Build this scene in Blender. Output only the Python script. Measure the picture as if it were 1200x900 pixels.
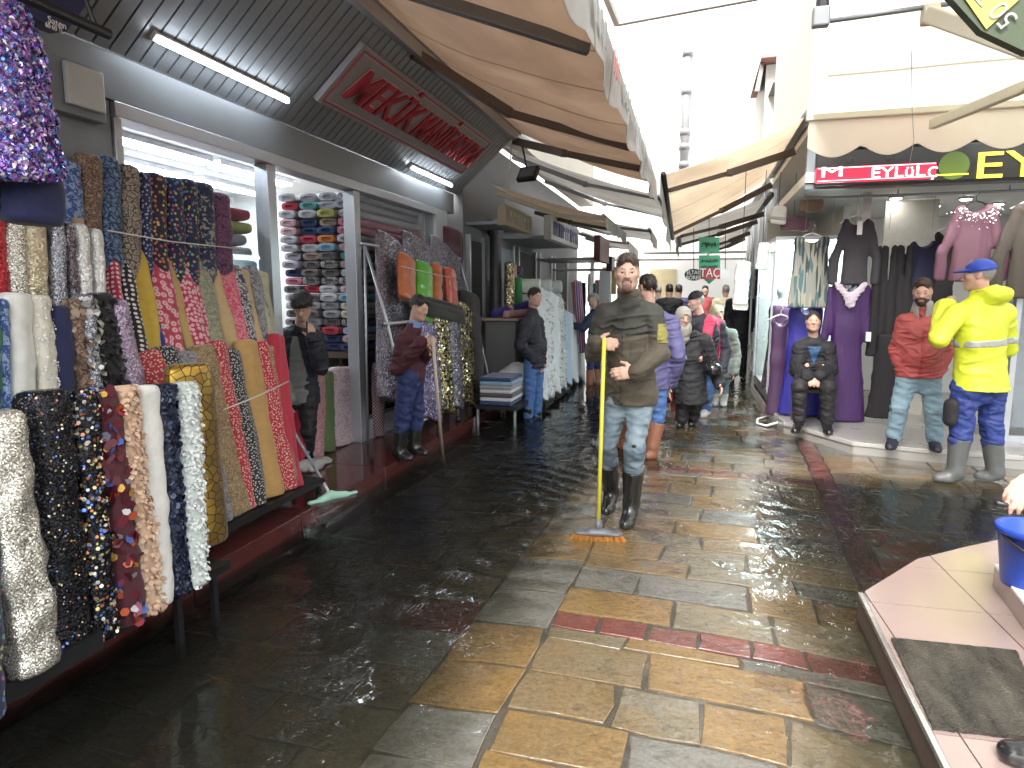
import bpy, math, random
import numpy as np
from mathutils import Vector, Matrix, noise as mnoise

for _o in list(bpy.data.objects): bpy.data.objects.remove(_o)
SC = bpy.context.scene
COL = SC.collection
rnd = random.Random(7)

# ------------------------------------------------------------------ camera
F, VX, VY, CH = 760.0, 815.0, 345.0, 1.52       # focal length (px of a 1200 px frame), street vanishing point, eye height
_p = math.atan((450 - VY) / F); _th = math.atan((VX - 600) * math.cos(_p) / F)
FW = np.array([-math.sin(_th) * math.cos(_p), math.cos(_th) * math.cos(_p), -math.sin(_p)])
RT = np.array([math.cos(_th), math.sin(_th), 0.0]); UP = np.cross(RT, FW); CAMP = np.array([0, 0, CH])
cd = bpy.data.cameras.new('camera'); cam = bpy.data.objects.new('camera', cd); COL.objects.link(cam)
cd.sensor_width = 36; cd.lens = F / 1200 * 36; cd.clip_start = 0.05; cd.clip_end = 2000
cam.matrix_world = Matrix(((RT[0], UP[0], -FW[0], 0), (RT[1], UP[1], -FW[1], 0), (RT[2], UP[2], -FW[2], CH), (0, 0, 0, 1)))
SC.camera = cam

# ------------------------------------------------------------------ sky, sun, exposure (bright overcast, exposed for the shade)
SUN_EL, SUN_ROT = math.radians(48), math.radians(195)
w = bpy.data.worlds.new('World'); SC.world = w; w.use_nodes = True
nt = w.node_tree; nt.nodes.clear()
sky = nt.nodes.new('ShaderNodeTexSky'); sky.sky_type = 'NISHITA'; sky.sun_disc = False
sky.sun_elevation = SUN_EL; sky.sun_rotation = SUN_ROT; sky.dust_density = 4; sky.air_density = 1.5
hs = nt.nodes.new('ShaderNodeHueSaturation'); hs.inputs['Saturation'].default_value = 0.22
bg = nt.nodes.new('ShaderNodeBackground'); bg.inputs['Strength'].default_value = 0.15
wo = nt.nodes.new('ShaderNodeOutputWorld')
nt.links.new(sky.outputs[0], hs.inputs['Color']); nt.links.new(hs.outputs[0], bg.inputs['Color']); nt.links.new(bg.outputs[0], wo.inputs['Surface'])
sl = bpy.data.lights.new('sun', 'SUN'); sl.energy = 1.4; sl.angle = math.radians(25); sl.color = (1, 0.97, 0.93)
sun = bpy.data.objects.new('sun', sl); COL.objects.link(sun)
_sd = Vector((math.sin(SUN_ROT) * math.cos(SUN_EL), math.cos(SUN_ROT) * math.cos(SUN_EL), math.sin(SUN_EL)))
sun.rotation_euler = _sd.to_track_quat('Z', 'Y').to_euler()
vs = SC.view_settings; vs.view_transform = 'Standard'; vs.look = 'None'; vs.gamma = 1; vs.use_curve_mapping = False
vs.exposure = 1.9
SC.render.engine = 'CYCLES'
SC.cycles.max_bounces = 6; SC.cycles.transparent_max_bounces = 10; SC.cycles.sample_clamp_indirect = 6
SC.cycles.caustics_reflective = False; SC.cycles.caustics_refractive = False

# ------------------------------------------------------------------ pixel -> place
def V(*a): return np.array(a, float)
def ray(u, v): return FW + RT * ((u - 600) / F) + UP * ((450 - v) / F)
def gz(u, v, z=0.0): r = ray(u, v); return CAMP + r * ((z - CH) / r[2])
def gx(u, v, x): r = ray(u, v); return CAMP + r * (x / r[0])
def gy(u, v, y): r = ray(u, v); return CAMP + r * (y / r[1])
def nrm(a): a = np.asarray(a, float); return a / (np.linalg.norm(a) + 1e-12)

# ------------------------------------------------------------------ materials
MATS = {}
class NT:
    def __init__(s, name):
        s.m = bpy.data.materials.new(name); s.m.use_nodes = True; s.t = s.m.node_tree; s.t.nodes.clear()
        s.out = s.n('OutputMaterial'); MATS[name] = s.m
    def n(s, typ, **kw):
        nd = s.t.nodes.new('ShaderNode' + typ)
        for k, v in kw.items(): setattr(nd, k, v)
        return nd
    def l(s, a, b): s.t.links.new(a, b)
    def coord(s, kind='Object', scale=(1, 1, 1), rot=(0, 0, 0)):
        c = s.n('TexCoord'); mp = s.n('Mapping'); mp.inputs['Scale'].default_value = scale; mp.inputs['Rotation'].default_value = rot
        s.l(c.outputs[kind], mp.inputs['Vector']); return mp.outputs[0]
    def noise(s, vec, scale, detail=4, rough=.55, dist=0):
        n = s.n('TexNoise'); n.inputs['Scale'].default_value = scale; n.inputs['Detail'].default_value = detail
        n.inputs['Roughness'].default_value = rough; n.inputs['Distortion'].default_value = dist
        if vec is not None: s.l(vec, n.inputs['Vector'])
        return n
    def vor(s, vec, scale, feature='F1', rand=1.0, dim='3D'):
        n = s.n('TexVoronoi', feature=feature, voronoi_dimensions=dim); n.inputs['Scale'].default_value = scale; n.inputs['Randomness'].default_value = rand
        if vec is not None: s.l(vec, n.inputs['Vector'])
        return n
    def ramp(s, fac, stops, interp='LINEAR'):
        r = s.n('ValToRGB'); e = r.color_ramp; e.interpolation = interp
        while len(e.elements) > 1: e.elements.remove(e.elements[-1])
        e.elements[0].position = stops[0][0]; e.elements[0].color = (*stops[0][1], 1)
        for p, c in stops[1:]:
            x = e.elements.new(p); x.color = (*c, 1)
        s.l(fac, r.inputs[0]); return r.outputs[0]
    def mix(s, fac, a, b, typ='MIX'):
        m = s.n('MixRGB', blend_type=typ)
        for v, i in ((fac, 0), (a, 1), (b, 2)):
            if isinstance(v, (int, float)): m.inputs[i].default_value = v
            elif isinstance(v, tuple): m.inputs[i].default_value = (*v, 1)
            else: s.l(v, m.inputs[i])
        return m.outputs[0]
    def math(s, op, a, b=0.0):
        m = s.n('Math', operation=op)
        for v, i in ((a, 0), (b, 1)):
            if isinstance(v, (int, float)): m.inputs[i].default_value = v
            else: s.l(v, m.inputs[i])
        return m.outputs[0]
    def bump(s, h, strength=.3, dist=.01, normal=None):
        b = s.n('Bump'); b.inputs['Strength'].default_value = strength; b.inputs['Distance'].default_value = dist; s.l(h, b.inputs['Height'])
        if normal is not None: s.l(normal, b.inputs['Normal'])
        return b.outputs[0]
    def pbr(s, col, rough=.5, metal=0.0, normal=None, spec=.5, coat=0, trans=0, emit=None, estr=0, sheen=0, sss=0, alpha=None):
        b = s.n('BsdfPrincipled')
        def st(k, v):
            if isinstance(v, (int, float)): b.inputs[k].default_value = v
            elif isinstance(v, tuple): b.inputs[k].default_value = (*v, 1)
            else: s.l(v, b.inputs[k])
        st('Base Color', col); st('Roughness', rough); st('Metallic', metal); st('Specular IOR Level', spec)
        if coat: st('Coat Weight', coat); b.inputs['Coat Roughness'].default_value = .08
        if trans: st('Transmission Weight', trans)
        if sheen: st('Sheen Weight', sheen)
        if sss: st('Subsurface Weight', sss); b.inputs['Subsurface Radius'].default_value = (.012, .005, .003)
        if emit is not None: st('Emission Color', emit); st('Emission Strength', estr)
        if alpha is not None: st('Alpha', alpha)
        if normal is not None: s.l(normal, b.inputs['Normal'])
        s.l(b.outputs[0], s.out.inputs[0]); return b

def mat(name, col, rough=.6, metal=0.0, var=.18, vs=6, bump=.15, bs=60, spec=.5, coat=0, sheen=0, sss=0, stretch=(1, 1, 1)):
    if name in MATS: return MATS[name]
    t = NT(name); v = t.coord('Object', stretch)
    n1 = t.noise(v, vs, 5); c = t.mix(n1.outputs[0], tuple(max(0, x * (1 - var)) for x in col), tuple(min(1, x * (1 + var)) for x in col))
    n2 = t.noise(v, bs, 3); r = t.math('ADD', t.math('MULTIPLY', n1.outputs[0], .2), rough - .1)
    t.pbr(c, r, metal, t.bump(n2.outputs[0], bump, .004) if bump else None, spec, coat, sheen=sheen, sss=sss)
    return t.m

def emis(name, col, s):
    if name in MATS: return MATS[name]
    t = NT(name); t.pbr(col, .4, emit=col, estr=s); return t.m

def cloth(name, kind, cols, scale=30, rough=.75, metal=0.0, sheen=.2):
    """fabric; UV is in metres (u across the bolt, v along it)"""
    if name in MATS: return MATS[name]
    t = NT(name); uv = t.coord('UV'); ob = t.coord('Object')
    c = cols; nb = t.noise(ob, 25, 3)
    met = metal; rg = rough
    normal = t.bump(t.noise(ob, 220, 2).outputs[0], .25, .002, )
    if kind == 'plain':
        col = t.mix(nb.outputs[0], tuple(x * .8 for x in c[0]), tuple(min(1, x * 1.15) for x in c[0]))
    elif kind == 'dots':
        v = t.vor(uv, scale, 'F1', .25, '2D'); col = t.ramp(v.outputs['Distance'], [(0, c[1]), (.3, c[0])], 'CONSTANT')
    elif kind == 'flower':
        v = t.vor(uv, scale, 'F1', .7, '2D'); col = t.ramp(v.outputs['Distance'], [(0, c[2]), (.12, c[1]), (.36, c[0]), (.6, tuple(x * .75 for x in c[0]))], 'CONSTANT')
    elif kind == 'confetti':
        v = t.vor(uv, scale, 'F1', 1, '2D'); rc = t.ramp(t.math('FRACT', t.math('MULTIPLY', v.outputs['Color'], 7.3)), [(i / max(1, len(c) - 1), c[1 + i]) for i in range(len(c) - 1)], 'CONSTANT')
        col = t.mix(t.ramp(v.outputs['Distance'], [(0, (1, 1, 1)), (.26, (0, 0, 0))], 'CONSTANT'), c[0], rc)
    elif kind == 'floral':
        n = t.noise(uv, scale, 3, .6, 1.2); k = len(c)
        st = [(0, c[0])] + [(.36 + .3 * i / (k - 1), c[i]) for i in range(1, k)]
        col = t.ramp(n.outputs[0], st, 'CONSTANT')
    elif kind == 'leopard':
        dv = t.mix(.06, uv, t.noise(uv, scale * .8, 2).outputs['Color'])
        v = t.vor(dv, scale, 'DISTANCE_TO_EDGE', 1, '2D'); col = t.ramp(v.outputs['Distance'], [(0, c[1]), (.12, c[0]), (.33, c[2] if len(c) > 2 else c[0])], 'CONSTANT')
    elif kind == 'mosaic':
        v = t.vor(uv, scale, 'DISTANCE_TO_EDGE', 1, '2D'); v2 = t.vor(uv, scale, 'F1', 1, '2D')
        cc = t.mix(t.n('SeparateColor').outputs[0], c[0], c[2]) if False else t.ramp(v2.outputs['Color'], [(0, c[0]), (1, c[2])])
        msk = t.ramp(v.outputs['Distance'], [(0, (0, 0, 0)), (.055, (1, 1, 1))], 'CONSTANT'); col = t.mix(msk, c[1], cc)
        met = t.math('MULTIPLY', msk, metal); normal = t.bump(msk, .5, .002)
    elif kind == 'gingham':
        ch = t.n('TexChecker'); ch.inputs['Scale'].default_value = scale; t.l(uv, ch.inputs['Vector']); col = t.mix(ch.outputs['Fac'], c[0], c[1])
    elif kind == 'stripe':
        wv = t.n('TexWave', bands_direction='X'); wv.inputs['Scale'].default_value = scale; wv.inputs['Distortion'].default_value = .6; t.l(uv, wv.inputs['Vector'])
        k = len(c); col = t.ramp(wv.outputs[0], [(i / k, c[i]) for i in range(k)], 'CONSTANT')
    elif kind == 'sequin':
        v = t.vor(uv, scale, 'F1', .8, '2D'); g = t.n('NewGeometry')
        d = t.n('VectorMath', operation='SUBTRACT'); t.l(v.outputs['Color'], d.inputs[0]); d.inputs[1].default_value = (.5, .5, .5)
        sc = t.n('VectorMath', operation='SCALE'); t.l(d.outputs[0], sc.inputs[0]); sc.inputs['Scale'].default_value = .75
        ad = t.n('VectorMath', operation='ADD'); t.l(g.outputs['Normal'], ad.inputs[0]); t.l(sc.outputs[0], ad.inputs[1])
        nn = t.n('VectorMath', operation='NORMALIZE'); t.l(ad.outputs[0], nn.inputs[0]); normal = nn.outputs[0]
        col = t.ramp(t.math('FRACT', t.math('MULTIPLY', v.outputs['Color'], 5.1)), [(i / max(1, len(c) - 1) if len(c) > 1 else 0, c[i]) for i in range(len(c))])
        rg = min(rough, .28)
    t.pbr(col, rg, met, normal, .4, sheen=sheen if kind != 'sequin' else 0)
    return t.m

def island(name, cols, rough=.25, metal=.6, sss=0):
    """one colour per loose piece (sequins, petals)"""
    if name in MATS: return MATS[name]
    t = NT(name); g = t.n('NewGeometry'); k = len(cols)
    col = t.ramp(g.outputs['Random Per Island'], [(i / k, cols[i]) for i in range(k)], 'CONSTANT')
    t.pbr(col, rough, metal); return t.m

# ------------------------------------------------------------------ mesh helpers
def link(o, parent=None):
    COL.objects.link(o)
    if parent is not None: o.parent = parent
    return o
def tag(o, label=None, cat=None, group=None, kind=None):
    if label: o['label'] = label
    if cat: o['category'] = cat
    if group: o['group'] = group
    if kind: o['kind'] = kind
    return o
def emp(name, loc, label, cat, group=None):
    o = bpy.data.objects.new(name, None); o.location = tuple(float(x) for x in loc); o.empty_display_size = .1
    COL.objects.link(o); return tag(o, label, cat, group)
def ploc(parent):
    L = np.zeros(3)
    while parent is not None: L += np.array(parent.location); parent = parent.parent
    return L
def me(name, verts, faces, m, parent=None, smooth=False, uv=None, org=None):
    """verts in world space; with a parent (unrotated) they are stored relative to it. org = own origin"""
    verts = np.asarray(verts, float).reshape(-1, 3)
    base = ploc(parent) if parent is not None else np.zeros(3)
    o0 = np.asarray(org, float) if org is not None else (base if parent is not None else np.array([*verts[:, :2].mean(0), verts[:, 2].min()]))
    d = bpy.data.meshes.new(name); d.from_pydata((verts - o0).tolist(), [], [list(map(int, f)) for f in faces]); d.update()
    if smooth: d.polygons.foreach_set('use_smooth', [True] * len(d.polygons))
    if uv is not None:
        lay = d.uv_layers.new(name='UVMap'); li = np.empty(len(d.loops), np.int32); d.loops.foreach_get('vertex_index', li)
        lay.data.foreach_set('uv', np.asarray(uv, np.float32)[li].ravel())
    d.materials.append(m)
    o = bpy.data.objects.new(name, d); o.location = tuple(o0 - base); link(o, parent); return o
class MB:
    def __init__(s): s.v = []; s.f = []
    def add(s, vs, fs):
        b = len(s.v); s.v += [tuple(map(float, x)) for x in vs]; s.f += [tuple(i + b for i in f) for f in fs]; return s
    def box(s, lo, hi, R=None, c=None):
        x0, y0, z0 = lo; x1, y1, z1 = hi
        vs = [(x, y, z) for z in (z0, z1) for x, y in ((x0, y0), (x1, y0), (x1, y1), (x0, y1))]
        if R is not None: c = np.asarray(c, float); vs = [c + R @ (np.array(q) - c) for q in vs]
        return s.add(vs, [(3, 2, 1, 0), (4, 5, 6, 7), (0, 1, 5, 4), (1, 2, 6, 5), (2, 3, 7, 6), (3, 0, 4, 7)])
    def bar(s, a, b, w, h, up=(0, 0, 1)):
        a = np.asarray(a, float); b = np.asarray(b, float); d = nrm(b - a); u = np.asarray(up, float)
        if abs(d @ u) > .98: u = np.array([1., 0, 0])
        x = nrm(np.cross(d, u)); y = np.cross(x, d)
        vs = [p + x * sx * w / 2 + y * sy * h / 2 for p in (a, b) for sx, sy in ((-1, -1), (1, -1), (1, 1), (-1, 1))]
        return s.add(vs, [(0, 1, 2, 3), (7, 6, 5, 4), (0, 4, 5, 1), (1, 5, 6, 2), (2, 6, 7, 3), (3, 7, 4, 0)])
    def tube(s, pts, r, seg=8, cap=True):
        pts = [np.asarray(p, float) for p in pts]; n = len(pts); rr = r if hasattr(r, '__len__') else [r] * n
        ref = None; vs = []
        for i, p in enumerate(pts):
            d = nrm(pts[min(i + 1, n - 1)] - pts[max(i - 1, 0)])
            if ref is None: ref = np.array([0, 0, 1.]) if abs(d[2]) < .9 else np.array([1., 0, 0])
            x = nrm(np.cross(d, ref)); y = np.cross(x, d); ref = y
            vs += [p + rr[i] * (math.cos(t) * x + math.sin(t) * y) for t in np.linspace(0, 2 * math.pi, seg, endpoint=False)]
        fs = [(i * seg + j, i * seg + (j + 1) % seg, (i + 1) * seg + (j + 1) % seg, (i + 1) * seg + j) for i in range(n - 1) for j in range(seg)]
        if cap: fs += [tuple(range(seg - 1, -1, -1)), tuple((n - 1) * seg + j for j in range(seg))]
        return s.add(vs, fs)
    def lathe(s, c, prof, seg=20, sx=1, sy=1, cap=True):
        c = np.asarray(c, float); n = len(prof)
        vs = [c + np.array([r * math.cos(t) * sx, r * math.sin(t) * sy, z]) for r, z in prof for t in np.linspace(0, 2 * math.pi, seg, endpoint=False)]
        fs = [(i * seg + j, i * seg + (j + 1) % seg, (i + 1) * seg + (j + 1) % seg, (i + 1) * seg + j) for i in range(n - 1) for j in range(seg)]
        if cap: fs += [tuple(range(seg - 1, -1, -1)), tuple((n - 1) * seg + j for j in range(seg))]
        return s.add(vs, fs)
    def prism(s, poly, z0, z1):
        n = len(poly); vs = [(x, y, z0) for x, y in poly] + [(x, y, z1) for x, y in poly]
        return s.add(vs, [tuple(range(n - 1, -1, -1)), tuple(range(n, 2 * n))] + [(i, (i + 1) % n, n + (i + 1) % n, n + i) for i in range(n)])
    def build(s, name, m, parent=None, smooth=False, bevel=0, org=None):
        o = me(name, s.v, s.f, m, parent, smooth, org=org)
        if bevel:
            b = o.modifiers.new('bevel', 'BEVEL'); b.width = bevel; b.segments = 2; b.limit_method = 'ANGLE'
        return o
def boxo(name, lo, hi, m, parent=None, bevel=0): return MB().box(lo, hi).build(name, m, parent, bevel=bevel)
def copy_tree(o, parent=None):
    c = o.copy(); COL.objects.link(c); c.parent = parent
    for ch in o.children: copy_tree(ch, c)
    return c
def text(name, body, size, origin, xdir, ydir, m, parent, ext=.008, align='CENTER', width=None, shear=0, fat=0):
    cu = bpy.data.curves.new(name, 'FONT'); cu.body = body; cu.size = size; cu.extrude = ext; cu.align_x = align; cu.align_y = 'CENTER'; cu.shear = shear; cu.offset = fat
    tmp = bpy.data.objects.new(name, cu); COL.objects.link(tmp)
    dg = bpy.context.evaluated_depsgraph_get(); d = bpy.data.meshes.new_from_object(tmp.evaluated_get(dg)); d.name = name
    bpy.data.objects.remove(tmp)
    x = nrm(xdir); z = nrm(np.cross(x, nrm(ydir))); y = np.cross(z, x)
    co = np.empty(len(d.vertices) * 3, np.float32); d.vertices.foreach_get('co', co); co = co.reshape(-1, 3)
    if width: co[:, 0] *= width / (co[:, 0].max() - co[:, 0].min())
    W = np.asarray(origin, float) + co[:, :1] * x + co[:, 1:2] * y + co[:, 2:] * z - (ploc(parent) if parent else 0)
    d.vertices.foreach_set('co', W.astype(np.float32).ravel()); d.update(); d.materials.clear(); d.materials.append(m)
    o = bpy.data.objects.new(name, d); link(o, parent); return o
# ------------------------------------------------------------------ smooth bodies: signed distance fields + surface nets
def _noise(X, Y, Z, f, seed, n=5):
    r = np.random.RandomState(seed); out = 0
    for i in range(n):
        k = r.normal(size=3); k = k / np.linalg.norm(k) * f * r.uniform(.6, 1.6); ph = r.uniform(0, 6.28)
        a = (k[0] * X + ph).astype(np.float32); b = (k[1] * Y).astype(np.float32); c = (k[2] * Z).astype(np.float32)
        out = out + np.sin(a + b + c + (0.0 if i == 0 else out * .8))
    return out / n
LAST = [None, None]
class Fd:
    def __init__(s): s.ops = []; s.cuts = []; s.nz = []
    def cone(s, a, b, ra, rb, k=.02, ax=None, sc=1.0, sub=False):
        s.ops.append(('c', np.asarray(a, float), np.asarray(b, float), ra, rb, k, None if ax is None else np.asarray(ax, float), sc, sub)); return s
    def ell(s, c, r, R=None, k=.02, sub=False):
        s.ops.append(('e', np.asarray(c, float), np.asarray(r, float) * np.ones(3), np.eye(3) if R is None else np.asarray(R, float), k, sub)); return s
    def cut(s, n, p): n = nrm(n); s.cuts.append((n, float(n @ np.asarray(p, float)))); return s       # keep the side against n
    def noise(s, amp, f, seed=0, st=(1, 1, 1)): s.nz.append((amp, f, seed, st)); return s
    def copy(s): q = Fd(); q.ops = list(s.ops); q.cuts = list(s.cuts); q.nz = list(s.nz); return q
    def bbox(s, op, pad):
        if op[0] == 'c':
            _, a, b, ra, rb = op[:5]; return np.minimum(a - ra, b - rb) - pad, np.maximum(a + ra, b + rb) + pad
        r = np.abs(op[3].T) @ op[2] if False else np.ones(3) * op[2].max(); return op[1] - r - pad, op[1] + r + pad
    def grid(s, vox, lo=None, hi=None, infl=0.0):
        bb = [s.bbox(o, 3 * vox + infl) for o in s.ops if not o[-1]]
        L = np.min([b[0] for b in bb], 0); H = np.max([b[1] for b in bb], 0)
        for n, c in s.cuts:
            i = int(np.argmax(np.abs(n)))
            if abs(n[i]) > .999:
                if n[i] > 0: H[i] = min(H[i], c + 3 * vox)
                else: L[i] = max(L[i], -c - 3 * vox)
        if lo is not None: L = np.maximum(L, lo)
        if hi is not None: H = np.minimum(H, hi)
        N = np.maximum(np.ceil((H - L) / vox).astype(int) + 1, 4)
        ax = [L[i] + vox * np.arange(N[i]) for i in range(3)]
        G = np.full(N, .25, np.float32)
        for o in s.ops:
            k = o[4] if o[0] == 'e' else o[5]
            b0, b1 = s.bbox(o, k + 3 * vox + infl)
            i0 = np.clip(np.floor((b0 - L) / vox).astype(int), 0, N); i1 = np.clip(np.ceil((b1 - L) / vox).astype(int) + 1, 0, N)
            if np.any(i1 - i0 <= 0): continue
            sl_ = tuple(slice(i0[q], i1[q]) for q in range(3))
            X = ax[0][sl_[0]][:, None, None].astype(np.float32); Y = ax[1][sl_[1]][None, :, None].astype(np.float32); Z = ax[2][sl_[2]][None, None, :].astype(np.float32)
            if o[0] == 'c':
                _, a, b, ra, rb, k, dx, sc, sub = o
                px, py, pz = X - a[0], Y - a[1], Z - a[2]; ba = b - a
                if dx is not None:
                    dd = (px * dx[0] + py * dx[1] + pz * dx[2]) * (1 / sc - 1); px = px + dd * dx[0]; py = py + dd * dx[1]; pz = pz + dd * dx[2]
                    ba = ba + (ba @ dx) * (1 / sc - 1) * dx
                t = np.clip((px * ba[0] + py * ba[1] + pz * ba[2]) / (ba @ ba + 1e-12), 0, 1)
                d = np.sqrt((px - t * ba[0]) ** 2 + (py - t * ba[1]) ** 2 + (pz - t * ba[2]) ** 2) - (ra + t * (rb - ra))
                if dx is not None: d = d * (sc + 1) / 2
            else:
                _, c, r, R, k, sub = o
                px, py, pz = X - c[0], Y - c[1], Z - c[2]
                q = [px * R[0, i] + py * R[1, i] + pz * R[2, i] for i in range(3)]      # columns of R are the axes
                k0 = np.sqrt(sum((q[i] / r[i]) ** 2 for i in range(3))) + 1e-9; k1 = np.sqrt(sum((q[i] / r[i] ** 2) ** 2 for i in range(3))) + 1e-9
                d = k0 * (k0 - 1) / k1
            g = G[sl_]
            if not sub:
                h = np.maximum(k - np.abs(g - d), 0) / max(k, 1e-6); G[sl_] = np.minimum(g, d) - h * h * k * .25
            else:
                d = -d; h = np.maximum(k - np.abs(g - d), 0) / max(k, 1e-6); G[sl_] = np.maximum(g, d) + h * h * k * .25
        X, Y, Z = (ax[0][:, None, None], ax[1][None, :, None], ax[2][None, None, :])
        if infl: G -= infl
        for amp, f, seed, st in s.nz:
            nz = _noise(X * st[0], Y * st[1], Z * st[2], f, abs(seed))
            if seed < 0: nz = 2.2 * np.abs(nz) - .6          # sharp creases
            G += (amp * nz).astype(np.float32)
        for n, c in s.cuts: G = np.maximum(G, (n[0] * X + n[1] * Y + n[2] * Z - c).astype(np.float32))
        return G, L
    def mesh(s, name, vox, m, parent, infl=0.0, lo=None, hi=None, org=None):
        G, L = s.grid(vox, lo, hi, infl)
        v, q = surface_nets(G, L, vox); LAST[:] = [v, q]
        return npmesh(name, v, q, m, parent, org)
def surface_nets(G, L, vox):
    G = np.pad(G, 1, constant_values=.25); L = L - vox
    S = G < 0; n0, n1, n2 = G.shape
    cnt = np.zeros((n0 - 1, n1 - 1, n2 - 1), np.int8)
    for i in (0, 1):
        for j in (0, 1):
            for k in (0, 1): cnt += S[i:n0 - 1 + i, j:n1 - 1 + j, k:n2 - 1 + k]
    ci = np.argwhere((cnt > 0) & (cnt < 8))
    if not len(ci): return np.zeros((0, 3)), np.zeros((0, 4), int)
    idx = np.full(cnt.shape, -1, np.int32); idx[tuple(ci.T)] = np.arange(len(ci))
    acc = np.zeros((len(ci), 3)); num = np.zeros(len(ci))
    crn = [(0, 0, 0), (1, 0, 0), (0, 1, 0), (1, 1, 0), (0, 0, 1), (1, 0, 1), (0, 1, 1), (1, 1, 1)]
    val = [G[ci[:, 0] + a, ci[:, 1] + b, ci[:, 2] + c] for a, b, c in crn]
    for a in range(8):
        for b in range(a + 1, 8):
            if sum(abs(crn[a][q] - crn[b][q]) for q in range(3)) != 1: continue
            va, vb = val[a], val[b]; mk = (va < 0) != (vb < 0); t = np.where(mk, va / np.where(mk, va - vb, 1), 0)
            for q in range(3): acc[:, q] += np.where(mk, crn[a][q] + t * (crn[b][q] - crn[a][q]), 0)
            num += mk
    vert = (ci + acc / num[:, None]) * vox + L
    quads = []
    for axn in range(3):
        a, b = [q for q in range(3) if q != axn]
        sl0 = [slice(None)] * 3; sl1 = [slice(None)] * 3; sl0[axn] = slice(0, -1); sl1[axn] = slice(1, None)
        e = np.argwhere(S[tuple(sl0)] != S[tuple(sl1)])
        e = e[(e[:, a] > 0) & (e[:, b] > 0) & (e[:, a] < G.shape[a] - 1) & (e[:, b] < G.shape[b] - 1)]
        def c(da, db):
            p = e.copy(); p[:, a] -= da; p[:, b] -= db; return idx[tuple(p.T)]
        q = np.stack([c(1, 1), c(0, 1), c(0, 0), c(1, 0)], 1)
        inside = S[tuple(e.T)]
        flip = inside if axn != 1 else ~inside
        q[~flip] = q[~flip][:, ::-1]
        quads.append(q)
    q = np.concatenate(quads); return vert, q[(q >= 0).all(1)]
def npmesh(name, v, q, m, parent, org=None):
    base = ploc(parent) if parent is not None else np.zeros(3)
    o0 = base if org is None else np.asarray(org, float)
    d = bpy.data.meshes.new(name); n = len(q)
    d.vertices.add(len(v)); d.vertices.foreach_set('co', (v - o0).astype(np.float32).ravel())
    d.loops.add(4 * n); d.loops.foreach_set('vertex_index', q.astype(np.int32).ravel())
    d.polygons.add(n); d.polygons.foreach_set('loop_start', np.arange(0, 4 * n, 4, dtype=np.int32))
    d.polygons.foreach_set('use_smooth', np.ones(n, bool)); d.update(calc_edges=True); d.validate()
    d.materials.append(m); o = bpy.data.objects.new(name, d); o.location = tuple(o0 - base); link(o, parent); return o

# ------------------------------------------------------------------ people
def rotz(a): c, s = math.cos(a), math.sin(a); return np.array([[c, -s, 0], [s, c, 0], [0, 0, 1.]])
def rotx(a): c, s = math.cos(a), math.sin(a); return np.array([[1, 0, 0], [0, c, -s], [0, s, c.real]])
def roty(a): c, s = math.cos(a), math.sin(a); return np.array([[c, 0, s], [0, 1, 0], [-s, 0, c]])
SKIN = mat('skin', (.52, .33, .25), .5, 0, .1, 18, .1, 180)
SKIN2 = mat('skin_ruddy', (.56, .33, .26), .5, 0, .1, 18, .1, 180)
EYEW = mat('eye_white', (.5, .47, .45), .15, 0, .05); IRIS = mat('iris', (.03, .02, .015), .1, 0, .05, bump=0)
LIP = mat('lips', (.42, .19, .17), .45, 0, .1)
def hair_mat(name, col):
    return mat(name, col, .45, 0, .35, 40, .5, 260, stretch=(1, 1, .3))
HAIR = {'black': hair_mat('hair_black', (.018, .015, .014)), 'brown': hair_mat('hair_brown', (.05, .032, .022)), 'grey': hair_mat('hair_grey', (.3, .29, .28)), 'dark': hair_mat('hair_dark', (.03, .022, .018)), 'stubble': hair_mat('stubble', (.15, .088, .062))}

def head_ops(f, c, R, s=1.0):
    def P(x, y, z): return c + R @ (np.array([x, y, z]) * s)
    def E(p, r, k=.015, sub=False): f.ell(P(*p), np.array(r) * s, R, k, sub)
    E((0, -.018, .028), (.074, .094, .092)); E((0, .022, -.035), (.060, .070, .088), .03)
    f.cone(P(.046, .0, -.06), P(.012, .066, -.096), .022 * s, .02 * s, .03); f.cone(P(-.046, .0, -.06), P(-.012, .066, -.096), .022 * s, .02 * s, .03)
    E((.040, .055, -.014), (.024, .024, .02), .03); E((-.040, .055, -.014), (.024, .024, .02), .03)
    f.cone(P(-.036, .076, .026), P(.036, .076, .026), .011 * s, .011 * s, .02)
    for q in (-1, 1): E((q * .031, .099, .004), (.019, .015, .0125), .012, True)
    for q in (-1, 1): f.cone(P(q * .017, .0865, .0115), P(q * .045, .078, .0095), .0062 * s, .0055 * s, .004); f.cone(P(q * .018, .084, -.0075), P(q * .043, .077, -.0065), .0045 * s, .004 * s, .004)
    f.cone(P(0, .086, .014), P(0, .109, -.026), .0075 * s, .0125 * s, .012)
    for q in (-1, 1): E((q * .012, .097, -.03), (.009, .010, .008), .008)
    E((0, .086, -.058), (.026, .012, .007), .008); E((0, .084, -.072), (.023, .012, .008), .008)
    f.cone(P(-.022, .101, -.0645), P(.022, .101, -.0645), .0025 * s, .0025 * s, .004, sub=True)
    for q in (-1, 1):
        E((q * .077, -.012, -.004), (.009, .020, .031), .008); E((q * .084, -.004, -.002), (.006, .010, .016), .006, True)
    return P
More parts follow.
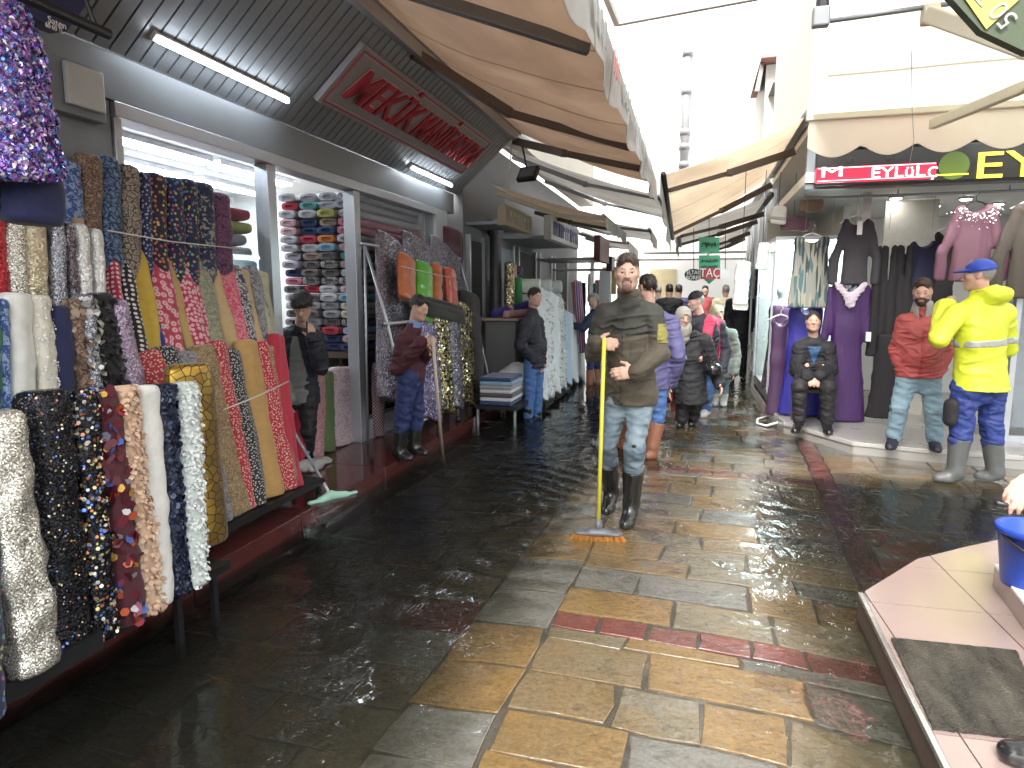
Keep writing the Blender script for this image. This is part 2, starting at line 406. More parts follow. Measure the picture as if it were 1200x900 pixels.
def hand_ops(f, wr, d, n, th, curl=.6, s=1.0, thumb=(.7, .7, .3), spread=0):
    d = nrm(d); n = nrm(n - d * (n @ d)); th = nrm(th - d * (th @ d) - n * (th @ n))
    R = np.stack([th, d, n], 1); k = .007
    f.ell(wr + d * .05 * s, np.array([.041, .056, .017]) * s, R, .015)
    f.cone(wr + d * .085 * s + th * .028 * s, wr + d * .08 * s - th * .028 * s, .013 * s, .011 * s, .012)
    for i in range(4):
        p = wr + d * (.088 + (.004, .008, .004, -.006)[i]) * s + th * (.031 - .0205 * i) * s; L = (.9, 1., .93, .74)[i] * s; a = 0
        for j, (ln, ca) in enumerate(((.043, .75), (.027, 1.1), (.021, .8))):
            a += curl * ca; dr = nrm(d * math.cos(a) + n * math.sin(a) + th * spread * (1.5 - i) * .1)
            q = p + dr * ln * L; f.cone(p, q, (.0095 - .0008 * j) * s, (.009 - .0009 * j) * s, k if j else .012); p = q
    p = wr + d * .022 * s + th * .028 * s; dr = nrm(th * thumb[0] + d * thumb[1] + n * thumb[2])
    q = p + dr * .045 * s; f.cone(p, q, .015 * s, .0115 * s, .015); dr2 = nrm(dr + n * .5 + d * .5); f.cone(q, q + dr2 * .032 * s, .0115 * s, .009 * s, .008)

def strands(n, L, wd, flow, m, parent, name, seed=0, lift=.35, keep=None):
    """loose hairs lying on the hair surface made last, so that its outline is ragged"""
    v, q = LAST
    if len(q) < 10: return
    r = np.random.RandomState(seed); a, b, c = v[q[:, 0]], v[q[:, 1]], v[q[:, 3]]; nn = np.cross(b - a, c - a); ar = np.linalg.norm(nn, axis=1); nn = nn / (ar[:, None] + 1e-12)
    ix = r.choice(len(q), n, p=ar / ar.sum()); P = (v[q[ix]]).mean(1) + r.normal(size=(n, 3)) * .002; N = nn[ix]
    D = np.asarray(flow)[None, :] + r.normal(size=(n, 3)) * .35; D = D - N * (D * N).sum(1)[:, None]; D = D / (np.linalg.norm(D, axis=1)[:, None] + 1e-9); S = np.cross(D, N); ln = L * r.uniform(.5, 1.2, (n, 1))
    W = np.stack([P - S * wd - N * .001, P + S * wd - N * .001, P + D * ln * .55 + N * ln * lift * .5 + S * wd * .7, P + D * ln * .55 + N * ln * lift * .5 - S * wd * .7, P + D * ln + N * ln * lift * .35], 1).reshape(-1, 3)
    Fs = []
    for i in range(n): Fs += [(5 * i, 5 * i + 1, 5 * i + 2, 5 * i + 3), (5 * i + 3, 5 * i + 2, 5 * i + 4)]
    return tag(me(name, W, Fs, m, parent), kind='stuff')

def build_person(name, label, J, yaw, hyaw=None, hpitch=0, hroll=0, group=None, s=1.0, skin=None, top=None, legs=None, boots=None, hair=None, beard=None,
                 vox=.008, hands=None, face=True, sleeve=1.0, female=False, brow='dark', org=None):
    """J: joints in world space: head neck shR shL elR elL wrR wrL hipR hipL knR knL anR anL toR toL"""
    sk = skin or SKIN
    J = {k: np.asarray(v, float) for k, v in J.items()}
    Rb = rotz(yaw); fwd = Rb @ V(0, 1, 0); rgt = Rb @ V(1, 0, 0)
    foot = (J['anR'] + J['anL']) / 2 if org is None else np.asarray(org, float)
    root = emp(name, (foot[0], foot[1], min(J['toR'][2], J['toL'][2])), label, 'person', group)
    Rh = rotz(yaw if hyaw is None else hyaw) @ rotx(hpitch) @ roty(hroll)
    hips = (J['hipR'] + J['hipL']) / 2; sh = (J['shR'] + J['shL']) / 2; up = nrm(sh - hips)
    hw = np.linalg.norm(J['shR'] - J['shL']) / 2
    def torso(f, g, belly=0):
        c1 = sh - up * .10 * s; c2 = hips + up * .16 * s
        f.cone(sh - up * .06 * s, c1 - up * .06 * s, hw * .74 + g, hw * .78 + g, .03, fwd, .66)
        f.cone(c1 - up * .06 * s, c2, hw * .78 + g, .128 * s + g, .04, fwd, .70)
        f.cone(c2, hips, .128 * s + g, .145 * s + g, .04, fwd, .74)
        if belly: f.ell(hips + up * .17 * s + fwd * .07 * s, (.12 * s, belly, .14 * s), Rb, .06)
        f.cone(J['shR'] - up * .012, J['shL'] - up * .012, .046 * s + g, .046 * s + g, .025)
        for q in ('R', 'L'): f.cone(J['neck'] - up * .02, J['sh' + q] + up * .005, .044 * s + g, .036 * s + g, .03)
        if female:
            for q in (-1, 1): f.ell(sh - up * .2 * s + fwd * .085 * s + rgt * q * .075 * s, .062 * s, None, .05)
    def arms(f, g, end=1.0, cuff=0):
        for q in ('R', 'L'):
            w_ = J['el' + q] + (J['wr' + q] - J['el' + q]) * end
            f.cone(J['sh' + q], J['el' + q], .052 * s + g, .041 * s + g, .014); f.cone(J['el' + q], w_, .041 * s + g, .029 * s + g + cuff, .012)
    # body: head, neck, hands and what the clothes cover, one surface
    f = Fd(); g = -.012
    torso(f, g); arms(f, g + .004)
    for q in ('R', 'L'):
        f.cone(J['hip' + q], J['kn' + q], .07 * s, .05 * s, .03); f.cone(J['kn' + q], J['an' + q], .045 * s, .032 * s, .03)
        f.cone(J['an' + q], J['an' + q] - V(0, 0, .03), .026 * s, .02 * s, .005)
    f.cone(J['neck'] - up * .03, J['head'] + Rh @ V(0, -.022, -.06) * s, .056 * s, .052 * s, .025)
    bs, s = s, s * .94
    P = head_ops(f, J['head'], Rh, s)
    s = bs
    for q in ('R', 'L'):
        h = (hands or {}).get(q)
        if h: hand_ops(f, J['wr' + q], s=s * .98, **h)
        else:
            d = nrm(J['wr' + q] - J['el' + q]); hand_ops(f, J['wr' + q], d, (-rgt if q == 'R' else rgt), fwd, .35, s * .98)
    f.mesh('body', vox, sk, root)
    s = bs * .94
    if face:
        for q in (-1, 1):
            eb = MB(); e = P(q * .031, .0735, .002)
            eb.lathe((0, 0, 0), [(.0001, -.0135), (.006, -.0121), (.0105, -.0085), (.0135, 0), (.0105, .0085), (.006, .0121), (.0001, .0135)], 12, cap=False)
            vv = np.array(eb.v) * s; Q = Rh @ rotx(-math.pi / 2 + .12); vv = vv @ Q.T + e
            eye = me('eye', vv, eb.f, EYEW, root, True)
            ib = MB().lathe((0, 0, 0), [(.0001, .0143), (.004, .0139), (.0072, .0122), (.0073, .011)], 12, cap=False); vv = np.array(ib.v) * s @ Q.T + e
            me('iris', vv, ib.f, IRIS, eye, True)
        fb = Fd()
        for q in (-1, 1):
            fb.cone(P(q * .014, .087, .022), P(q * .034, .084, .028), .0045 * s, .0045 * s, .004); fb.cone(P(q * .034, .084, .028), P(q * .05, .07, .021), .0045 * s, .003 * s, .004)
        fb.mesh('eyebrows', .003, HAIR[brow], root)
        fl = Fd(); fl.ell(P(0, .0905, -.059), np.array([.023, .0095, .0048]) * s, Rh, .003); fl.ell(P(0, .0895, -.0705), np.array([.02, .0105, .006]) * s, Rh, .003)
        fl.mesh('lips', .0028, LIP, root)
    if beard:
        fh = Fd(); head_ops(fh, J['head'], Rh, s); q_ = Fd(); q_.ops = fh.ops[:5] + fh.ops[-0:0]
        fb = Fd(); fb.ops = [o for o in fh.ops if not o[-1]][:5]
        fb.ell(P(0, .066, -.098), np.array([.026, .02, .02]) * s, Rh, .02)
        fb.cone(P(-.026, .085, -.05), P(.026, .085, -.05), .0085 * s, .0085 * s, .01)
        fb.ell(P(0, .115, -.066), np.array([.022, .028, .0105]) * s, Rh, .004, True)
        fb.cut(Rh @ V(0, -.35, 1), P(0, .08, -.046)); fb.cut(Rh @ V(0, -1, -.15), P(0, -.012, 0))
        if beard == 'stubble':
            for q in (-1, 1): fb.cut(Rh @ V(q, 0, 0), P(q * .03, 0, 0))
        fb.noise(.0012, 420, 3); bo_ = fb.mesh('beard', .004, HAIR[beard], root, infl=.0018)
        if face and vox < .0095: strands(500, .010, .0007, Rh @ V(0, .2, -1), HAIR[beard], bo_, 'beard_hairs', 3)
    if hair:
        st, colr = hair; fh = Fd()
        fh.ell(P(0, -.022, .034), np.array([.08, .098, .094]) * s, Rh, .01)
        if st == 'short':
            fh.ops = []; fh.ell(P(0, -.022, .032), np.array([.0755, .0975, .092]) * s, Rh, .01)
            fh.ell(P(0, -.002, .078), np.array([.062, .084, .050]) * s, Rh, .025)
            fh.ell(P(0, .14, .014), np.array([.064, .091, .104]) * s, Rh, .006, True)
            fh.cut(Rh @ V(0, .55, -1), P(0, .02, -.012)); fh.cut(Rh @ V(0, 1, .25), P(0, .090, .08))
            for q in (-1, 1): fh.ell(P(q * .082, .0, -.026), np.array([.02, .03, .044]) * s, Rh, .006, True)
        elif st == 'messy':
            fh.ell(P(0, .01, .07), np.array([.085, .1, .07]) * s, Rh, .03)
            for q in range(9):
                a = q * .7; fh.ell(P(math.cos(a) * .055, math.sin(a) * .07 - .01, .075 + .02 * math.sin(q * 2.3)), np.array([.035, .04, .028]) * s, Rh, .02)
            fh.ell(P(0, .13, -.03), np.array([.07, .07, .075]) * s, Rh, .02, True); fh.cut(Rh @ V(0, .5, -1), P(0, .02, -.035))
        elif st == 'back':
            fh.ell(P(0, -.1, -.01), np.array([.045, .04, .05]) * s, Rh, .03)
            fh.ell(P(0, .13, .0), np.array([.064, .09, .112]) * s, Rh, .006, True); fh.cut(Rh @ V(0, .5, -1), P(0, .0, -.06))
            for q in (-1, 1): fh.ell(P(q * .085, .0, -.02), np.array([.02, .03, .045]) * s, Rh, .006, True)
        fh.noise(.002 if st != 'messy' else .004, 170, 5, (1, 1, .5)); fh.noise(.0022, 300, -8, (1, .5, 1)); fh.noise(.0035, 110, -13, (1, .4, 1)); ho_ = fh.mesh('hair', .005, HAIR[colr], root)
        if vox < .0105: strands(1500, .026 if st != 'messy' else .045, .0011, Rh @ V(0, -.9, .1 if st == 'short' else -.5), HAIR[colr], ho_, 'loose_hairs', 5, .45 if st != 'back' else .1)
    s = bs
    parts = dict(root=root, P=P, Rh=Rh, fwd=fwd, rgt=rgt, up=up, hips=hips, sh=sh)
    if top:
        tf = Fd(); g = top.get('g', .016); torso(tf, g, top.get('belly', 0)); arms(tf, g + .004, sleeve, top.get('cuff', .004))
        hem = top.get('hem', .06); he = hips - up * hem * s
        tf.cone(hips, he, .145 * s + g + top.get('flare0', .0), .145 * s + g + top.get('flare', .004), .04, fwd, .74 if not top.get('round') else .9)
        tf.cut(V(0, 0, -1), V(0, 0, he[2] if not top.get('tilt') else he[2]))
        col = top.get('collar')
        if col: tf.cone(J['neck'] - up * .02, J['neck'] + (J['head'] - J['neck']) * col, .075 * s, .07 * s, .015)
        for ex in top.get('extra', []): ex(tf)
        tf.cone(J['neck'] + up * (.015 if not col else .05), J['head'] + Rh @ V(0, -.01, -.05) * s, .057 * s, .068 * s, .004, sub=True)
        if top.get('vee'): tf.ell(J['neck'] + fwd * .11 * s - up * .06 * s, np.array([.05, .06, .13]) * s, Rb, .01, True)
        for w_, fq, sd, stt in top.get('wr', [(.005, 50, 2, (1, 1, 1)), (.010, 34, -4, (1, 1, 1.4)), (.002, 95, -6, (1, 1, 1.3))]): tf.noise(w_, fq, sd, stt)
        o = tf.mesh(top.get('name', 'jacket'), max(vox, .008), top['m'], root); parts['top'] = o; parts['tf'] = tf
    if legs:
        lf = Fd(); g = legs.get('g', .012)
        lf.cone(hips + up * .06, hips - up * .03, .128 * s + g, .132 * s + g, .04, fwd, .74)
        e0 = legs.get('end', .93)
        for q in ('R', 'L'):
            a = J['kn' + q] + (J['an' + q] - J['kn' + q]) * e0
            lf.cone(J['hip' + q] - V(0, 0, .02), J['kn' + q], .078 * s + g, .056 * s + g, .03); lf.cone(J['kn' + q], a, .058 * s + g, legs.get('r', .045) * s + g, .02)
        if 'skirt' in legs:
            lf.cone(hips, (J['knR'] + J['knL']) / 2 - V(0, 0, legs['skirt']), .16 * s, .2 * s, .06, fwd, .8)
        lf.cut(V(0, 0, 1), hips + V(0, 0, .09))
        for w_, fq, sd, stt in legs.get('wr', [(.004, 60, 7, (1, 1, 1)), (.009, 40, -9, (1, 1, 1.5)), (.002, 100, -11, (1, 1, 1.5))]): lf.noise(w_, fq, sd, stt)
        parts['legs'] = lf.mesh(legs.get('name', 'trousers'), max(vox, .008), legs['m'], root); parts['lf'] = lf
    if boots:
        g = boots.get('g', .012); hi_ = boots.get('h', .34)
        for q in ('R', 'L'):
            bf = Fd(); an, to, kn = J['an' + q], J['to' + q], J['kn' + q]; tp = an + (kn - an) * hi_; fd = nrm((to - an) * V(1, 1, .0) + 1e-6)
            sole = to[2] - .022 * s
            if hi_ > .15: bf.cone(tp, an, .056 * s + g, .040 * s + g, .02)
            else: bf.cone(an + V(0, 0, .02), an, .04 * s, .04 * s, .02)
            bf.cone(an, to - fd * .06 + V(0, 0, .012), .040 * s + g * .6, .034 * s + g * .3, .03)
            lo_ = V(0, 0, 1) * (an[2] - to[2]) * .55
            bf.cone(an - lo_ - fd * .02, to - fd * .03, .037 * s + g * .5, .038 * s + g * .4, .03)
            bf.cone(to - fd * .05, to + fd * .01, .04 * s + g * .4, .034 * s + g * .3, .02)
            if abs((to - an)[2]) < .16 * s + .05:
                bf.cut(V(0, 0, -1), V(0, 0, sole))
            bf.cut(nrm(kn - an), tp)
            bf.noise(.0025, 70, 11); bo = bf.mesh('boot' if hi_ > .2 else 'shoe', .007, boots['m'], root)
    return parts
def shell(parts, name, region, m, infl=.004, vox=.007, src='tf', parent=None):
    """a panel, pocket or stripe lying on a garment: the garment's own surface, slightly proud, kept inside a region"""
    f = parts[src].copy()
    lo, hi = region.get('lo'), region.get('hi')
    for n, p in region.get('cuts', []): f.cut(n, p)
    return f.mesh(name, vox, m, parent or parts['root'], infl=infl, lo=lo, hi=hi)
# ------------------------------------------------------------------ materials of the setting
STEEL = mat('brushed_steel', (.42, .44, .47), .38, .7, .12, 3, .05, 90, stretch=(1, 1, .2))
ALU = mat('aluminium', (.50, .53, .57), .35, .55, .1, 4, .05, 90)
DARKMETAL = mat('black_metal', (.02, .02, .022), .35, .3, .2, 8, .1)
GREYPANEL = mat('grey_panel', (.21, .23, .25), .45, .2, .12, 2.5, .05)
SLATM = mat('soffit_slat', (.30, .32, .34), .4, .35, .22, 3, .08)
DARK = mat('painted_dark_interior', (.03, .03, .033), .7, 0, .2, 3)
WHITEW = mat('white_wall', (.74, .74, .72), .6, 0, .05, 2, .08)
PALEW = mat('pale_render', (.78, .77, .74), .8, 0, .06, 1.5, .2, 30)
CREAMW = mat('cream_render', (.6, .56, .48), .8, 0, .08, 1.5, .2, 30)
WOODM = mat('dark_wood', (.09, .06, .045), .5, 0, .3, 5, .2, 40, stretch=(1, 1, .2))
REDTILE = mat('wet_red_stone', (.085, .023, .021), .12, 0, .3, 6, .06, 60, coat=.4)
TUBE = emis('fluorescent_light', (.86, .93, 1), 9)
LEDW = emis('spot_light', (1, .97, .9), 14)
def glass(name, tint=(.95, .98, 1), rough=.02, op=.0):
    if name in MATS: return MATS[name]
    t = NT(name); fr = t.n('Fresnel'); fr.inputs[0].default_value = 1.5
    tr = t.n('BsdfTransparent'); tr.inputs[0].default_value = (*tint, 1); gl = t.n('BsdfGlossy'); gl.inputs['Roughness'].default_value = rough
    mx = t.n('MixShader'); ge = t.n('NewGeometry'); t.l(t.math('MULTIPLY', fr.outputs[0], t.math('SUBTRACT', 1.0, ge.outputs['Backfacing'])), mx.inputs[0]); t.l(tr.outputs[0], mx.inputs[1]); t.l(gl.outputs[0], mx.inputs[2]); t.l(mx.outputs[0], t.out.inputs[0]); return t.m
GLASS = glass('window_glass')

# ------------------------------------------------------------------ ground, paving stones, flood water
PROT = math.radians(2.6)
def street_z(x, y):
    l = max(0.0, -x - .72); r = max(0.0, x - .42) * (1 if y < 5.0 else max(0.0, 1 - (y - 5.0) / .9))
    z = .004 - .085 * (1 - math.exp(-l * 1.9)) - .05 * (1 - math.exp(-r * 3.0))
    if x < -.1 and y > 4.7: z -= .035 * min(1, (y - 4.7) / 2.0) * min(1, (-x - .1) / .5)
    if y > 6.6 and abs(x) < 1.1: z -= .006
    return z
gm = mat('far_ground', (.06, .058, .055), .8, 0, .2, .5)
tag(me('ground', [(-400, -400, -.6), (400, -400, -.6), (400, 400, -.6), (-400, 400, -.6)], [(0, 1, 2, 3)], gm), kind='structure')
t = NT('street_bed'); ob = t.coord('Object'); n1 = t.noise(ob, 9, 5); t.pbr(t.ramp(n1.outputs[0], [(.3, (.06, .053, .042)), (.7, (.12, .105, .085))]), .35, normal=t.bump(t.noise(ob, 70, 3).outputs[0], .6, .01)); BED = t.m
xs = np.linspace(-3.3, 7.5, 90); ys = np.linspace(-3, 26, 140)
bv = [(x, y, street_z(x, y) - .009) for y in ys for x in xs]; nx = len(xs)
bf_ = [(j * nx + i, j * nx + i + 1, (j + 1) * nx + i + 1, (j + 1) * nx + i) for j in range(len(ys) - 1) for i in range(nx - 1)]
street = tag(me('street', bv, bf_, BED, smooth=True), kind='structure')
def stone_mat(name, stops, sc=3.0):
    t = NT(name); oi = t.n('ObjectInfo'); ob = t.coord('Object'); g = t.n('TexCoord')
    mp = t.n('Mapping'); t.l(g.outputs['Object'], mp.inputs['Vector'])
    cmb = t.n('CombineXYZ'); t.l(t.math('MULTIPLY', oi.outputs['Random'], 37), cmb.inputs[0]); t.l(t.math('MULTIPLY', oi.outputs['Random'], 91), cmb.inputs[1]); t.l(cmb.outputs[0], mp.inputs['Location'])
    n1 = t.noise(mp.outputs[0], sc, 7, .6, .15); n2 = t.noise(mp.outputs[0], 55, 5, .65)
    ms = t.n('Mapping'); t.l(mp.outputs[0], ms.inputs['Vector']); ms.inputs['Scale'].default_value = (1, 1.5, 1)
    rc = t.n('CombineXYZ'); t.l(t.math('MULTIPLY', oi.outputs['Random'], 3.1), rc.inputs[2]); t.l(rc.outputs[0], ms.inputs['Rotation'])
    n3 = t.noise(ms.outputs[0], 9, 6, .7, .35)
    base = t.ramp(t.math('ADD', t.math('MULTIPLY', n1.outputs[0], .75), t.math('MULTIPLY', oi.outputs['Random'], .3)), stops)
    vein = t.ramp(n3.outputs[0], [(.38, (.55, .52, .48)), (.48, (1, 1, 1)), (.56, (.92, .88, .8)), (.66, (.6, .54, .45))])
    c = t.mix(.55, base, vein, 'MULTIPLY'); c = t.mix(.5, c, t.ramp(n2.outputs[0], [(.3, (.35, .35, .35)), (.6, (1, 1, 1))]), 'MULTIPLY')
    wet = t.noise(t.coord('Object'), 1.3, 4, .6)          # puddled and drier patches
    h = t.math('ADD', t.math('MULTIPLY', n3.outputs[0], .75), t.math('MULTIPLY', n2.outputs[0], .25))
    b_ = t.pbr(c, t.ramp(n1.outputs[0], [(.3, (.10, .10, .10)), (.7, (.26, .26, .26))]), 0, t.bump(h, .55, .02), .5, coat=.85)
    fl = t.noise(ms.outputs[0], 15, 4, .55, .9); fh_ = t.math('MULTIPLY', fl.outputs[0], t.ramp(wet.outputs[0], [(.42, (.1, .1, .1)), (.6, (1, 1, 1))])); t.l(t.bump(fh_, .5, .03), b_.inputs['Coat Normal']); b_.inputs['Coat Roughness'].default_value = .05
    return t.m
ST_TAN = stone_mat('wet_sandstone', [(.2, (.09, .065, .035)), (.42, (.19, .13, .06)), (.6, (.17, .145, .095)), (.85, (.13, .12, .095))])
ST_OCH = stone_mat('wet_ochre_stone', [(.2, (.12, .075, .03)), (.5, (.225, .14, .05)), (.8, (.18, .13, .065))])
ST_GRY = stone_mat('wet_grey_stone', [(.2, (.085, .083, .072)), (.5, (.14, .135, .115)), (.8, (.18, .172, .15))])
ST_RED = stone_mat('wet_red_paver', [(.2, (.11, .03, .022)), (.5, (.165, .045, .034)), (.8, (.15, .062, .048))])
def pave(x, y):                     # paving frame -> world (the courses run a little askew to the shopfronts)
    c, s = math.cos(-PROT), math.sin(-PROT); x0, y0 = -.60, 2.6
    return x0 + c * (x - x0) - s * (y - y0), y0 + s * (x - x0) + c * (y - y0)
STONES = []
pr_ = random.Random(21)
def add_stone(x0, x1, y0, y1, m, gap=.008):
    xs_ = [x0 + gap, x1 - gap, x1 - gap, x0 + gap]; ys_ = [y0 + gap * .8, y0 + gap * .8, y1 - gap * .8, y1 - gap * .8]
    j = min(.022, (x1 - x0) * .06); q = []
    for i in range(4):                       # two points a side, jittered outline
        a = (xs_[i], ys_[i]); b = (xs_[(i + 1) % 4], ys_[(i + 1) % 4])
        q.append((a[0] + pr_.uniform(-j, j) * .6, a[1] + pr_.uniform(-j, j) * .6))
        q.append(((a[0] + b[0]) / 2 + pr_.uniform(-j, j) * .45, (a[1] + b[1]) / 2 + pr_.uniform(-j, j) * .45))
    STONES.append((q, m))
def course(xa, xb, y0, y1, wmin, wmax, red=False, rw=None):
    x = xa
    while x < xb - .05:
        w_ = pr_.uniform(wmin, wmax) if not rw else rw
        if xb - x - w_ < wmin * .7: w_ = xb - x
        m = ST_RED if red else pr_.choices([ST_TAN, ST_OCH, ST_GRY], [4, 2.2, 3.6])[0]
        add_stone(x, x + w_, y0, y1, m); x += w_
# longitudinal lanes either side of the middle field, cross courses between, red bands every three metres
y = .9; RB = (2.72, 5.62, 8.5, 11.4)
while y < 15.5:
    d = pr_.uniform(.19, .30) if y < 7 else pr_.uniform(.24, .34)
    band = [b for b in RB if b - .04 <= y < b + d]
    nb_ = [b for b in RB if y < b < y + d - .03]
    if nb_: d = max(.1, nb_[0] - y)
    isred = any(abs(y - b) < .05 for b in RB)
    if isred: d = .15
    course(-.60, .86, y, y + d, ( .28 if y < 7 else .34), .64, isred, .22 if isred else None)
    y += d
y = .7
while y < 15.5:                              # lane of long slabs left of the joint
    d = pr_.uniform(.26, .46); red = any(y < b + .05 < y + d for b in RB)
    course(-.98, -.60, y, y + d, .38, .4, False); y += d
y = .8
while y < 15.0:
    d = pr_.uniform(.2, .34); isred = any(y < b + .07 < y + d for b in RB)
    course(-2.35, -.98, y, y + d, .28, .52, isred); y += d
y = .8
while y < 12.0:                              # red strip right of the middle field
    course(.86, 1.02, y, y + .28, .15, .2, True); y += .28
y = 3.3
while y < 8.2:                               # right-hand field towards the clothes shop
    d = pr_.uniform(.26, .42); course(1.02, 5.2, y, y + d, .34, .6); y += d
def stone_geo(q):
    pts = [pave(*p) for p in q]; n = len(pts); cx = sum(p[0] for p in pts) / n; cy = sum(p[1] for p in pts) / n
    zc = street_z(cx, cy); tx, ty = pr_.uniform(-.007, .007), pr_.uniform(-.007, .007); dz = pr_.uniform(-.0025, .0025)
    top = lambda x, y, e=0: zc + dz + (street_z(x, y) - zc) * .8 + tx * (x - cx) + ty * (y - cy) - e
    ins = [(cx + (x - cx) * .98, cy + (y - cy) * .965) for x, y in pts]
    v = [(x, y, top(x, y, .05)) for x, y in pts] + [(x, y, top(x, y, .0025)) for x, y in pts] + [(x, y, top(x, y)) for x, y in ins] + [(cx, cy, zc + dz + pr_.uniform(-.002, .003))]
    f = [(i, (i + 1) % n, n + (i + 1) % n, n + i) for i in range(n)] + [(n + i, n + (i + 1) % n, 2 * n + (i + 1) % n, 2 * n + i) for i in range(n)] + [(2 * n + i, 2 * n + (i + 1) % n, 3 * n) for i in range(n)]
    return v, f, (cx, cy, zc)
def prj(p):
    d = np.array(p) - CAMP; z = d @ FW
    return (600 + F * (d @ RT) / z, 450 - F * (d @ UP) / z, z) if z > .1 else (-1e4, -1e4, z)
cand = []
for q, m in STONES:
    v, f, c = stone_geo(q); u, vv, z = prj(c)
    vis = -120 < u < 1290 and vv < 1010 and z > 0 and not (c[0] > .92 and c[1] < 3.3) and not (c[0] > 1.0 and c[1] < 3.0)
    size = (abs(q[2][0] - q[0][0]) * abs(q[4][1] - q[2][1])) / max(z, .3) ** 3 if vis else -1
    if c[0] < -1.6: size *= .3
    cand.append((size, v, f, m, c))
cand.sort(key=lambda a: -a[0])
for size, v, f, m, c in cand[:298]:
    me('paving_stone', v, f, m, street, org=c)
rest = {}
for size, v, f, m, c in cand[298:]:
    rest.setdefault(m.name, MB()).add(v, f)
for k, mb in rest.items(): tag(mb.build('paving_stones_beyond', MATS[k], street), kind='stuff')

# water: a closed sheet, tinted by depth
t = NT('flood_water'); ob = t.coord('Object')
ge0 = t.n('NewGeometry'); ps = ge0.outputs['Position']
na = t.noise(ob, 2.0, 2, .5, .4); nb = t.noise(t.coord('Object', (1.0, .5, 1), (0, 0, -.5)), 11, 3, .55, .6); nc = t.noise(ob, 3.2, 3, .5)
ds = t.n('VectorMath', operation='DISTANCE'); t.l(ps, ds.inputs[0]); ds.inputs[1].default_value = (-.95, 5.0, 0)      # the sweeping stirs the water round the broom and down the lane
stir = t.ramp(t.math('MULTIPLY', ds.outputs['Value'], .2), [(.12, (1, 1, 1)), (.42, (.45, .45, .45)), (.66, (.03, .03, .03))])
puff = t.ramp(nc.outputs[0], [(.56, (.01, .01, .01)), (.68, (.8, .8, .8))])
h = t.math('ADD', t.math('MULTIPLY', na.outputs[0], .5), t.math('MULTIPLY', nb.outputs[0], t.math('ADD', stir, puff)))
bn = t.bump(h, .55, .04)
fr = t.n('Fresnel'); fr.inputs[0].default_value = 1.33; t.l(bn, fr.inputs['Normal'])
tr = t.n('BsdfTransparent'); gl = t.n('BsdfGlossy'); gl.inputs['Roughness'].default_value = .015; t.l(bn, gl.inputs['Normal'])
mk = t.n('MixShader'); mk.inputs[0].default_value = .06; md = t.n('BsdfDiffuse'); md.inputs[0].default_value = (.15, .15, .13, 1); t.l(tr.outputs[0], mk.inputs[1]); t.l(md.outputs[0], mk.inputs[2])   # fine silt held in the water
ge = t.n('NewGeometry'); mx = t.n('MixShader'); t.l(t.math('MULTIPLY', fr.outputs[0], t.math('SUBTRACT', 1.0, ge.outputs['Backfacing'])), mx.inputs[0]); t.l(mk.outputs[0], mx.inputs[1]); t.l(gl.outputs[0], mx.inputs[2]); t.l(mx.outputs[0], t.out.inputs[0])
va = t.n('VolumeAbsorption'); va.inputs['Color'].default_value = (.36, .37, .30, 1); va.inputs['Density'].default_value = 23; t.l(va.outputs[0], t.out.inputs['Volume'])
WATER = t.m
WL = .0008
def wave_z(x, y):
    z = .0022 * math.sin(7 * x + 5 * y + 1.5 * math.sin(2.1 * y)) + .0016 * math.sin(-9 * x + 11 * y + 2 * math.sin(3 * x)) + .0010 * math.sin(21 * x + 15 * y)
    dx, dy = x + .62, y - 3.85; r = math.hypot(dx, dy)         # wash pushed by the broom
    z += .010 * math.exp(-((r - .55) / .42) ** 2) * math.sin(26 * r + 3 * math.sin(3 * math.atan2(dy, dx))) * (1 if dx < .1 else .3)
    dx, dy = x + .95, y - 4.9; r = math.hypot(dx * .7, dy * 1.2); z += .009 * math.exp(-(r / .9) ** 2) * math.sin(30 * (dy + .35 * dx) + 2 * math.sin(5 * dx))
    return z
gxs = np.concatenate([np.arange(-4.0, -1.3, .06), np.arange(-1.3, 1.0, .03), np.arange(1.0, 5.6, .09)]); gys = np.concatenate([np.arange(-2, 1.3, .2), np.arange(1.3, 5.6, .035), np.arange(5.6, 9, .07), np.arange(9, 20.1, .3)])
nx, ny = len(gxs), len(gys)
wv = [(x, y, WL + wave_z(x, y)) for y in gys for x in gxs]; nW = len(wv)
wf = [(j * nx + i, j * nx + i + 1, (j + 1) * nx + i + 1, (j + 1) * nx + i) for j in range(ny - 1) for i in range(nx - 1)]
rim = [i for i in range(nx)] + [j * nx + nx - 1 for j in range(1, ny)] + [(ny - 1) * nx + i for i in range(nx - 2, -1, -1)] + [j * nx for j in range(ny - 2, 0, -1)]
wv += [(wv[i][0], wv[i][1], -.45) for i in rim]; nr = len(rim)
wf += [(rim[(k + 1) % nr], rim[k], nW + k, nW + (k + 1) % nr) for k in range(nr)] + [tuple(nW + k for k in range(nr - 1, -1, -1))]
tag(me('flood_water', wv, wf, WATER, smooth=True), kind='structure')

# ------------------------------------------------------------------ left: raised shop threshold of dark red slabs
PZ = .10
thr = emp('shop_threshold', (-2.9, 4, -.2), 'wet dark red stone slab threshold along the fabric shop front', 'threshold')
for i, (a, b) in enumerate(((-1.0, .9), (.9, 2.6), (2.6, 3.55), (3.55, 4.75), (4.75, 6.0), (6.0, 7.1), (7.1, 8.3))):
    boxo('slab', (-3.14, a + .004, -.3), (-2.42, b - .004, PZ + (.0, .002, .0, .001, .0, .002, .0)[i]), REDTILE, thr, bevel=.006)
shopfloor = boxo('shop_floor', (-6.2, -1, -.3), (-3.146, 8.2, PZ - .004), mat('shop_floor_tile', (.16, .14, .13), .3, 0, .2, 4)); tag(shopfloor, kind='structure')

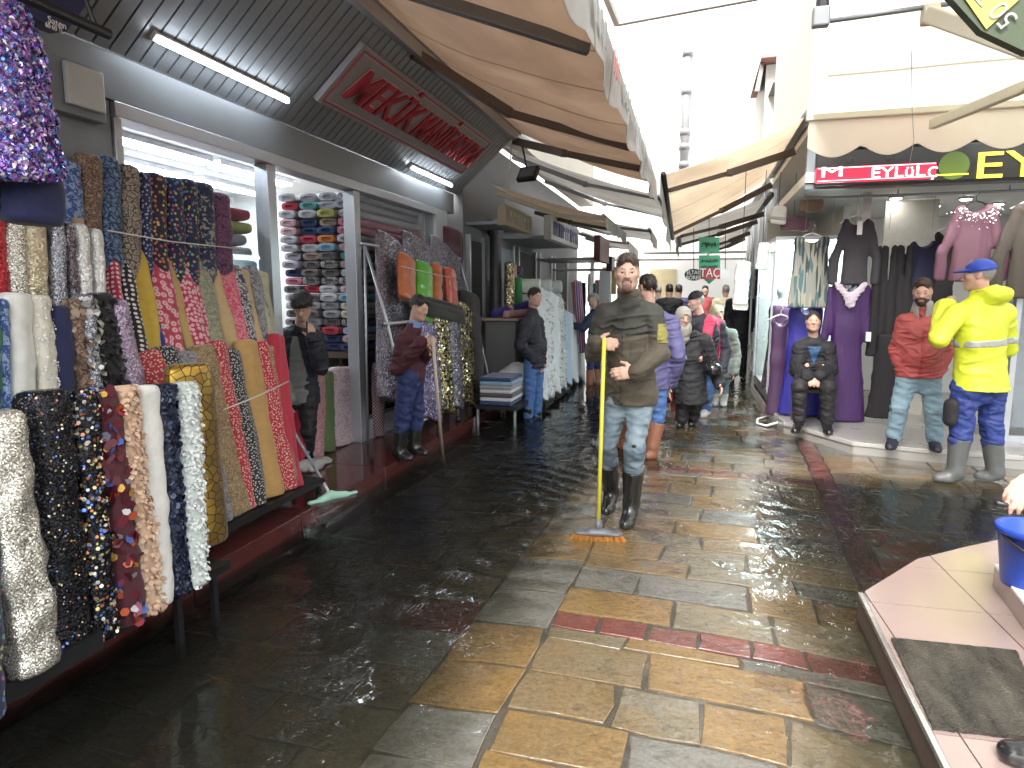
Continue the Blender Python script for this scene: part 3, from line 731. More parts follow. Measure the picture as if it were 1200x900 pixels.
# ------------------------------------------------------------------ left building with the fabric shop
WX = -3.10
bl = emp('fabric_shop_building', (-3.4, 4, -.2), 'grey metal-clad fabric shop with glass front and slatted sloping soffit', 'building')
boxo('back_wall', (-6.4, -3, -.2), (-6.2, 8.2, 3.0), WHITEW, bl)
boxo('side_wall', (-6.2, 7.85, -.2), (-3.2, 8.0, 3.0), WHITEW, bl)
boxo('side_wall', (-6.2, -3.1, -.2), (-3.2, -3.0, 3.0), WHITEW, bl)
boxo('ceiling', (-6.2, -3, 2.86), (-3.16, 8.0, 2.95), WHITEW, bl)
boxo('upper_wall', (-2.95, -4, 3.75), (-2.6, 17, 10), CREAMW, bl)
boxo('pilaster', (-3.4, 2.36, PZ), (-3.06, 2.93, 2.55), GREYPANEL, bl, bevel=.006)
boxo('near_wall', (-3.4, -3, PZ), (-3.12, 2.355, 2.55), GREYPANEL, bl)
boxo('end_pillar', (-3.4, 7.46, PZ), (-3.04, 7.84, 2.55), ALU, bl, bevel=.006)
boxo('header_beam', (-3.24, -3, 2.553), (-3.05, 8.1, 2.80), GREYPANEL, bl, bevel=.006)
boxo('header_trim', (-3.19, 2.935, 2.47), (-3.03, 7.455, 2.549), ALU, bl, bevel=.004)
for a, b in ((4.24, 4.34), (5.50, 5.61), (2.935, 2.985), (7.40, 7.455)): boxo('mullion', (-3.16, a, PZ), (-3.045, b, 2.467), ALU, bl, bevel=.004)
boxo('window_sill', (-3.16, 2.99, PZ), (-3.05, 4.235, .42), ALU, bl); boxo('window_sill', (-3.16, 5.615, PZ), (-3.05, 7.395, .30), ALU, bl)
boxo('window_pane', (-3.104, 2.99, .424), (-3.096, 4.235, 2.466), GLASS, bl); boxo('window_pane', (-3.104, 5.615, .304), (-3.096, 7.395, 2.466), GLASS, bl)
# sloping soffit of narrow slats
S0, S1 = V(-3.06, 0, 2.81), V(-2.30, 0, 3.48); sd_ = nrm(S1 - S0); sn_ = nrm(V(sd_[2], 0, -sd_[0]))     # normal faces down and out to the street
def soff(t_, y, off=0): p = S0 + sd_ * t_ + sn_ * off; return V(p[0], y, p[2])
SL = np.linalg.norm(S1 - S0)
MB().bar(soff(SL / 2, -3, -.05), soff(SL / 2, 8.3, -.05), .06, SL, up=sd_).build('soffit_backing', DARKMETAL, bl)
sg = None; y = .7
while y < 8.25:
    a, b = soff(.0, 0, -.012), soff(SL, 0, -.012)
    if sg is None:
        o = MB().bar(V(a[0], 0, a[2]), V(b[0], 0, b[2]), .086, .022, up=sn_).build('soffit_slat', SLATM, bl, org=(0, 0, 0)); sg = o
    else:
        o = sg.copy(); COL.objects.link(o)
    o.location = V(0, y, 0) - ploc(bl); y += .1
MB().bar(V(-2.27, -3, 3.50), V(-2.27, 8.3, 3.50), .06, .10).build('soffit_edge', STEEL, bl, bevel=.004)
MB().bar(V(-2.36, -3, 3.60), V(-2.36, 9.2, 3.60), .12, .11).build('awning_box', GREYPANEL, bl, bevel=.01)

def tube_light(name, y0, y1, tt, label):
    p0, p1 = soff(tt, y0, .045), soff(tt, y1, .045); t_ = emp(name, (p0 + p1) / 2, label, 'light')
    MB().bar(soff(tt, y0 - .02, .016), soff(tt, y1 + .02, .016), .05, .03, up=sn_).build('housing', mat('white_plastic', (.75, .76, .78), .4), t_, bevel=.004)
    MB().tube([p0, p1], .016, 10).build('tube', TUBE, t_, True)
tt1 = (3.06 - 2.90) / -sd_[0] * -1 if False else .20
tube_light('fluorescent_lamp', 3.12, 4.30, .19, 'long lit fluorescent tube under the soffit over the shop window')
tube_light('fluorescent_lamp', 6.60, 7.75, .11, 'short lit fluorescent tube under the soffit beyond the red lettered sign')
# the sign
SGM = mat('sign_panel_grey', (.34, .335, .35), .35, .1, .08, 2)
LETR = mat('sign_red', (.42, .03, .05), .4, 0, .1); PINK = mat('sign_pink_outline', (.6, .42, .44), .4, 0, .05)
t0, t1 = .29, .84; ya, yb = 4.55, 7.72
sg_ = emp('shop_sign', soff((t0 + t1) / 2, (ya + yb) / 2, .02), 'grey soffit sign with slanted red raised lettering and thin red border', 'sign')
MB().bar(soff((t0 + t1) / 2, ya, .03), soff((t0 + t1) / 2, yb, .03), .05, t1 - t0, up=sd_).build('panel', SGM, sg_, bevel=.006)
fr_ = MB()
for tq in (t0 + .035, t1 - .035): fr_.bar(soff(tq, ya + .05, .058), soff(tq, yb - .05, .058), .006, .010, up=sd_)
for yq in (ya + .05, yb - .05): fr_.bar(soff(t0 + .035, yq, .058), soff(t1 - .035, yq, .058), .006, .010, up=(0, 1, 0))
fr_.build('border', LETR, sg_); fr2 = MB()
for tq in (t0 + .052, t1 - .052): fr2.bar(soff(tq, ya + .07, .058), soff(tq, yb - .07, .058), .005, .007, up=sd_)
fr2.build('border_line', PINK, sg_)
for body, yc, wd in (('MEKİK', 5.28, 1.2), ('MANİFATURA', 6.78, 1.68)):
    text('letter_outline', body, .42, soff((t0 + t1) / 2 - .01, yc, .062), (0, 1, 0), sd_, PINK, sg_, .004, width=wd + .03, shear=.3, fat=.013)
    text('letters', body, .42, soff((t0 + t1) / 2 - .01, yc, .075), (0, 1, 0), sd_, LETR, sg_, .012, width=wd, shear=.3, fat=.003)

# ------------------------------------------------------------------ awnings
def awn_mat(name, col, tr=.35, stripe=None, dirt=.25):
    t = NT(name); ob = t.coord('Object'); n = t.noise(t.coord('Object', (1, .7, 1), (0, 0, .4)), 1.6, 6, .65, .3)
    c = t.mix(t.ramp(n.outputs[0], [(.35, (1, 1, 1)), (.7, (1 - dirt, 1 - dirt * 1.1, 1 - dirt * 1.2))]), col, col, 'MIX')
    c = t.mix(1.0, t.mix(0, col, col), t.ramp(n.outputs[0], [(.3, (1, 1, 1)), (.72, (1 - dirt, 1 - dirt * 1.08, 1 - dirt * 1.15))]), 'MULTIPLY')
    sx = t.n('SeparateXYZ'); t.l(ob, sx.inputs[0]); fy = t.math('FRACT', t.math('MULTIPLY', sx.outputs[1], 1.15))
    c = t.mix(1.0, c, t.ramp(fy, [(0, (.62, .6, .57)), (.035, (1, 1, 1))], 'CONSTANT'), 'MULTIPLY')       # seams between the cloth widths
    d = t.n('BsdfDiffuse'); t.l(c, d.inputs[0]); tl = t.n('BsdfTranslucent'); t.l(c, tl.inputs[0]); mx = t.n('MixShader'); mx.inputs[0].default_value = tr
    bn = t.bump(t.noise(ob, 180, 2).outputs[0], .2, .003); t.l(bn, d.inputs['Normal'])
    t.l(d.outputs[0], mx.inputs[1]); t.l(tl.outputs[0], mx.inputs[2]); t.l(mx.outputs[0], t.out.inputs[0]); return t.m
AW_TAN = awn_mat('tan_awning', (.62, .51, .42), .55); AW_BEIGE = awn_mat('beige_awning', (.84, .76, .65), .75); AW_GREY = awn_mat('grey_awning', (.66, .65, .63), .65); AW_CREAM = awn_mat('cream_awning', (.9, .88, .8), .78, dirt=.04)
VALM = awn_mat('valance_white', (.72, .71, .68), .4, dirt=.3)
ARM = mat('awning_arm_brown', (.13, .10, .085), .5, .1, .15); ARMG = mat('awning_arm_grey', (.20, .21, .22), .45, .4, .15); ARMC = mat('awning_arm_cream', (.62, .58, .47), .5, 0, .1)
def sheet(name, p00, p10, p01, p11, m, parent, sag=.05, nu=14, nv=18, th=.004, rip=.012, seed=0, edge=None):
    """cloth between four corners (u along the front bar, v from the roller to the front bar)"""
    vs, fs = [], []
    p00, p10, p01, p11 = map(lambda a: np.asarray(a, float), (p00, p10, p01, p11))
    nn = nrm(np.cross(p10 - p00, p01 - p00)); nn = nn if nn[2] > 0 else -nn
    for k in (0, 1):
        for j in range(nv + 1):
            for i in range(nu + 1):
                u, v = i / nu, j / nv; p = (p00 * (1 - u) + p10 * u) * (1 - v) + (p01 * (1 - u) + p11 * u) * v
                z = -sag * 4 * v * (1 - v) * (.7 + .3 * math.sin(u * 9 + seed)) - rip * math.sin(u * 23 + seed + 3 * v) * v * (1 - v) * 2
                z += .02 * mnoise.noise(Vector((u * 4, v * 3, seed))) * (1 - abs(2 * v - 1))
                vs.append(p + nn * (z - k * th))
    N = (nu + 1) * (nv + 1); W1 = nu + 1
    for j in range(nv):
        for i in range(nu):
            a = j * W1 + i; fs += [(a, a + 1, a + W1 + 1, a + W1), (N + a + W1, N + a + W1 + 1, N + a + 1, N + a)]
    return me(name, vs, fs, m, parent, True)
def valance(name, a, b, drop, m, parent, scal=.18, dep=.05, th=.004, wav=.02, seed=0, lean=(0, 0, 0)):
    a = np.asarray(a, float); b = np.asarray(b, float); L = np.linalg.norm(b - a); n = max(12, int(L / .03)); d = (b - a) / L; nn = nrm(np.cross(d, V(0, 0, 1))); vs, fs = [], []
    lean = np.asarray(lean, float)
    for k in (0, 1):
        for i in range(n + 1):
            s_ = L * i / n; bot = drop - dep * (1 - abs(math.sin(math.pi * s_ / scal))) if scal else drop
            for j in range(4):
                q = j / 3; vs.append(a + d * s_ - V(0, 0, bot * q) + nn * (wav * q * math.sin(s_ * 5 + seed) + k * th) + lean * q)
    N = (n + 1) * 4
    for i in range(n):
        for j in range(3):
            c = i * 4 + j; fs += [(c, c + 4, c + 5, c + 1), (N + c + 1, N + c + 5, N + c + 4, N + c)]
    return me(name, vs, fs, m, parent, True)
def awn_arm(parent, root, elbow, tip, m, w0=.06, w1=.045):
    MB().bar(root, elbow, w0 * .7, w0).build('arm', m, parent, bevel=.008); MB().bar(elbow, tip, w1 * .7, w1).build('forearm', m, parent, bevel=.008)
    e = np.asarray(elbow); MB().box(e - V(.035, .045, .035), e + V(.035, .045, .035)).build('elbow_joint', m, parent, bevel=.012)

# left row: big tan awning
a1 = emp('awning', (-2.3, 5, 3.5), 'large tan fabric awning with folding arms over the fabric shop front', 'awning')
BK, FR = (-2.34, 3.66), (-.56, 2.99)
sheet('canopy', (BK[0], .6, BK[1]), (BK[0], 8.7, BK[1]), (FR[0], .6, FR[1]), (FR[0], 8.7, FR[1] - .06), AW_TAN, a1, .10, 60, 18, rip=.05, seed=1)
MB().tube([(FR[0], .58, FR[1]), (FR[0], 8.72, FR[1] - .06)], .03, 10).build('front_bar', ARM, a1, True)
v1 = valance('valance', (FR[0] + .03, .6, FR[1] + .01), (FR[0] + .03, 8.7, FR[1] - .05), .30, VALM, a1, scal=.42, dep=.03, wav=.03)
GREYINK = mat('faded_print', (.30, .30, .29), .8); REDINK = mat('faded_red_print', (.45, .16, .15), .8)
for i, (yy, wd) in enumerate(((3.2, .5), (3.9, .35), (4.5, .55), (5.3, .5), (6.1, .4), (6.8, .6))):
    pr = MB()
    for k in range(3):
        pr.box((FR[0] + .068, yy + k * wd * .3, 2.77), (FR[0] + .071, yy + k * wd * .3 + wd * .12, 2.90))
    pr.build('printed_mark', GREYINK if i != 1 else REDINK, a1)
awn_arm(a1, (-2.30, 2.2, 3.50), (-1.62, 3.55, 3.19), (-.66, 4.05, 2.96), ARMG, .10, .075)
awn_arm(a1, (-2.30, 8.3, 3.46), (-1.5, 7.6, 3.12), (-.64, 7.5, 2.89), ARM, .09, .07)
awn_arm(a1, (-2.30, 5.2, 3.48), (-1.75, 6.2, 3.22), (-.66, 6.6, 2.93), ARM, .09, .07)

# second, lower beige awning further on
a2 = emp('awning', (-2.5, 9.5, 2.9), 'small low beige awning with cream sign boards under it', 'awning')
sheet('canopy', (-2.65, 8.35, 2.96), (-2.65, 10.9, 2.96), (-1.15, 8.35, 2.50), (-1.15, 10.9, 2.50), AW_BEIGE, a2, .06, 16, 12, seed=4)
MB().tube([(-1.15, 8.33, 2.50), (-1.15, 10.92, 2.50)], .025, 10).build('front_bar', ARMC, a2, True)
valance('valance', (-1.12, 8.35, 2.50), (-1.12, 10.9, 2.50), .17, VALM, a2, scal=.3, dep=.03)
awn_arm(a2, (-2.6, 8.5, 2.86), (-1.9, 9.1, 2.62), (-1.2, 8.8, 2.50), ARMC); awn_arm(a2, (-2.6, 10.7, 2.86), (-1.9, 10.1, 2.62), (-1.2, 10.4, 2.50), ARM)
# grey awnings of the shops beyond
for i, (y0, y1, xb, xf, zb, zf, m, lb) in enumerate(((8.95, 11.3, -2.6, -.50, 3.55, 2.80, AW_GREY, 'grey awning hanging above the small beige awning'),
        (11.5, 13.4, -2.7, -.8, 3.1, 2.62, AW_GREY, 'grey sagging awning with white valance further down the left row'), (13.9, 16.2, -2.7, -1.4, 3.0, 2.6, AW_GREY, 'farthest dull grey awning of the left row'))):
    aw = emp('awning', (xb, (y0 + y1) / 2, zb), lb, 'awning')
    sheet('canopy', (xb, y0, zb), (xb, y1, zb), (xf, y0, zf), (xf, y1, zf - .04), m, aw, .08, 14, 10, seed=i * 2 + 3, rip=.03)
    MB().tube([(xf, y0, zf), (xf, y1, zf - .04)], .03, 8).build('front_bar', ARMG, aw, True)
    valance('valance', (xf + .03, y0, zf), (xf + .03, y1, zf - .04), .22, VALM, aw, scal=.35, dep=.03)
    for yy in (y0 + .15, y1 - .15): awn_arm(aw, (xb + .05, yy, zb - .12), ((xb + xf) / 2, yy + .25, (zb + zf) / 2 - .12), (xf, yy, zf - .02), ARMG)

# right row awnings
for i, (y0, y1, xb, xf, zb, zf, m, lb) in enumerate(((7.0, 10.3, .98, -.36, 3.22, 2.73, AW_BEIGE, 'beige awning with brown folding arms over the lit glass showcase'),
        (10.4, 12.6, 1.0, -.30, 2.95, 2.52, AW_GREY, 'grey awning behind the beige one on the right row'), (13.2, 15.6, 1.0, .25, 2.9, 2.55, AW_GREY, 'farthest grey awning of the right row over the crowd'))):
    aw = emp('awning', (xb, (y0 + y1) / 2, zb), lb, 'awning'); dr_ = .38 if i == 0 else .12
    sheet('canopy', (xb, y0, zb), (xb, y1, zb), (xf, y0, zf), (xf, y1, zf - dr_), m, aw, .05, 14, 12, seed=i * 2 + 8)
    MB().tube([(xf, y0 - .02, zf), (xf, y1, zf - dr_)], .028, 8).build('front_bar', DARKMETAL if i == 0 else ARMG, aw, True)
    valance('valance', (xf - .03, y0, zf), (xf - .03, y1, zf - dr_), .24, VALM, aw, scal=.5, dep=.03)
    MB().tube([(xb, y0 - .03, zb), (xb, y1, zb)], .05, 10).build('roller', ARMG, aw, True)
    for yy, dq in ((y0 + .55, .06), (y1 - .5, dr_ * .85)): awn_arm(aw, (xb, yy + .35, zb - .16), ((xb + xf) / 2, yy + .1, (zb + zf - dq) / 2 - .12), (xf + .03, yy, zf - dq - .02), ARM, .08, .05)

# cream awning on the right with scalloped valance
a5 = emp('awning', (2.9, 4.5, 3.2), 'cream awning with scalloped valance and cream arms above the clothes shop', 'awning')
AY, AZ = 6.0, 2.965
sheet('canopy', (.86, 2.6, 3.75), (5.2, 2.6, 3.75), (.86, AY, AZ), (5.2, AY, AZ), AW_CREAM, a5, .05, 20, 14, seed=3)
MB().box((.82, AY - .035, AZ - .045), (5.2, AY + .035, AZ + .045)).build('front_bar', ARMC, a5, bevel=.01)
valance('valance', (.84, AY - .005, AZ - .04), (5.2, AY - .005, AZ - .04), .30, AW_CREAM, a5, scal=.40, dep=.085, wav=.012)
e_ = gy(1092, 146, AY - .06); awn_arm(a5, gy(1330, 30, 3.9), gy(1205, 100, 5.0), e_, ARMC, .08, .075)
# nearer frame at the top edge of the view
a6 = emp('retracted_awning', gy(1060, 10, 4.2), 'bare metal awning front bar with clip and cream arm high on the right', 'awning')
MB().tube([gy(955, 27, 4.2), gy(1240, -14, 4.2)], .014, 8).build('front_bar', ARMG, a6, True)
MB().box(gy(962, 22, 4.2) - V(.045, .03, .045), gy(962, 22, 4.2) + V(.045, .03, .06)).build('clip', ARMG, a6, bevel=.01)
MB().box(gy(963, 4, 4.2) - V(.03, .02, .06), gy(963, 4, 4.2) + V(.04, .02, .12)).build('wrapped_cloth', DARKMETAL, a6, bevel=.02)
MB().bar(gy(1088, 17, 4.18), gy(1260, 78, 3.6), .06, .085).build('arm', ARMC, a6, bevel=.01)
MB().box(gy(1090, 17, 4.2) - V(.04, .04, .05), gy(1090, 17, 4.2) + V(.04, .04, .05)).build('arm_joint', ARMC, a6, bevel=.012)
a7 = emp('retracted_awning', gy(722, 24, 4.6), 'thin grey metal frame corner crossing the open strip of sky', 'awning')
MB().bar(gy(722, 26, 4.6), gy(905, -8, 4.6), .035, .05).build('cross_bar', mat('pale_metal', (.5, .5, .48), .5, .2), a7, bevel=.006)
MB().bar(gy(723, 27, 4.6), gy(700, -30, 4.1), .035, .05).build('side_bar', MATS['pale_metal'], a7, bevel=.006)
# ------------------------------------------------------------------ right: clothes shop
ST = .12
sp = [gz(919, 495, ST)[:2], gz(1000, 518, ST)[:2], gz(1090, 527, ST)[:2], gz(1200, 535, ST)[:2], (5.4, 6.2), (5.4, 10.9), (.9, 10.9), (.92, 8.6)]
STEPM = mat('grey_stone_step', (.34, .33, .31), .3, 0, .15, 3, .15, 40, coat=.2)
stp = emp('shop_step', (2.5, 8, -.2), 'pale grey stone step in front of the clothes shop', 'step')
MB().prism([tuple(p) for p in sp], -.3, ST).build('step_slab', STEPM, stp, bevel=.012)
MB().prism([tuple(np.array(p) + np.array((-.012, -.012 if i < 4 else .0))) for i, p in enumerate(sp[:4])] + [tuple(np.array(p) + np.array((0, .10))) for p in sp[:4]][::-1], ST - .035, ST + .004).build('nosing', mat('step_edge_stone', (.45, .44, .42), .25, 0, .1), stp, bevel=.004)
br = emp('clothes_shop_building', (3, 9, -.1), 'bright white clothes shop with open front and spot lit ceiling', 'building')
SHZ = 2.60
boxo('back_wall', (1.0, 10.6, ST), (5.6, 10.8, SHZ), WHITEW, br); boxo('right_wall', (5.4, 6.8, ST), (5.6, 10.595, SHZ), WHITEW, br)
boxo('left_wall', (1.72, 9.0, ST), (1.80, 10.595, SHZ), WHITEW, br)
boxo('ceiling', (1.0, 7.1, SHZ + .004), (5.6, 10.8, SHZ + .1), WHITEW, br)
boxo('upper_wall', (1.02, 7.3, SHZ + .5), (6, 10.8, 6.5), PALEW, br); boxo('sign_beam', (1.0, 7.12, SHZ - .06), (5.4, 7.22, SHZ + .0), GREYPANEL, br, bevel=.006)
boxo('fascia', (1.02, 7.24, SHZ + .104), (5.6, 7.34, SHZ + .5), GREYPANEL, br)
boxo('front_post', (1.70, 7.95, ST), (1.79, 8.05, SHZ), WHITEW, br, bevel=.006)
boxo('wall_panel', (2.06, 8.5, ST), (2.60, 8.56, SHZ - .02), mat('shop_display_panel', (.62, .6, .54), .5), br)
# shop window behind the yellow coat
boxo('window_pane', (2.95, 7.2, ST + .06), (5.38, 7.21, SHZ - .07), glass('shop_window_glass', (.94, .96, .97)), br); boxo('window_frame', (2.90, 7.17, ST), (2.948, 7.24, SHZ - .065), ALU, br); boxo('window_bottom_rail', (2.95, 7.17, ST), (5.38, 7.24, ST + .055), ALU, br)
def spot(p, label):
    e = emp('ceiling_spot', p, label, 'light'); MB().lathe(p, [(.075, 0), (.08, -.012), (.06, -.016)], 16).build('rim', MATS['white_plastic'], e, True); MB().lathe(p - V(0, 0, .018), [(.055, 0), (.05, -.006)], 16).build('lamp', LEDW, e, True)
for px, py in ((1072, 236), (1096, 240), (1132, 232), (1050, 231), (1170, 238)):
    p = gz(px, py, SHZ); spot(p, 'round white spot lamp set in the clothes shop ceiling'); 
for o in COL.objects:
    if o.name.startswith('ceiling_spot'): o['group'] = 'ceiling spots of the clothes shop'
# shop lettering and LED sign
BLK = mat('sign_black', (.012, .012, .012), .3, 0, .1); YEL = emis('sign_yellow_lit', (.75, .62, .04), .55); GRN = emis('sign_green_lit', (.06, .10, .008), .2)
SY = 7.02
s2 = emp('shop_sign', gy(1150, 196, SY), 'black backlit sign board with big yellow letters and green disc over the clothes shop', 'sign')
pa, pb = gy(1098, 176, SY), gy(1098, 212, SY)
MB().box((gy(940, 200, SY)[0] + .12, SY, pb[2]), (4.6, SY + .07, pa[2] + .05)).build('board', BLK, s2, bevel=.008)
MB().box((gy(1085, 200, SY)[0], SY - .006, gy(1100, 206, SY)[2]), (gy(1135, 200, SY)[0], SY - .001, gy(1100, 205, SY)[2] + .004)).build('rule', YEL, s2)
text('letters', 'EYLÜL', .33, gy(1140, 196, SY - .012), (1, 0, 0), (0, 0, 1), YEL, s2, .006, align='LEFT', width=1.35)
dm = MB(); cdc = gy(1118, 194, SY - .004); dm.add([cdc] + [cdc + V(math.cos(a) * .125, 0, math.sin(a) * .125) for a in np.linspace(0, 2 * math.pi, 24, endpoint=False)], [(0, 1 + (i + 1) % 24, 1 + i) for i in range(24)])
dm.build('green_disc', GRN, s2)
LY = 6.62
led = emp('led_display', gy(1026, 201, LY), 'long red LED display reading EYLÜL hanging under the cream valance', 'sign')
q0, q1 = gy(956, 214, LY), gy(1098, 190, LY)
REDLED = NT('red_led_panel'); uvv = REDLED.coord('Object'); vv_ = REDLED.vor(uvv, 95, 'F1', 0.0); REDLED.pbr((.1, .005, .01), .3, emit=REDLED.ramp(vv_.outputs['Distance'], [(.2, (.9, .02, .06)), (.5, (.32, .005, .015))]), estr=.8)
MB().box((q0[0], LY, q0[2]), (q1[0], LY + .06, q1[2])).build('panel', REDLED.m, led, bevel=.004)
LW = emis('led_letters', (1, .6, .6), 2.2); LR = emis('led_border', (1, .3, .35), 2)
text('letters', 'M', .125, gy(975, 202, LY - .006), (1, 0, 0), (0, 0, 1), LW, led, .001, width=.17); text('letters', 'EYLüL', .125, gy(1052, 202, LY - .006), (1, 0, 0), (0, 0, 1), LW, led, .002, width=.42); text('letters', 'Ç', .125, gy(1093, 202, LY - .006), (1, 0, 0), (0, 0, 1), LW, led, .002, width=.07)
bd = MB(); 
for za in (q0[2] + .008, q1[2] - .012): bd.box((q0[0] + .01, LY - .006, za), (q1[0] - .01, LY - .001, za + .005))
bd.build('border', LR, led)
MB().tube([V(q0[0] + .2, LY + .03, q1[2]), V(q0[0] + .2, LY + .06, 3.02)], .006, 6).build('hanger_wire', DARKMETAL, led); MB().tube([V(q1[0] - .2, LY + .03, q1[2]), V(q1[0] - .2, LY + .06, 3.02)], .006, 6).build('hanger_wire', DARKMETAL, led)
# beam carrying the signs reaches the shop fascia
boxo('sign_bracket', (1.15, SY + .075, 2.93), (4.6, 7.235, 2.98), STEEL, br); boxo('sign_bracket', (1.2, LY + .065, 3.02), (2.3, 7.235, 3.06), STEEL, br)

# ------------------------------------------------------------------ lit glass showcase on the corner
gc = emp('glass_showcase', (1.25, 9.4, 0), 'tall brightly lit glass showcase on black legs at the street corner', 'showcase')
X0, X1, Y0, Y1, Z0, Z1 = .90, 1.66, 8.5, 10.4, .20, 2.16
boxo('base', (X0, Y0, Z0), (X1, Y1, Z0 + .10), DARKMETAL, gc, bevel=.006)
for x in (X0 + .03, X1 - .03):
    for y in (Y0 + .04, Y1 - .04): boxo('leg', (x - .02, y - .02, -.04), (x + .02, y + .02, Z0), DARKMETAL, gc)
boxo('top', (X0, Y0, Z1), (X1, Y1, Z1 + .05), ALU, gc, bevel=.005)
for x, y in ((X0, Y0), (X1, Y0), (X0, Y1), (X1, Y1)): boxo('corner_post', (x - .012, y - .012, Z0 + .1), (x + .012, y + .012, Z1), ALU, gc)
boxo('glass_side', (X0 - .002, Y0 + .014, Z0 + .104), (X0 + .004, Y1 - .014, Z1 - .004), GLASS, gc); boxo('glass_front', (X0 + .014, Y0 - .002, Z0 + .104), (X1 - .014, Y0 + .004, Z1 - .004), GLASS, gc)
boxo('back_panel', (X1 + .004, Y0 + .02, Z0 + .1), (X1 + .02, Y1 - .02, Z1), WHITEW, gc); boxo('far_panel', (X0 + .02, Y1 + .004, Z0 + .1), (X1 - .02, Y1 + .02, Z1), WHITEW, gc)
boxo('shelf_floor', (X0 + .015, Y0 + .015, Z0 + .102), (X1 - .015, Y1 - .015, Z0 + .115), WHITEW, gc)
boxo('light_panel', (X0 + .05, Y0 + .06, Z1 - .03), (X1 - .05, Y1 - .3, Z1 - .006), emis('showcase_light', (.86, 1, .97), 7), gc)
# dressed bust inside the case
def bust(px, py, y, label, col, mname):
    p = gy(px, py, y); e = emp('mannequin_bust', (p[0], y, Z0 + .116), label, 'mannequin'); f = Fd()
    f.cone(p + V(0, 0, -.16), p + V(0, 0, -.42), .13, .10, .05, V(0, 1, 0), .7); f.cone(p, p + V(0, 0, -.1), .035, .05, .05); f.ell(p + V(0, 0, .1), (.06, .075, .09), None, .03)
    f.mesh('torso', .014, mat('mannequin_white', (.75, .75, .74), .35), e)
    f = Fd(); f.cone(p + V(0, 0, -.17), p + V(0, 0, -.45), .145, .12, .05, V(0, 1, 0), .72); f.cone(p + V(0, 0, -.45), V(p[0], y, Z0 + .16), .12, .19, .05, V(0, 1, 0), .75); f.noise(.008, 40, 3, (1, 1, .2)); f.cut((0, 0, 1), p + V(0, 0, -.08)); f.mesh('dress', .014, mat(mname, col, .6), e)
bust(915, 350, 9.1, 'white mannequin bust in a mauve dress inside the glass showcase', (.16, .07, .15), 'mauve_dress')
hose = emp('white_hose', gz(900, 497, -.02), 'white hose end lying under the glass showcase', 'hose')
MB().tube([gz(935, 491, .13), gz(915, 494, .06), gz(898, 499, .02), gz(887, 496, .015), gz(888, 491, .015), gz(900, 488, .015)], .014, 8).build('hose_tube', MATS['white_plastic'], hose, True)

# ------------------------------------------------------------------ garments hanging in the shop
def garment(name, label, cat, px0, px1, pt, pb, y, m, kind='top', hang=True, deco=None, group=None, vox=.013, sleeves=True, hm=None):
    a, b = gy(px0, pt, y), gy(px1, pt, y); c = (a + b) / 2; wd = (b[0] - a[0]) / 2; zb = gy((px0 + px1) / 2, pb, y)[2]; zt = c[2]
    e = emp(name, (c[0], y, zb), label, cat, group); f = Fd(); dx = V(0, 1, 0); X = c[0]
    if kind == 'top':
        sw = wd * (.52 if sleeves else .8)
        f.cone(V(X - sw * .7, y, zt - .05), V(X + sw * .7, y, zt - .05), .05, .05, .05); f.cone(V(X, y, zt - .16), V(X, y, zb), sw * .95, sw * 1.18, .06, dx, .34)
        if sleeves:
            for q in (-1, 1): f.cone(V(X + q * sw * .8, y, zt - .07), V(X + q * wd * .9, y - .02, zt - .45 * (zt - zb) - .12), .06, .05, .02, dx, .6); f.cone(V(X + q * wd * .9, y - .02, zt - .45 * (zt - zb) - .12), V(X + q * wd * .9, y, zb + .04), .05, .052, .006, dx, .6)
        f.ell(V(X, y - .03, zt + .0), (.085, .12, .075), None, .02, True)
    elif kind == 'dress':
        f.cone(V(X - wd * .5, y, zt - .05), V(X + wd * .5, y, zt - .05), .04, .04, .05); f.cone(V(X, y, zt - .12), V(X, y, zt - .5), wd * .75, wd * .62, .05, dx, .4); f.cone(V(X, y, zt - .5), V(X, y, zb), wd * .62, wd * 1.0, .08, dx, .42)
        f.ell(V(X, y - .05, zt - .0), (.07, .12, .10), None, .02, True)
        if sleeves:
            for q in (-1, 1): f.cone(V(X + q * wd * .62, y, zt - .08), V(X + q * wd * .9, y - .01, zt - .6), .06, .045, .04, dx, .6)
    elif kind == 'skirt':
        f.cone(V(X, y, zt - .05), V(X, y, zb), wd * .55, wd, .05, dx, .4)
    elif kind == 'row':                      # several pieces close together on one rail
        n = 5
        for i in range(n):
            xx = X - wd * .8 + 1.6 * wd * i / (n - 1); f.cone(V(xx, y + .03 * (i % 2), zt - .06), V(xx, y + .03 * (i % 2), zb + .05 * (i % 3)), wd * .2, wd * .3, .02, dx, .7)
    f.cut((0, 0, -1), (0, 0, zb)); f.cut((0, 0, 1), (0, 0, zt))
    f.noise(.014, 36, sum(map(ord, name)) % 90, (1, .6, .1)); f.noise(.005, 90, 6, (1, 1, .35)); f.mesh('fabric', vox, m, e)
    if hang:
        h = MB(); h.tube([V(X - .17, y, zt - .045), V(X - .05, y, zt + .02), V(X, y, zt + .035), V(X + .05, y, zt + .02), V(X + .17, y, zt - .045)], .009, 6); h.tube([V(X, y, zt + .035), V(X, y, zt + .08), V(X + .025, y, zt + .105), V(X + .01, y, zt + .13)], .004, 6)
        h.build('hanger', hm or mat('hanger_white', (.75, .75, .74), .4), e, True)
    if deco: deco(e, V(X, y, zt), wd, zb)
    return e
BLACKCL = mat('black_fabric', (.014, .013, .015), .8, 0, .3, 20, .3, 200); CHAR = mat('charcoal_fabric', (.045, .042, .05), .75, 0, .3, 14, .3, 200); NAVYCL = mat('navy_fabric', (.012, .014, .05), .7, 0, .3, 14, .3, 200)
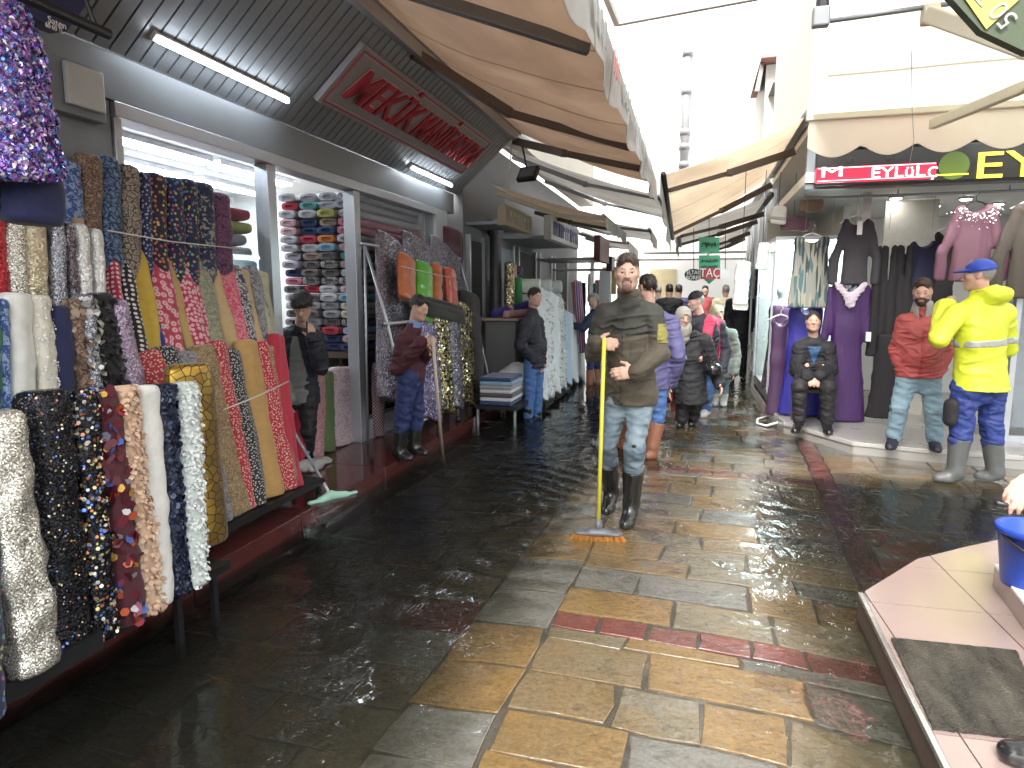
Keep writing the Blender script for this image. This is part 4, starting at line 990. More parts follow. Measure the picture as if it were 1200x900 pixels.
PURP = mat('purple_fabric', (.045, .012, .085), .55, 0, .25, 10, .2, 200); MAUVE = mat('mauve_chiffon', (.15, .068, .10), .6, 0, .15, 8, .2, 200); ROYAL = mat('royal_blue_fabric', (.02, .018, .20), .5, 0, .25, 10); BROWNG = mat('olive_brown_fabric', (.075, .062, .05), .75, 0, .2, 10)
t = NT('teal_streak_fabric'); v_ = t.vor(t.coord('Object', (42, 42, 5)), 1, 'F1', 1); t.pbr(t.ramp(v_.outputs['Color'], [(0, (.03, .045, .05)), (.3, (.21, .22, .19)), (.52, (.06, .12, .13)), (.68, (.28, .27, .22)), (.88, (.012, .014, .03))], 'CONSTANT'), .6); TEALS = t.m
def price_tag(e, p, w=.05, h=.14): MB().box(p - V(w / 2, .003, h), p + V(w / 2, .0, 0)).build('price_tag', MATS['white_plastic'], e)
garment('tunic', 'sleeveless tunic streaked in teal and grey hanging above the seated woman', 'tunic', 926, 978, 277, 361, 7.86, TEALS, 'top', sleeves=False)
garment('blouse', 'charcoal long sleeved blouse with white tag hanging beside the streaked tunic', 'blouse', 978, 1033, 256, 334, 7.80, CHAR, 'top', deco=lambda e, p, w_, zb: price_tag(e, p + V(.0, -.12, -.04)))
def lace(e, p, w_, zb):
    f = Fd()
    for q in (-1, 1): f.cone(p + V(q * .13, -.075, -.02), p + V(0, -.10, -.17), .035, .04, .03, V(0, 1, 0), .3)
    f.ell(p + V(0, -.1, -.2), (.05, .012, .07), None, .02); f.noise(.012, 130, 4); f.mesh('lace_collar', .009, mat('pale_lace', (.55, .48, .55), .8), e)
    MB().box(p + V(w_ * .75, -.1, -.62), p + V(w_ * .95, -.06, -.52)).build('cuff_tag', MATS['white_plastic'], e)
garment('evening_dress', 'long purple evening dress with pale lace neckline hanging to the step', 'dress', 968, 1024, 332, 493, 7.84, PURP, 'dress', deco=lace)
garment('evening_dress', 'royal blue evening dress hanging directly behind the seated woman', 'dress', 918, 972, 358, 486, 8.05, ROYAL, 'dress', sleeves=False)
garment('evening_dress', 'dark violet dress beside the showcase glass left of the blue dress', 'dress', 902, 928, 372, 486, 8.22, mat('dark_violet', (.05, .02, .06), .5), 'dress', sleeves=False)
garment('abaya', 'black layered garments hanging on the rail by the white panel', 'garment', 1026, 1072, 284, 418, 7.82, BLACKCL, 'row')
garment('long_skirt', 'long black skirt with frilled hem below the layered black garments', 'skirt', 1020, 1062, 392, 490, 7.78, BLACKCL, 'skirt', hang=False)
garment('cardigan', 'navy cardigan on nested white hangers behind the red jacket', 'cardigan', 1058, 1108, 282, 400, 7.9, NAVYCL, 'top')
def sparkle(e, p, w_, zb):
    mb = MB(); r = random.Random(5)
    for i in range(150):
        a = r.uniform(-1.25, 1.25) - math.pi / 2; rr = .10 + abs(r.gauss(0, .06)); c = p + V(math.cos(a) * rr * 1.15, -.098, math.sin(a) * rr * .9 + .0); s_ = r.uniform(.004, .009)
        mb.add([c + V(-s_, 0, 0), c + V(0, 0, -s_), c + V(s_, 0, 0), c + V(0, 0, s_), c + V(0, -.004, 0)], [(0, 1, 4), (1, 2, 4), (2, 3, 4), (3, 0, 4)])
    tag(mb.build('beading', mat('silver_beads', (.8, .72, .74), .2, .8), e), kind='stuff')
garment('blouse', 'mauve chiffon blouse with beaded neckline on a black hanger above the yellow coat', 'blouse', 1104, 1184, 240, 330, 7.0, MAUVE, 'top', deco=sparkle, hm=DARKMETAL)
garment('long_coat', 'olive brown long garment hanging at the shop edge beside the mauve blouse', 'garment', 1172, 1250, 238, 350, 6.95, BROWNG, 'top')
garment('dress', 'black dress with sleeves hanging between cardigan and mauve blouse', 'dress', 1098, 1125, 270, 380, 7.7, BLACKCL, 'top', sleeves=False)
garment('gown_in_plastic', 'grey gown wrapped in clear plastic behind the shop window', 'gown', 1150, 1260, 335, 500, 7.5, mat('grey_plastic_wrap', (.33, .34, .36), .22, 0, .15, 6, .3, 30), 'dress')
rl = emp('clothes_rail', (2.2, 7.8, 2.4), 'chrome clothes rail across the open front of the clothes shop', 'clothes rail')
MB().tube([V(1.02, 7.82, 2.55), V(5.38, 7.82, 2.55)], .014, 8).build('rail', STEEL, rl, True)
for x in (1.1, 2.0, 3.0, 4.2): MB().tube([V(x, 7.82, 2.55), V(x, 7.82, SHZ + .003)], .008, 6).build('bracket', STEEL, rl)
for x in (1.13, 1.4, 1.62, 1.95, 2.35, 2.6): MB().tube([V(x, 7.82, 2.55), V(x, 7.84, 2.2)], .003, 5).build('cord', STEEL, rl)
# ------------------------------------------------------------------ near right: tiled platform of the next shop
TZ = .125
A, B, C_, D = (gz(1010, 695, TZ)[:2], gz(1075, 655, TZ)[:2], gz(1130, 641, TZ)[:2], gz(1190, 628, TZ)[:2])
E0 = gz(1115, 905, TZ)[:2]; dirE = nrm(E0 - A); E1 = A + dirE * 3.4
poly = [tuple(A), tuple(E1), (4.2, E1[1]), (4.2, D[1] + .5), tuple(D), tuple(C_), tuple(B)]
plat = emp('tiled_platform', (1.8, 2, -.2), 'raised pinkish tiled platform with metal edge trim', 'platform')
PLM = mat('platform_concrete', (.2, .19, .18), .7, 0, .2, 5); TILE = mat('pink_tile', (.27, .205, .185), .2, 0, .1, 3, .04, 50, coat=.25)
MB().prism(poly, -.3, TZ - .012).build('platform_base', PLM, plat)
def clip2(sub, cp):
    out = [tuple(p) for p in sub]
    for i in range(len(cp)):
        ax_, ay_ = cp[i]; bx_, by_ = cp[(i + 1) % len(cp)]; inp = out; out = []
        side = lambda p: (bx_ - ax_) * (p[1] - ay_) - (by_ - ay_) * (p[0] - ax_)
        for k in range(len(inp)):
            p, q = inp[k], inp[(k + 1) % len(inp)]; s1, s2_ = side(p), side(q)
            if s1 >= 0: out.append(p)
            if (s1 >= 0) != (s2_ >= 0):
                r_ = s1 / (s1 - s2_); out.append((p[0] + (q[0] - p[0]) * r_, p[1] + (q[1] - p[1]) * r_))
        if len(out) < 3: return []
    return out
j0 = gz(1018, 705, TZ)[:2]; j1 = gz(1192, 722, TZ)[:2]; tx_ = nrm(np.array(j1) - j0); ty_ = np.array([-tx_[1], tx_[0]]); k0 = gz(1157, 718, TZ)[:2]
off = (np.array(k0) - j0) @ tx_; TS = .47; g_ = .003
for i in range(-2, 6):
    for j in range(-7, 3):
        x0, y0 = off + (i - 1) * TS, j * TS
        q = [np.array(j0) + tx_ * (x0 + a) + ty_ * (y0 + b) for a, b in ((g_, g_), (TS - g_, g_), (TS - g_, TS - g_), (g_, TS - g_))]
        pc = clip2(q, poly)
        if len(pc) >= 3 and abs(sum(pc[k][0] * pc[(k + 1) % len(pc)][1] - pc[(k + 1) % len(pc)][0] * pc[k][1] for k in range(len(pc)))) > .004:
            MB().prism(pc, TZ - .011, TZ + pr_.uniform(-.0006, .0006)).build('tile', TILE, plat)
MB().bar(V(*(A - dirE * .0), TZ - .008) - V(.006, 0, 0), V(*E1, TZ - .008) - V(.006, 0, 0), .022, .024).build('edge_trim', mat('polished_trim', (.7, .7, .7), .18, .9), plat, bevel=.004)
MB().bar(V(*A, .03) - V(.004, 0, 0), V(*E1, .03) - V(.004, 0, 0), .012, .15).build('riser_board', WOODM, plat)
MM = NT('wet_coir_mat'); ob = MM.coord('Object'); nn_ = MM.noise(MM.coord('Object', (1, .25, 1)), 16, 6, .7); MM.pbr(MM.ramp(nn_.outputs[0], [(.3, (.012, .011, .009)), (.55, (.045, .039, .028)), (.75, (.09, .08, .06))]), MM.ramp(nn_.outputs[0], [(.3, (.12, .12, .12)), (.6, (.5, .5, .5))]), normal=MM.bump(MM.noise(ob, 120, 4).outputs[0], .9, .012))
mq = [gz(1044, 751, TZ), gz(1093, 856, TZ), gz(1240, 872, TZ), gz(1190, 766, TZ)]
mv, mf = [], []; N = 24
for k in (0, 1):
    for j in range(N + 1):
        for i in range(N + 1):
            u, v = i / N, j / N; p = (mq[0] * (1 - u) + mq[3] * u) * (1 - v) + (mq[1] * (1 - u) + mq[2] * u) * v
            ed = .006 * mnoise.noise(Vector((u * 9, v * 9, 3))) if 0 < i < N and 0 < j < N else 0
            e2 = .006 * mnoise.noise(Vector((i * .9, j * .9, 7))) if (i in (0, N) or j in (0, N)) else 0
            mv.append(p + V(e2, e2, (.016 + ed * .6 if k else .002)))
W1 = N + 1; NN = W1 * W1
for j in range(N):
    for i in range(N):
        a = j * W1 + i; mf += [(NN + a, NN + a + W1, NN + a + W1 + 1, NN + a + 1)]
rim = [i for i in range(W1)] + [j * W1 + N for j in range(1, W1)] + [N * W1 + i for i in range(N - 1, -1, -1)] + [j * W1 for j in range(N - 1, 0, -1)]
mf += [(rim[k], rim[(k + 1) % len(rim)], NN + rim[(k + 1) % len(rim)], NN + rim[k]) for k in range(len(rim))]
tag(me('door_mat', mv, mf, MM.m, smooth=False), 'soaked dark brown mat lying on the pink tiles', 'mat')
# plinth and blue bucket
c0 = gz(1163, 686, TZ); PH = .10
pl_ = emp('tiled_plinth', c0, 'low tiled plinth with white edge carrying the blue bucket', 'plinth')
c1 = gz(1203, 742, TZ); dd = nrm(c1 - c0); nn2 = V(-dd[1], dd[0], 0); nn2 = nn2 if nn2[0] > 0 else -nn2
pq = [c0, c0 + dd * 1.1, c0 + dd * 1.1 + nn2 * 1.2, c0 + nn2 * 1.2]
MB().prism([tuple(p[:2]) for p in pq][::1] if np.cross(dd[:2], nn2[:2]) > 0 else [tuple(p[:2]) for p in pq][::-1], TZ + .001, TZ + PH).build('plinth_body', TILE, pl_)
MB().bar(c0 + V(0, 0, PH + .006) + nn2 * .02, c0 + dd * 1.1 + V(0, 0, PH + .006) + nn2 * .02, .05, .012).build('edge_strip', WHITEW, pl_)
BLUEB = mat('blue_plastic', (.012, .05, .32), .35, 0, .1, 4, .03)
bz = TZ + PH + .001; bb_ = gz(1206, 686, bz)
bk = emp('bucket', bb_, 'blue plastic bucket with black handle standing on the tiled plinth', 'bucket', None)
r0, r1, hb = .105, .135, .27
MB().lathe(bb_, [(.0005, .004), (r0 - .01, .004), (r0, 0), (r0 + .004, .02), (r1, hb - .03), (r1 + .012, hb - .028), (r1 + .012, hb - .0), (r1 + .002, hb), (r1 - .006, hb - .004), (r0 - .006, .02), (.0005, .018)], 28, cap=False).build('pail', BLUEB, bk, True)
MB().tube([bb_ + V(-r1 * math.cos(a) - .01 * 0, -(r1 + .02) * math.sin(a), hb - .02 - .07 * math.sin(a)) for a in np.linspace(0, math.pi, 12)], .008, 8).build('handle', DARKMETAL, bk, True)
MB().lathe(bb_, [(.0005, .17), (r1 - .024, .17)], 24, cap=False).build('dirty_water', mat('dirty_water', (.08, .09, .1), .05), bk)
# hanging price board in the top right corner
hb_ = emp('price_board', gy(1160, 5, 3.2), 'dark green hanging board with a yellow handwritten price card', 'sign')
bq = [gy(1128, -40, 3.2), gy(1110, -8, 3.2), gy(1150, 36, 3.2), gy(1205, 62, 3.2), gy(1290, 40, 3.2), gy(1290, -60, 3.2)]
MB().add(bq + [p + V(0, .05, 0) for p in bq], [(0, 1, 2, 3, 4, 5), (11, 10, 9, 8, 7, 6)] + [(i, 6 + i, 6 + (i + 1) % 6, (i + 1) % 6) for i in range(6)]).build('board', mat('dark_green_board', (.05, .07, .035), .5), hb_)
cq = [gy(1128, 0 - 6, 3.19), gy(1156, 34, 3.19), gy(1196, -2, 3.19), gy(1170, -44, 3.19)]
MB().add(cq + [p + V(0, .006, 0) for p in cq], [(0, 1, 2, 3), (7, 6, 5, 4)] + [(i, 4 + i, 4 + (i + 1) % 4, (i + 1) % 4) for i in range(4)]).build('price_card', mat('yellow_card', (.62, .58, .10), .7), hb_)
text('handwriting', '50 TL', .10, gy(1163, 2, 3.186), cq[3] - cq[2] if False else gy(1150, -20, 3.19) - gy(1178, 12, 3.19), gy(1140, 12, 3.19) - gy(1180, -20, 3.19), GREYINK, hb_, .001)
MB().tube([gy(1200, -40, 3.22), gy(1200, -140, 3.22)], .006, 6).build('hanging_cord', DARKMETAL, hb_)

# ------------------------------------------------------------------ the market beyond: facades, far buildings
bw = emp('row_building', (-3.2, 12.5, -.2), 'grey shop row with dark-painted openings beyond the fabric shop', 'building')
boxo('wall', (-3.3, 8.3, -.2), (-3.0, 17, 3.7), mat('row_wall_grey', (.20, .20, .21), .7, 0, .2, 2), bw)
for y0, y1, m in ((8.45, 9.0, DARK), (9.7, 10.6, mat('blue_grey_door', (.26, .31, .36), .5)), (11.0, 12.2, DARK), (12.6, 13.6, mat('pale_door', (.42, .46, .46), .5)), (14.0, 15.4, DARK)):
    boxo('door_or_opening_panel', (-3.004, y0, .02), (-2.97, y1, 2.25), m, bw);  # the dark panels carry the shade of open shopfronts in their colour
    for yy in (y0 - .03, y1 + .03): boxo('door_post', (-3.002, yy - .03, -.1), (-2.94, yy + .03, 2.32), ALU, bw)
cl = emp('round_column', (-2.84, 9.25, -.2), 'dark round iron column between the fabric shop and the next door', 'column')
MB().lathe((-2.84, 9.25, -.2), [(.11, 0), (.11, .5), (.09, .54), (.09, 2.55), (.12, 2.6), (.12, 2.8)], 20).build('shaft', mat('dark_iron', (.10, .10, .105), .4, .5), cl, True)
def board(name, label, y0, y1, x, z0, z1, m, th=.12, txt=None, tm=None, tsz=.2, under=True):
    e = emp(name, (x, (y0 + y1) / 2, z0), label, 'sign'); boxo('panel', (x - th, y0, z0), (x, y1, z1), m, e, bevel=.008)
    if under: boxo('bracket', (-3.0, y0 + .05, z0 + .02), (x - th - .002, y1 - .05, z0 + .06), GREYPANEL, e)
    if txt:                                  # lettering too far off to read: a row of upright strokes
        r = random.Random(3); mb = MB(); yy = y0 + .15
        while yy < y1 - .25:
            w_ = r.uniform(.07, .16); zc = (z0 + z1) / 2; hh = (z1 - z0) * .3
            mb.box((x + .001, yy, zc - hh), (x + .008, yy + .035, zc + hh)); mb.box((x + .001, yy + .035, zc + hh * r.uniform(-.2, .5)), (x + .008, yy + w_, zc + hh * .75))
            if r.random() < .6: mb.box((x + .001, yy + w_, zc - hh), (x + .008, yy + w_ + .03, zc + hh))
            yy += w_ + .09
        mb.build('lettering', tm, e)
    return e
board('fascia_sign', 'aged cream fascia board with pale raised letters next to the fabric shop', 8.35, 9.75, -2.42, 2.42, 2.68, mat('aged_cream', (.36, .30, .20), .6, 0, .25, 4), txt=1, tm=mat('pale_letters', (.5, .5, .46), .5))
board('fascia_sign', 'white fascia sign with blue lettering under the small beige awning', 9.9, 12.3, -2.15, 2.36, 2.72, mat('white_sign', (.7, .71, .72), .4), txt=1, tm=mat('sign_blue', (.03, .05, .3), .4))
board('fascia_sign', 'dark red fascia box beyond the white sign', 12.35, 13.7, -1.75, 2.15, 2.62, mat('maroon_sign', (.12, .025, .03), .5))
board('fascia_sign', 'dark small hanging sign box further along the left row', 13.8, 14.3, -1.7, 2.0, 2.3, DARKMETAL)
boxo_ = boxo('side_pillar', (-1.95, 13.72, -.1), (-1.72, 13.98, 2.0), ALU); tag(boxo_, 'pale metal pillar at the end of the white fabric stall', 'pillar')
# far end
fb = emp('far_building', (0, 20, -.2), 'white sunlit building closing the far end of the market lane', 'building')
boxo('wall', (-6, 21, -.2), (7, 21.4, 8), PALEW, fb); boxo('canopy', (-2.9, 17.3, 2.42), (2.9, 18.2, 2.52), WHITEW, fb); boxo('shop_opening', (-1.4, 20.95, 0), (-.6, 20.99, 2.3), mat('pale_yellow_panel', (.5, .42, .25), .6), fb)
for x in (-2.7, 2.7): boxo('canopy_post', (x - .05, 17.6, -.2), (x + .05, 17.7, 2.42), ALU, fb)
bn_ = emp('lane_building', (2, 14, -.2), 'pale building on the right of the lane with shuttered stalls', 'building')
boxo('wall', (1.15, 11.0, -.2), (1.5, 17, 3.4), mat('pale_shutter', (.5, .5, .49), .6, .1), bn_); boxo('upper_wall', (1.05, 10.9, 3.4), (5, 17, 3.95), PALEW, bn_)
for i in range(5): boxo('shutter_post', (1.10, 11.2 + i * 1.2, -.1), (1.145, 11.28 + i * 1.2, 3.3), ALU, bn_)
# oriel building seen above the beige awning and the white wall with a drain pipe
ob_ = emp('corner_house', (1.7, 13, 3.4), 'pale corner house with tiled eave, oriel window and balcony grille', 'building')
OY = 12.2
def opx(n, u0, v0, u1, v1, y0, y1, m, bev=.0):
    a, b = gy(u0, v1, y0), gy(u1, v0, y0); return boxo(n, (a[0], y0, a[2]), (b[0], y1, b[2]), m, ob_, bev)
opx('wall', 893, 66, 1010, 175, OY, OY + 2, PALEW); opx('bay_wall', 914, 92, 1010, 150, OY - .5, OY - .004, PALEW)
EAV = mat('grey_eave', (.22, .21, .20), .7); ROOFT = mat('faded_roof_tile', (.36, .19, .15), .8)
a, b = gy(884, 105, OY - .6), gy(893, 66, OY - .6)
MB().add([gy(884, 107, OY - .5), gy(890, 107, OY - .5), gy(897, 68, OY), gy(893, 66, OY), gy(884, 107, OY + 1.6), gy(890, 107, OY + 1.6), gy(897, 68, OY + 2), gy(893, 66, OY + 2)], [(0, 1, 2, 3), (7, 6, 5, 4), (0, 4, 5, 1), (1, 5, 6, 2), (2, 6, 7, 3), (3, 7, 4, 0)]).build('gable_edge', EAV, ob_)
opx('roof', 892, 56, 1010, 68, OY - .3, OY + 2, ROOFT); opx('bay_roof', 906, 88, 1010, 97, OY - .75, OY, EAV)
opx('window', 917, 98, 946, 138, OY - .54, OY - .503, mat('window_dark', (.10, .11, .12), .2)); opx('window_frame', 925, 98, 930, 138, OY - .56, OY - .542, WHITEW); opx('window_frame', 917, 115, 946, 118, OY - .565, OY - .543, WHITEW)
gr = MB()
for k in range(7): gr.bar(gy(914 + k * 4.5, 134, OY - .8), gy(914 + k * 4.5, 146, OY - .8), .015, .015)
gr.bar(gy(912, 134, OY - .8), gy(946, 133, OY - .8), .02, .02); gr.bar(gy(912, 146, OY - .8), gy(946, 146, OY - .8), .02, .02); gr.build('balcony_grille', EAV, ob_)
wl = emp('rendered_house', (-.5, 17.2, 2), 'white rendered house front carrying the grey drain pipe', 'building')
a, b = gy(752, 300, 17.4), gy(905, -120, 17.4); boxo('wall', (a[0], 17.4, 2.6), (b[0], 18.4, b[2]), PALEW, wl)
dp = emp('drain_pipe', gy(801, 205, 17.3), 'grey drain pipe with collars running up the white house front', 'pipe')
MB().tube([gy(806, 58, 17.3), gy(800.5, 215, 17.3)], .10, 10).build('pipe', mat('pipe_grey', (.30, .30, .31), .5, .2), dp, True)
for v in (62, 107, 155, 172, 193): 
    p = gy(806 - (v - 58) * .035, v, 17.3); MB().tube([p - V(0, 0, .07), p + V(0, 0, .07)], .135, 10).build('collar', MATS['pipe_grey'], dp, True)
# signs hung over the lane
gs = emp('arrow_sign', gy(832, 320, 9.6), 'green handwritten arrow sign pointing down over the lane', 'sign')
def poly_board(n, pts, y, m, par, th=.02):
    q = [gy(u, v, y) for u, v in pts]; k = len(q); return MB().add(q + [p + V(0, th, 0) for p in q], [tuple(range(k)), tuple(range(2 * k - 1, k - 1, -1))] + [(i, k + i, k + (i + 1) % k, (i + 1) % k) for i in range(k)]).build(n, m, par)
GREENS = mat('green_card', (.08, .42, .25), .6, 0, .08)
poly_board('upper_card', [(819, 278), (819, 296), (843, 296), (843, 278)], 9.6, GREENS, gs); poly_board('arrow_card', [(819, 299), (819, 322), (831, 333), (844, 322), (844, 299)], 9.6, GREENS, gs)
for v0, a_ in ((287, 4), (306, 2.6), (313, 2.6), (319, 1.6)):
    rr = random.Random(v0); MB().tube([gy(821.5 + 20 * k / 22, v0 + a_ * math.sin(k * 1.9 + rr.random() * 2) * rr.uniform(.5, 1), 9.592) for k in range(23)], .006, 5).build('handwriting', BLK, gs)
MB().tube([gy(831, 278, 9.61), gy(831, 255, 9.61)], .005, 5).build('cord', DARKMETAL, gs)
ts = emp('hanging_sign', gy(832, 322, 9.5), 'small white sign with red ground and white word TAÇ', 'sign'); poly_board('board', [(822, 315), (822, 326), (853, 326), (853, 315)], 9.5, MATS['white_sign'], ts); poly_board('red_ground', [(821, 314), (821, 327), (844, 327), (844, 314)], 9.49, LETR, ts, .008)
text('letters', 'TAÇ', .17, gy(832, 320, 9.48), (1, 0, 0), (0, 0, 1), WHITEW, ts, .003, width=.26); MB().tube([gy(850, 315, 9.51), gy(850, 262, 9.51)], .006, 5).build('cord', DARKMETAL, ts)
es = emp('hanging_sign', gy(814, 322, 10.3), 'small black oval sign with white words over the lane', 'sign'); poly_board('board', [(802 + 11 + 11 * math.cos(a), 322 + 7 * math.sin(a)) for a in np.linspace(0, 2 * math.pi, 20, endpoint=False)[::-1]], 10.3, BLK, es)
text('letters', 'ELTAÇ', .08, gy(813, 319.5, 10.29), (1, 0, 0), (0, 0, 1), WHITEW, es, .002, width=.2); text('letters', 'BÖREK', .08, gy(813, 325.5, 10.29), (1, 0, 0), (0, 0, 1), WHITEW, es, .002, width=.22); MB().tube([gy(813, 315, 10.31), gy(813, 268, 10.31)], .006, 5).build('cord', DARKMETAL, es)
ys_ = emp('hanging_sign', gy(711, 330, 14.2), 'small yellow panel sign with a white plate beyond the left pillar', 'sign'); poly_board('board', [(706, 313), (706, 345), (722, 345), (722, 313)], 14.2, mat('yellow_panel', (.45, .33, .12), .6), ys_); poly_board('plate', [(706, 327), (706, 333), (717, 333), (717, 327)], 14.18, WHITEW, ys_)
# stall with white shelves on the right row
rs = emp('stall_shelf', gz(862, 460, 0), 'white shelf stand with cartons beside the glass showcase', 'shelf stand')
sx0 = .95
for z in (.32, .62): boxo('shelf', (.90, 10.75, z), (1.14, 11.9, z + .03), WHITEW, rs)
for y in (10.78, 11.87):
    for x in (.92, 1.12): boxo('leg', (x - .015, y - .015, -.03), (x + .015, y + .015, 1.5), ALU, rs)
for i, (y, z, h, c) in enumerate(((10.85, .351, .22, WHITEW), (11.2, .351, .2, mat('pale_towel', (.62, .63, .6), .8)), (10.85, .651, .34, WHITEW), (11.25, .651, .25, MATS['pale_door']))):
    e = boxo('carton', (.92, y, z), (1.1, y + .28, z + h), c, None, bevel=.01); tag(e, ('white carton on the lower shelf', 'pale carton on the lower shelf', 'tall white carton on the upper shelf', 'grey carton on the upper shelf')[i] + ' of the white shelf stand', 'carton')

# goods and clothes hung along the far stalls
FG = [MATS['mauve_chiffon'], MATS['navy_fabric'], MATS['pale_towel'], mat('teal_cloth', (.05, .16, .2), .7), mat('rust_cloth', (.28, .09, .05), .7), MATS['charcoal_fabric'], mat('sand_cloth', (.4, .33, .24), .7)]
FN = ['mauve', 'navy', 'pale', 'teal', 'rust', 'charcoal', 'sand']
# ------------------------------------------------------------------ bolts of cloth
YD = V(0, 1, 0)
def bolt_geo(spine, hw, hd, wdir, seed=0, seg=24, n=22, sag=.009, fold=.0, nf=5, expo=2.4, rtop=.035, rbot=.02, slack=.007):
    """a wrapped bolt: rounded section swept along a spine, bottom to top; returns verts, faces, uv and a grid index"""
    sp_ = [np.asarray(p, float) for p in spine]; cum = [0]
    for a, b in zip(sp_, sp_[1:]): cum.append(cum[-1] + np.linalg.norm(b - a))
    L = cum[-1]
    def at(s):
        for i in range(len(sp_) - 1):
            if s <= cum[i + 1] or i == len(sp_) - 2:
                t_ = (s - cum[i]) / (cum[i + 1] - cum[i]); return sp_[i] * (1 - t_) + sp_[i + 1] * t_
    ss = [0, rbot * .3, rbot] + list(np.linspace(rbot, L - rtop, n)[1:-1]) + [L - rtop, L - rtop * .55, L - rtop * .18, L]
    sc = [.86, .95, 1.0] + [1.0] * (n - 2) + [1.0, .95, .84, .62]
    vs, uv = [], []; per = 2 * math.pi * math.sqrt((hw * hw + hd * hd) / 2)
    for s, k in zip(ss, sc):
        c = at(s); d = nrm(at(min(L, s + .02)) - at(max(0, s - .02))); w_ = nrm(wdir - d * (wdir @ d)); dd = np.cross(w_, d); dd = dd if dd[0] > 0 else -dd
        for j in range(seg):
            th = 2 * math.pi * j / seg; cx, sy = math.cos(th), math.sin(th)
            x = math.copysign(abs(cx) ** (2 / expo), cx); y_ = math.copysign(abs(sy) ** (2 / expo), sy)
            nz_ = mnoise.noise(Vector((j / seg * 3.0 + seed * 7.1, s * 13, seed * 3.3)))
            r = sag * nz_ + sag * .8 * mnoise.noise(Vector((cx * 2.2 + seed, sy * 2.2, s * 30 + seed)))
            r += fold * math.sin(nf * th + seed + 2.0 * mnoise.noise(Vector((s * 2.2, seed, 0)))) * (.4 + .6 * (1 - s / L))
            r += slack * mnoise.noise(Vector((cx * 1.2 + seed * 2, sy * 1.2 + 9, s * 4)))
            vs.append(c + w_ * (x * hw * k + cx * r) + dd * (y_ * hd * k + sy * r)); uv.append((j / seg * per + seed * .37, s + seed * .21))
    nR = len(ss); vs.append(at(L) + nrm(sp_[-1] - sp_[-2]) * .001); uv.append((0, L)); vs.append(at(0)); uv.append((0, 0))
    fs = [(i * seg + j, i * seg + (j + 1) % seg, (i + 1) * seg + (j + 1) % seg, (i + 1) * seg + j) for i in range(nR - 1) for j in range(seg)]
    fs += [((nR - 1) * seg + j, (nR - 1) * seg + (j + 1) % seg, nR * seg) for j in range(seg)] + [((j + 1) % seg, j, nR * seg + 1) for j in range(seg)]
    v = np.array(vs); q = np.array(fs[0]); a, b, c = v[q[0]], v[q[1]], v[q[2]]
    ctr = v[:seg].mean(0)
    if np.cross(b - a, c - b) @ (a - ctr) < 0: fs = [f[::-1] for f in fs]
    return v, fs, uv
CORE = mat('cardboard_core', (.34, .25, .17), .8, 0, .15, 10)
def scatter(v, fs, n, size, m, parent, name='sequins', tilt=.5, shape='disc', seed=1, face=V(.75, -.6, .25), asp=1.0, lift=.003):
    v = np.asarray(v); r = np.random.RandomState(seed); q = np.array([f for f in fs if len(f) == 4])
    a, b, c, d = (v[q[:, i]] for i in range(4)); nn = np.cross(b - a, d - a); ar = np.linalg.norm(nn, axis=1); nn = nn / (ar[:, None] + 1e-12)
    wgt = ar * ((nn @ nrm(face)) > -.05); ix = r.choice(len(q), n, p=wgt / wgt.sum()); u1, u2 = r.rand(n, 1), r.rand(n, 1)
    P = (a[ix] * (1 - u1) + b[ix] * u1) * (1 - u2) + (d[ix] * (1 - u1) + c[ix] * u1) * u2; N = nn[ix] + r.normal(size=(n, 3)) * tilt * .5; N /= np.linalg.norm(N, axis=1)[:, None]
    T = np.cross(N, r.normal(size=(n, 3)) if shape == 'disc' else np.tile(V(0, 1, 0), (n, 1)) + r.normal(size=(n, 3)) * .25); T /= np.linalg.norm(T, axis=1)[:, None]; B = np.cross(N, T)
    S = size * r.uniform(.7, 1.25, (n, 1)); P = P + nn[ix] * lift
    if shape == 'disc':
        k = 6; ang = np.linspace(0, 2 * math.pi, k, endpoint=False)
        W = np.stack([P + S * (math.cos(t_) * T + math.sin(t_) * B * asp) for t_ in ang], 1).reshape(-1, 3); Fs = [tuple(range(i * k, i * k + k)) for i in range(n)]
    else:                                    # petal / ruffle: T points along the cloth, droops outwards
        sgn = np.sign(T[:, 2:3]); T = -T * np.where(sgn == 0, 1, sgn)     # hang down
        W = np.stack([P - B * S * .45, P + B * S * .45, P + T * S * .8 + B * S * .6 * asp + N * S * .5, P + T * S * .8 - B * S * .6 * asp + N * S * .5, P + T * S * 1.5 + N * S * .35], 1).reshape(-1, 3)
        Fs = []
        for i in range(n): Fs += [(5 * i, 5 * i + 1, 5 * i + 2, 5 * i + 3), (5 * i + 3, 5 * i + 2, 5 * i + 4)]
    return tag(me(name, W, Fs, m, parent), kind='stuff')
BOLTN = [0]
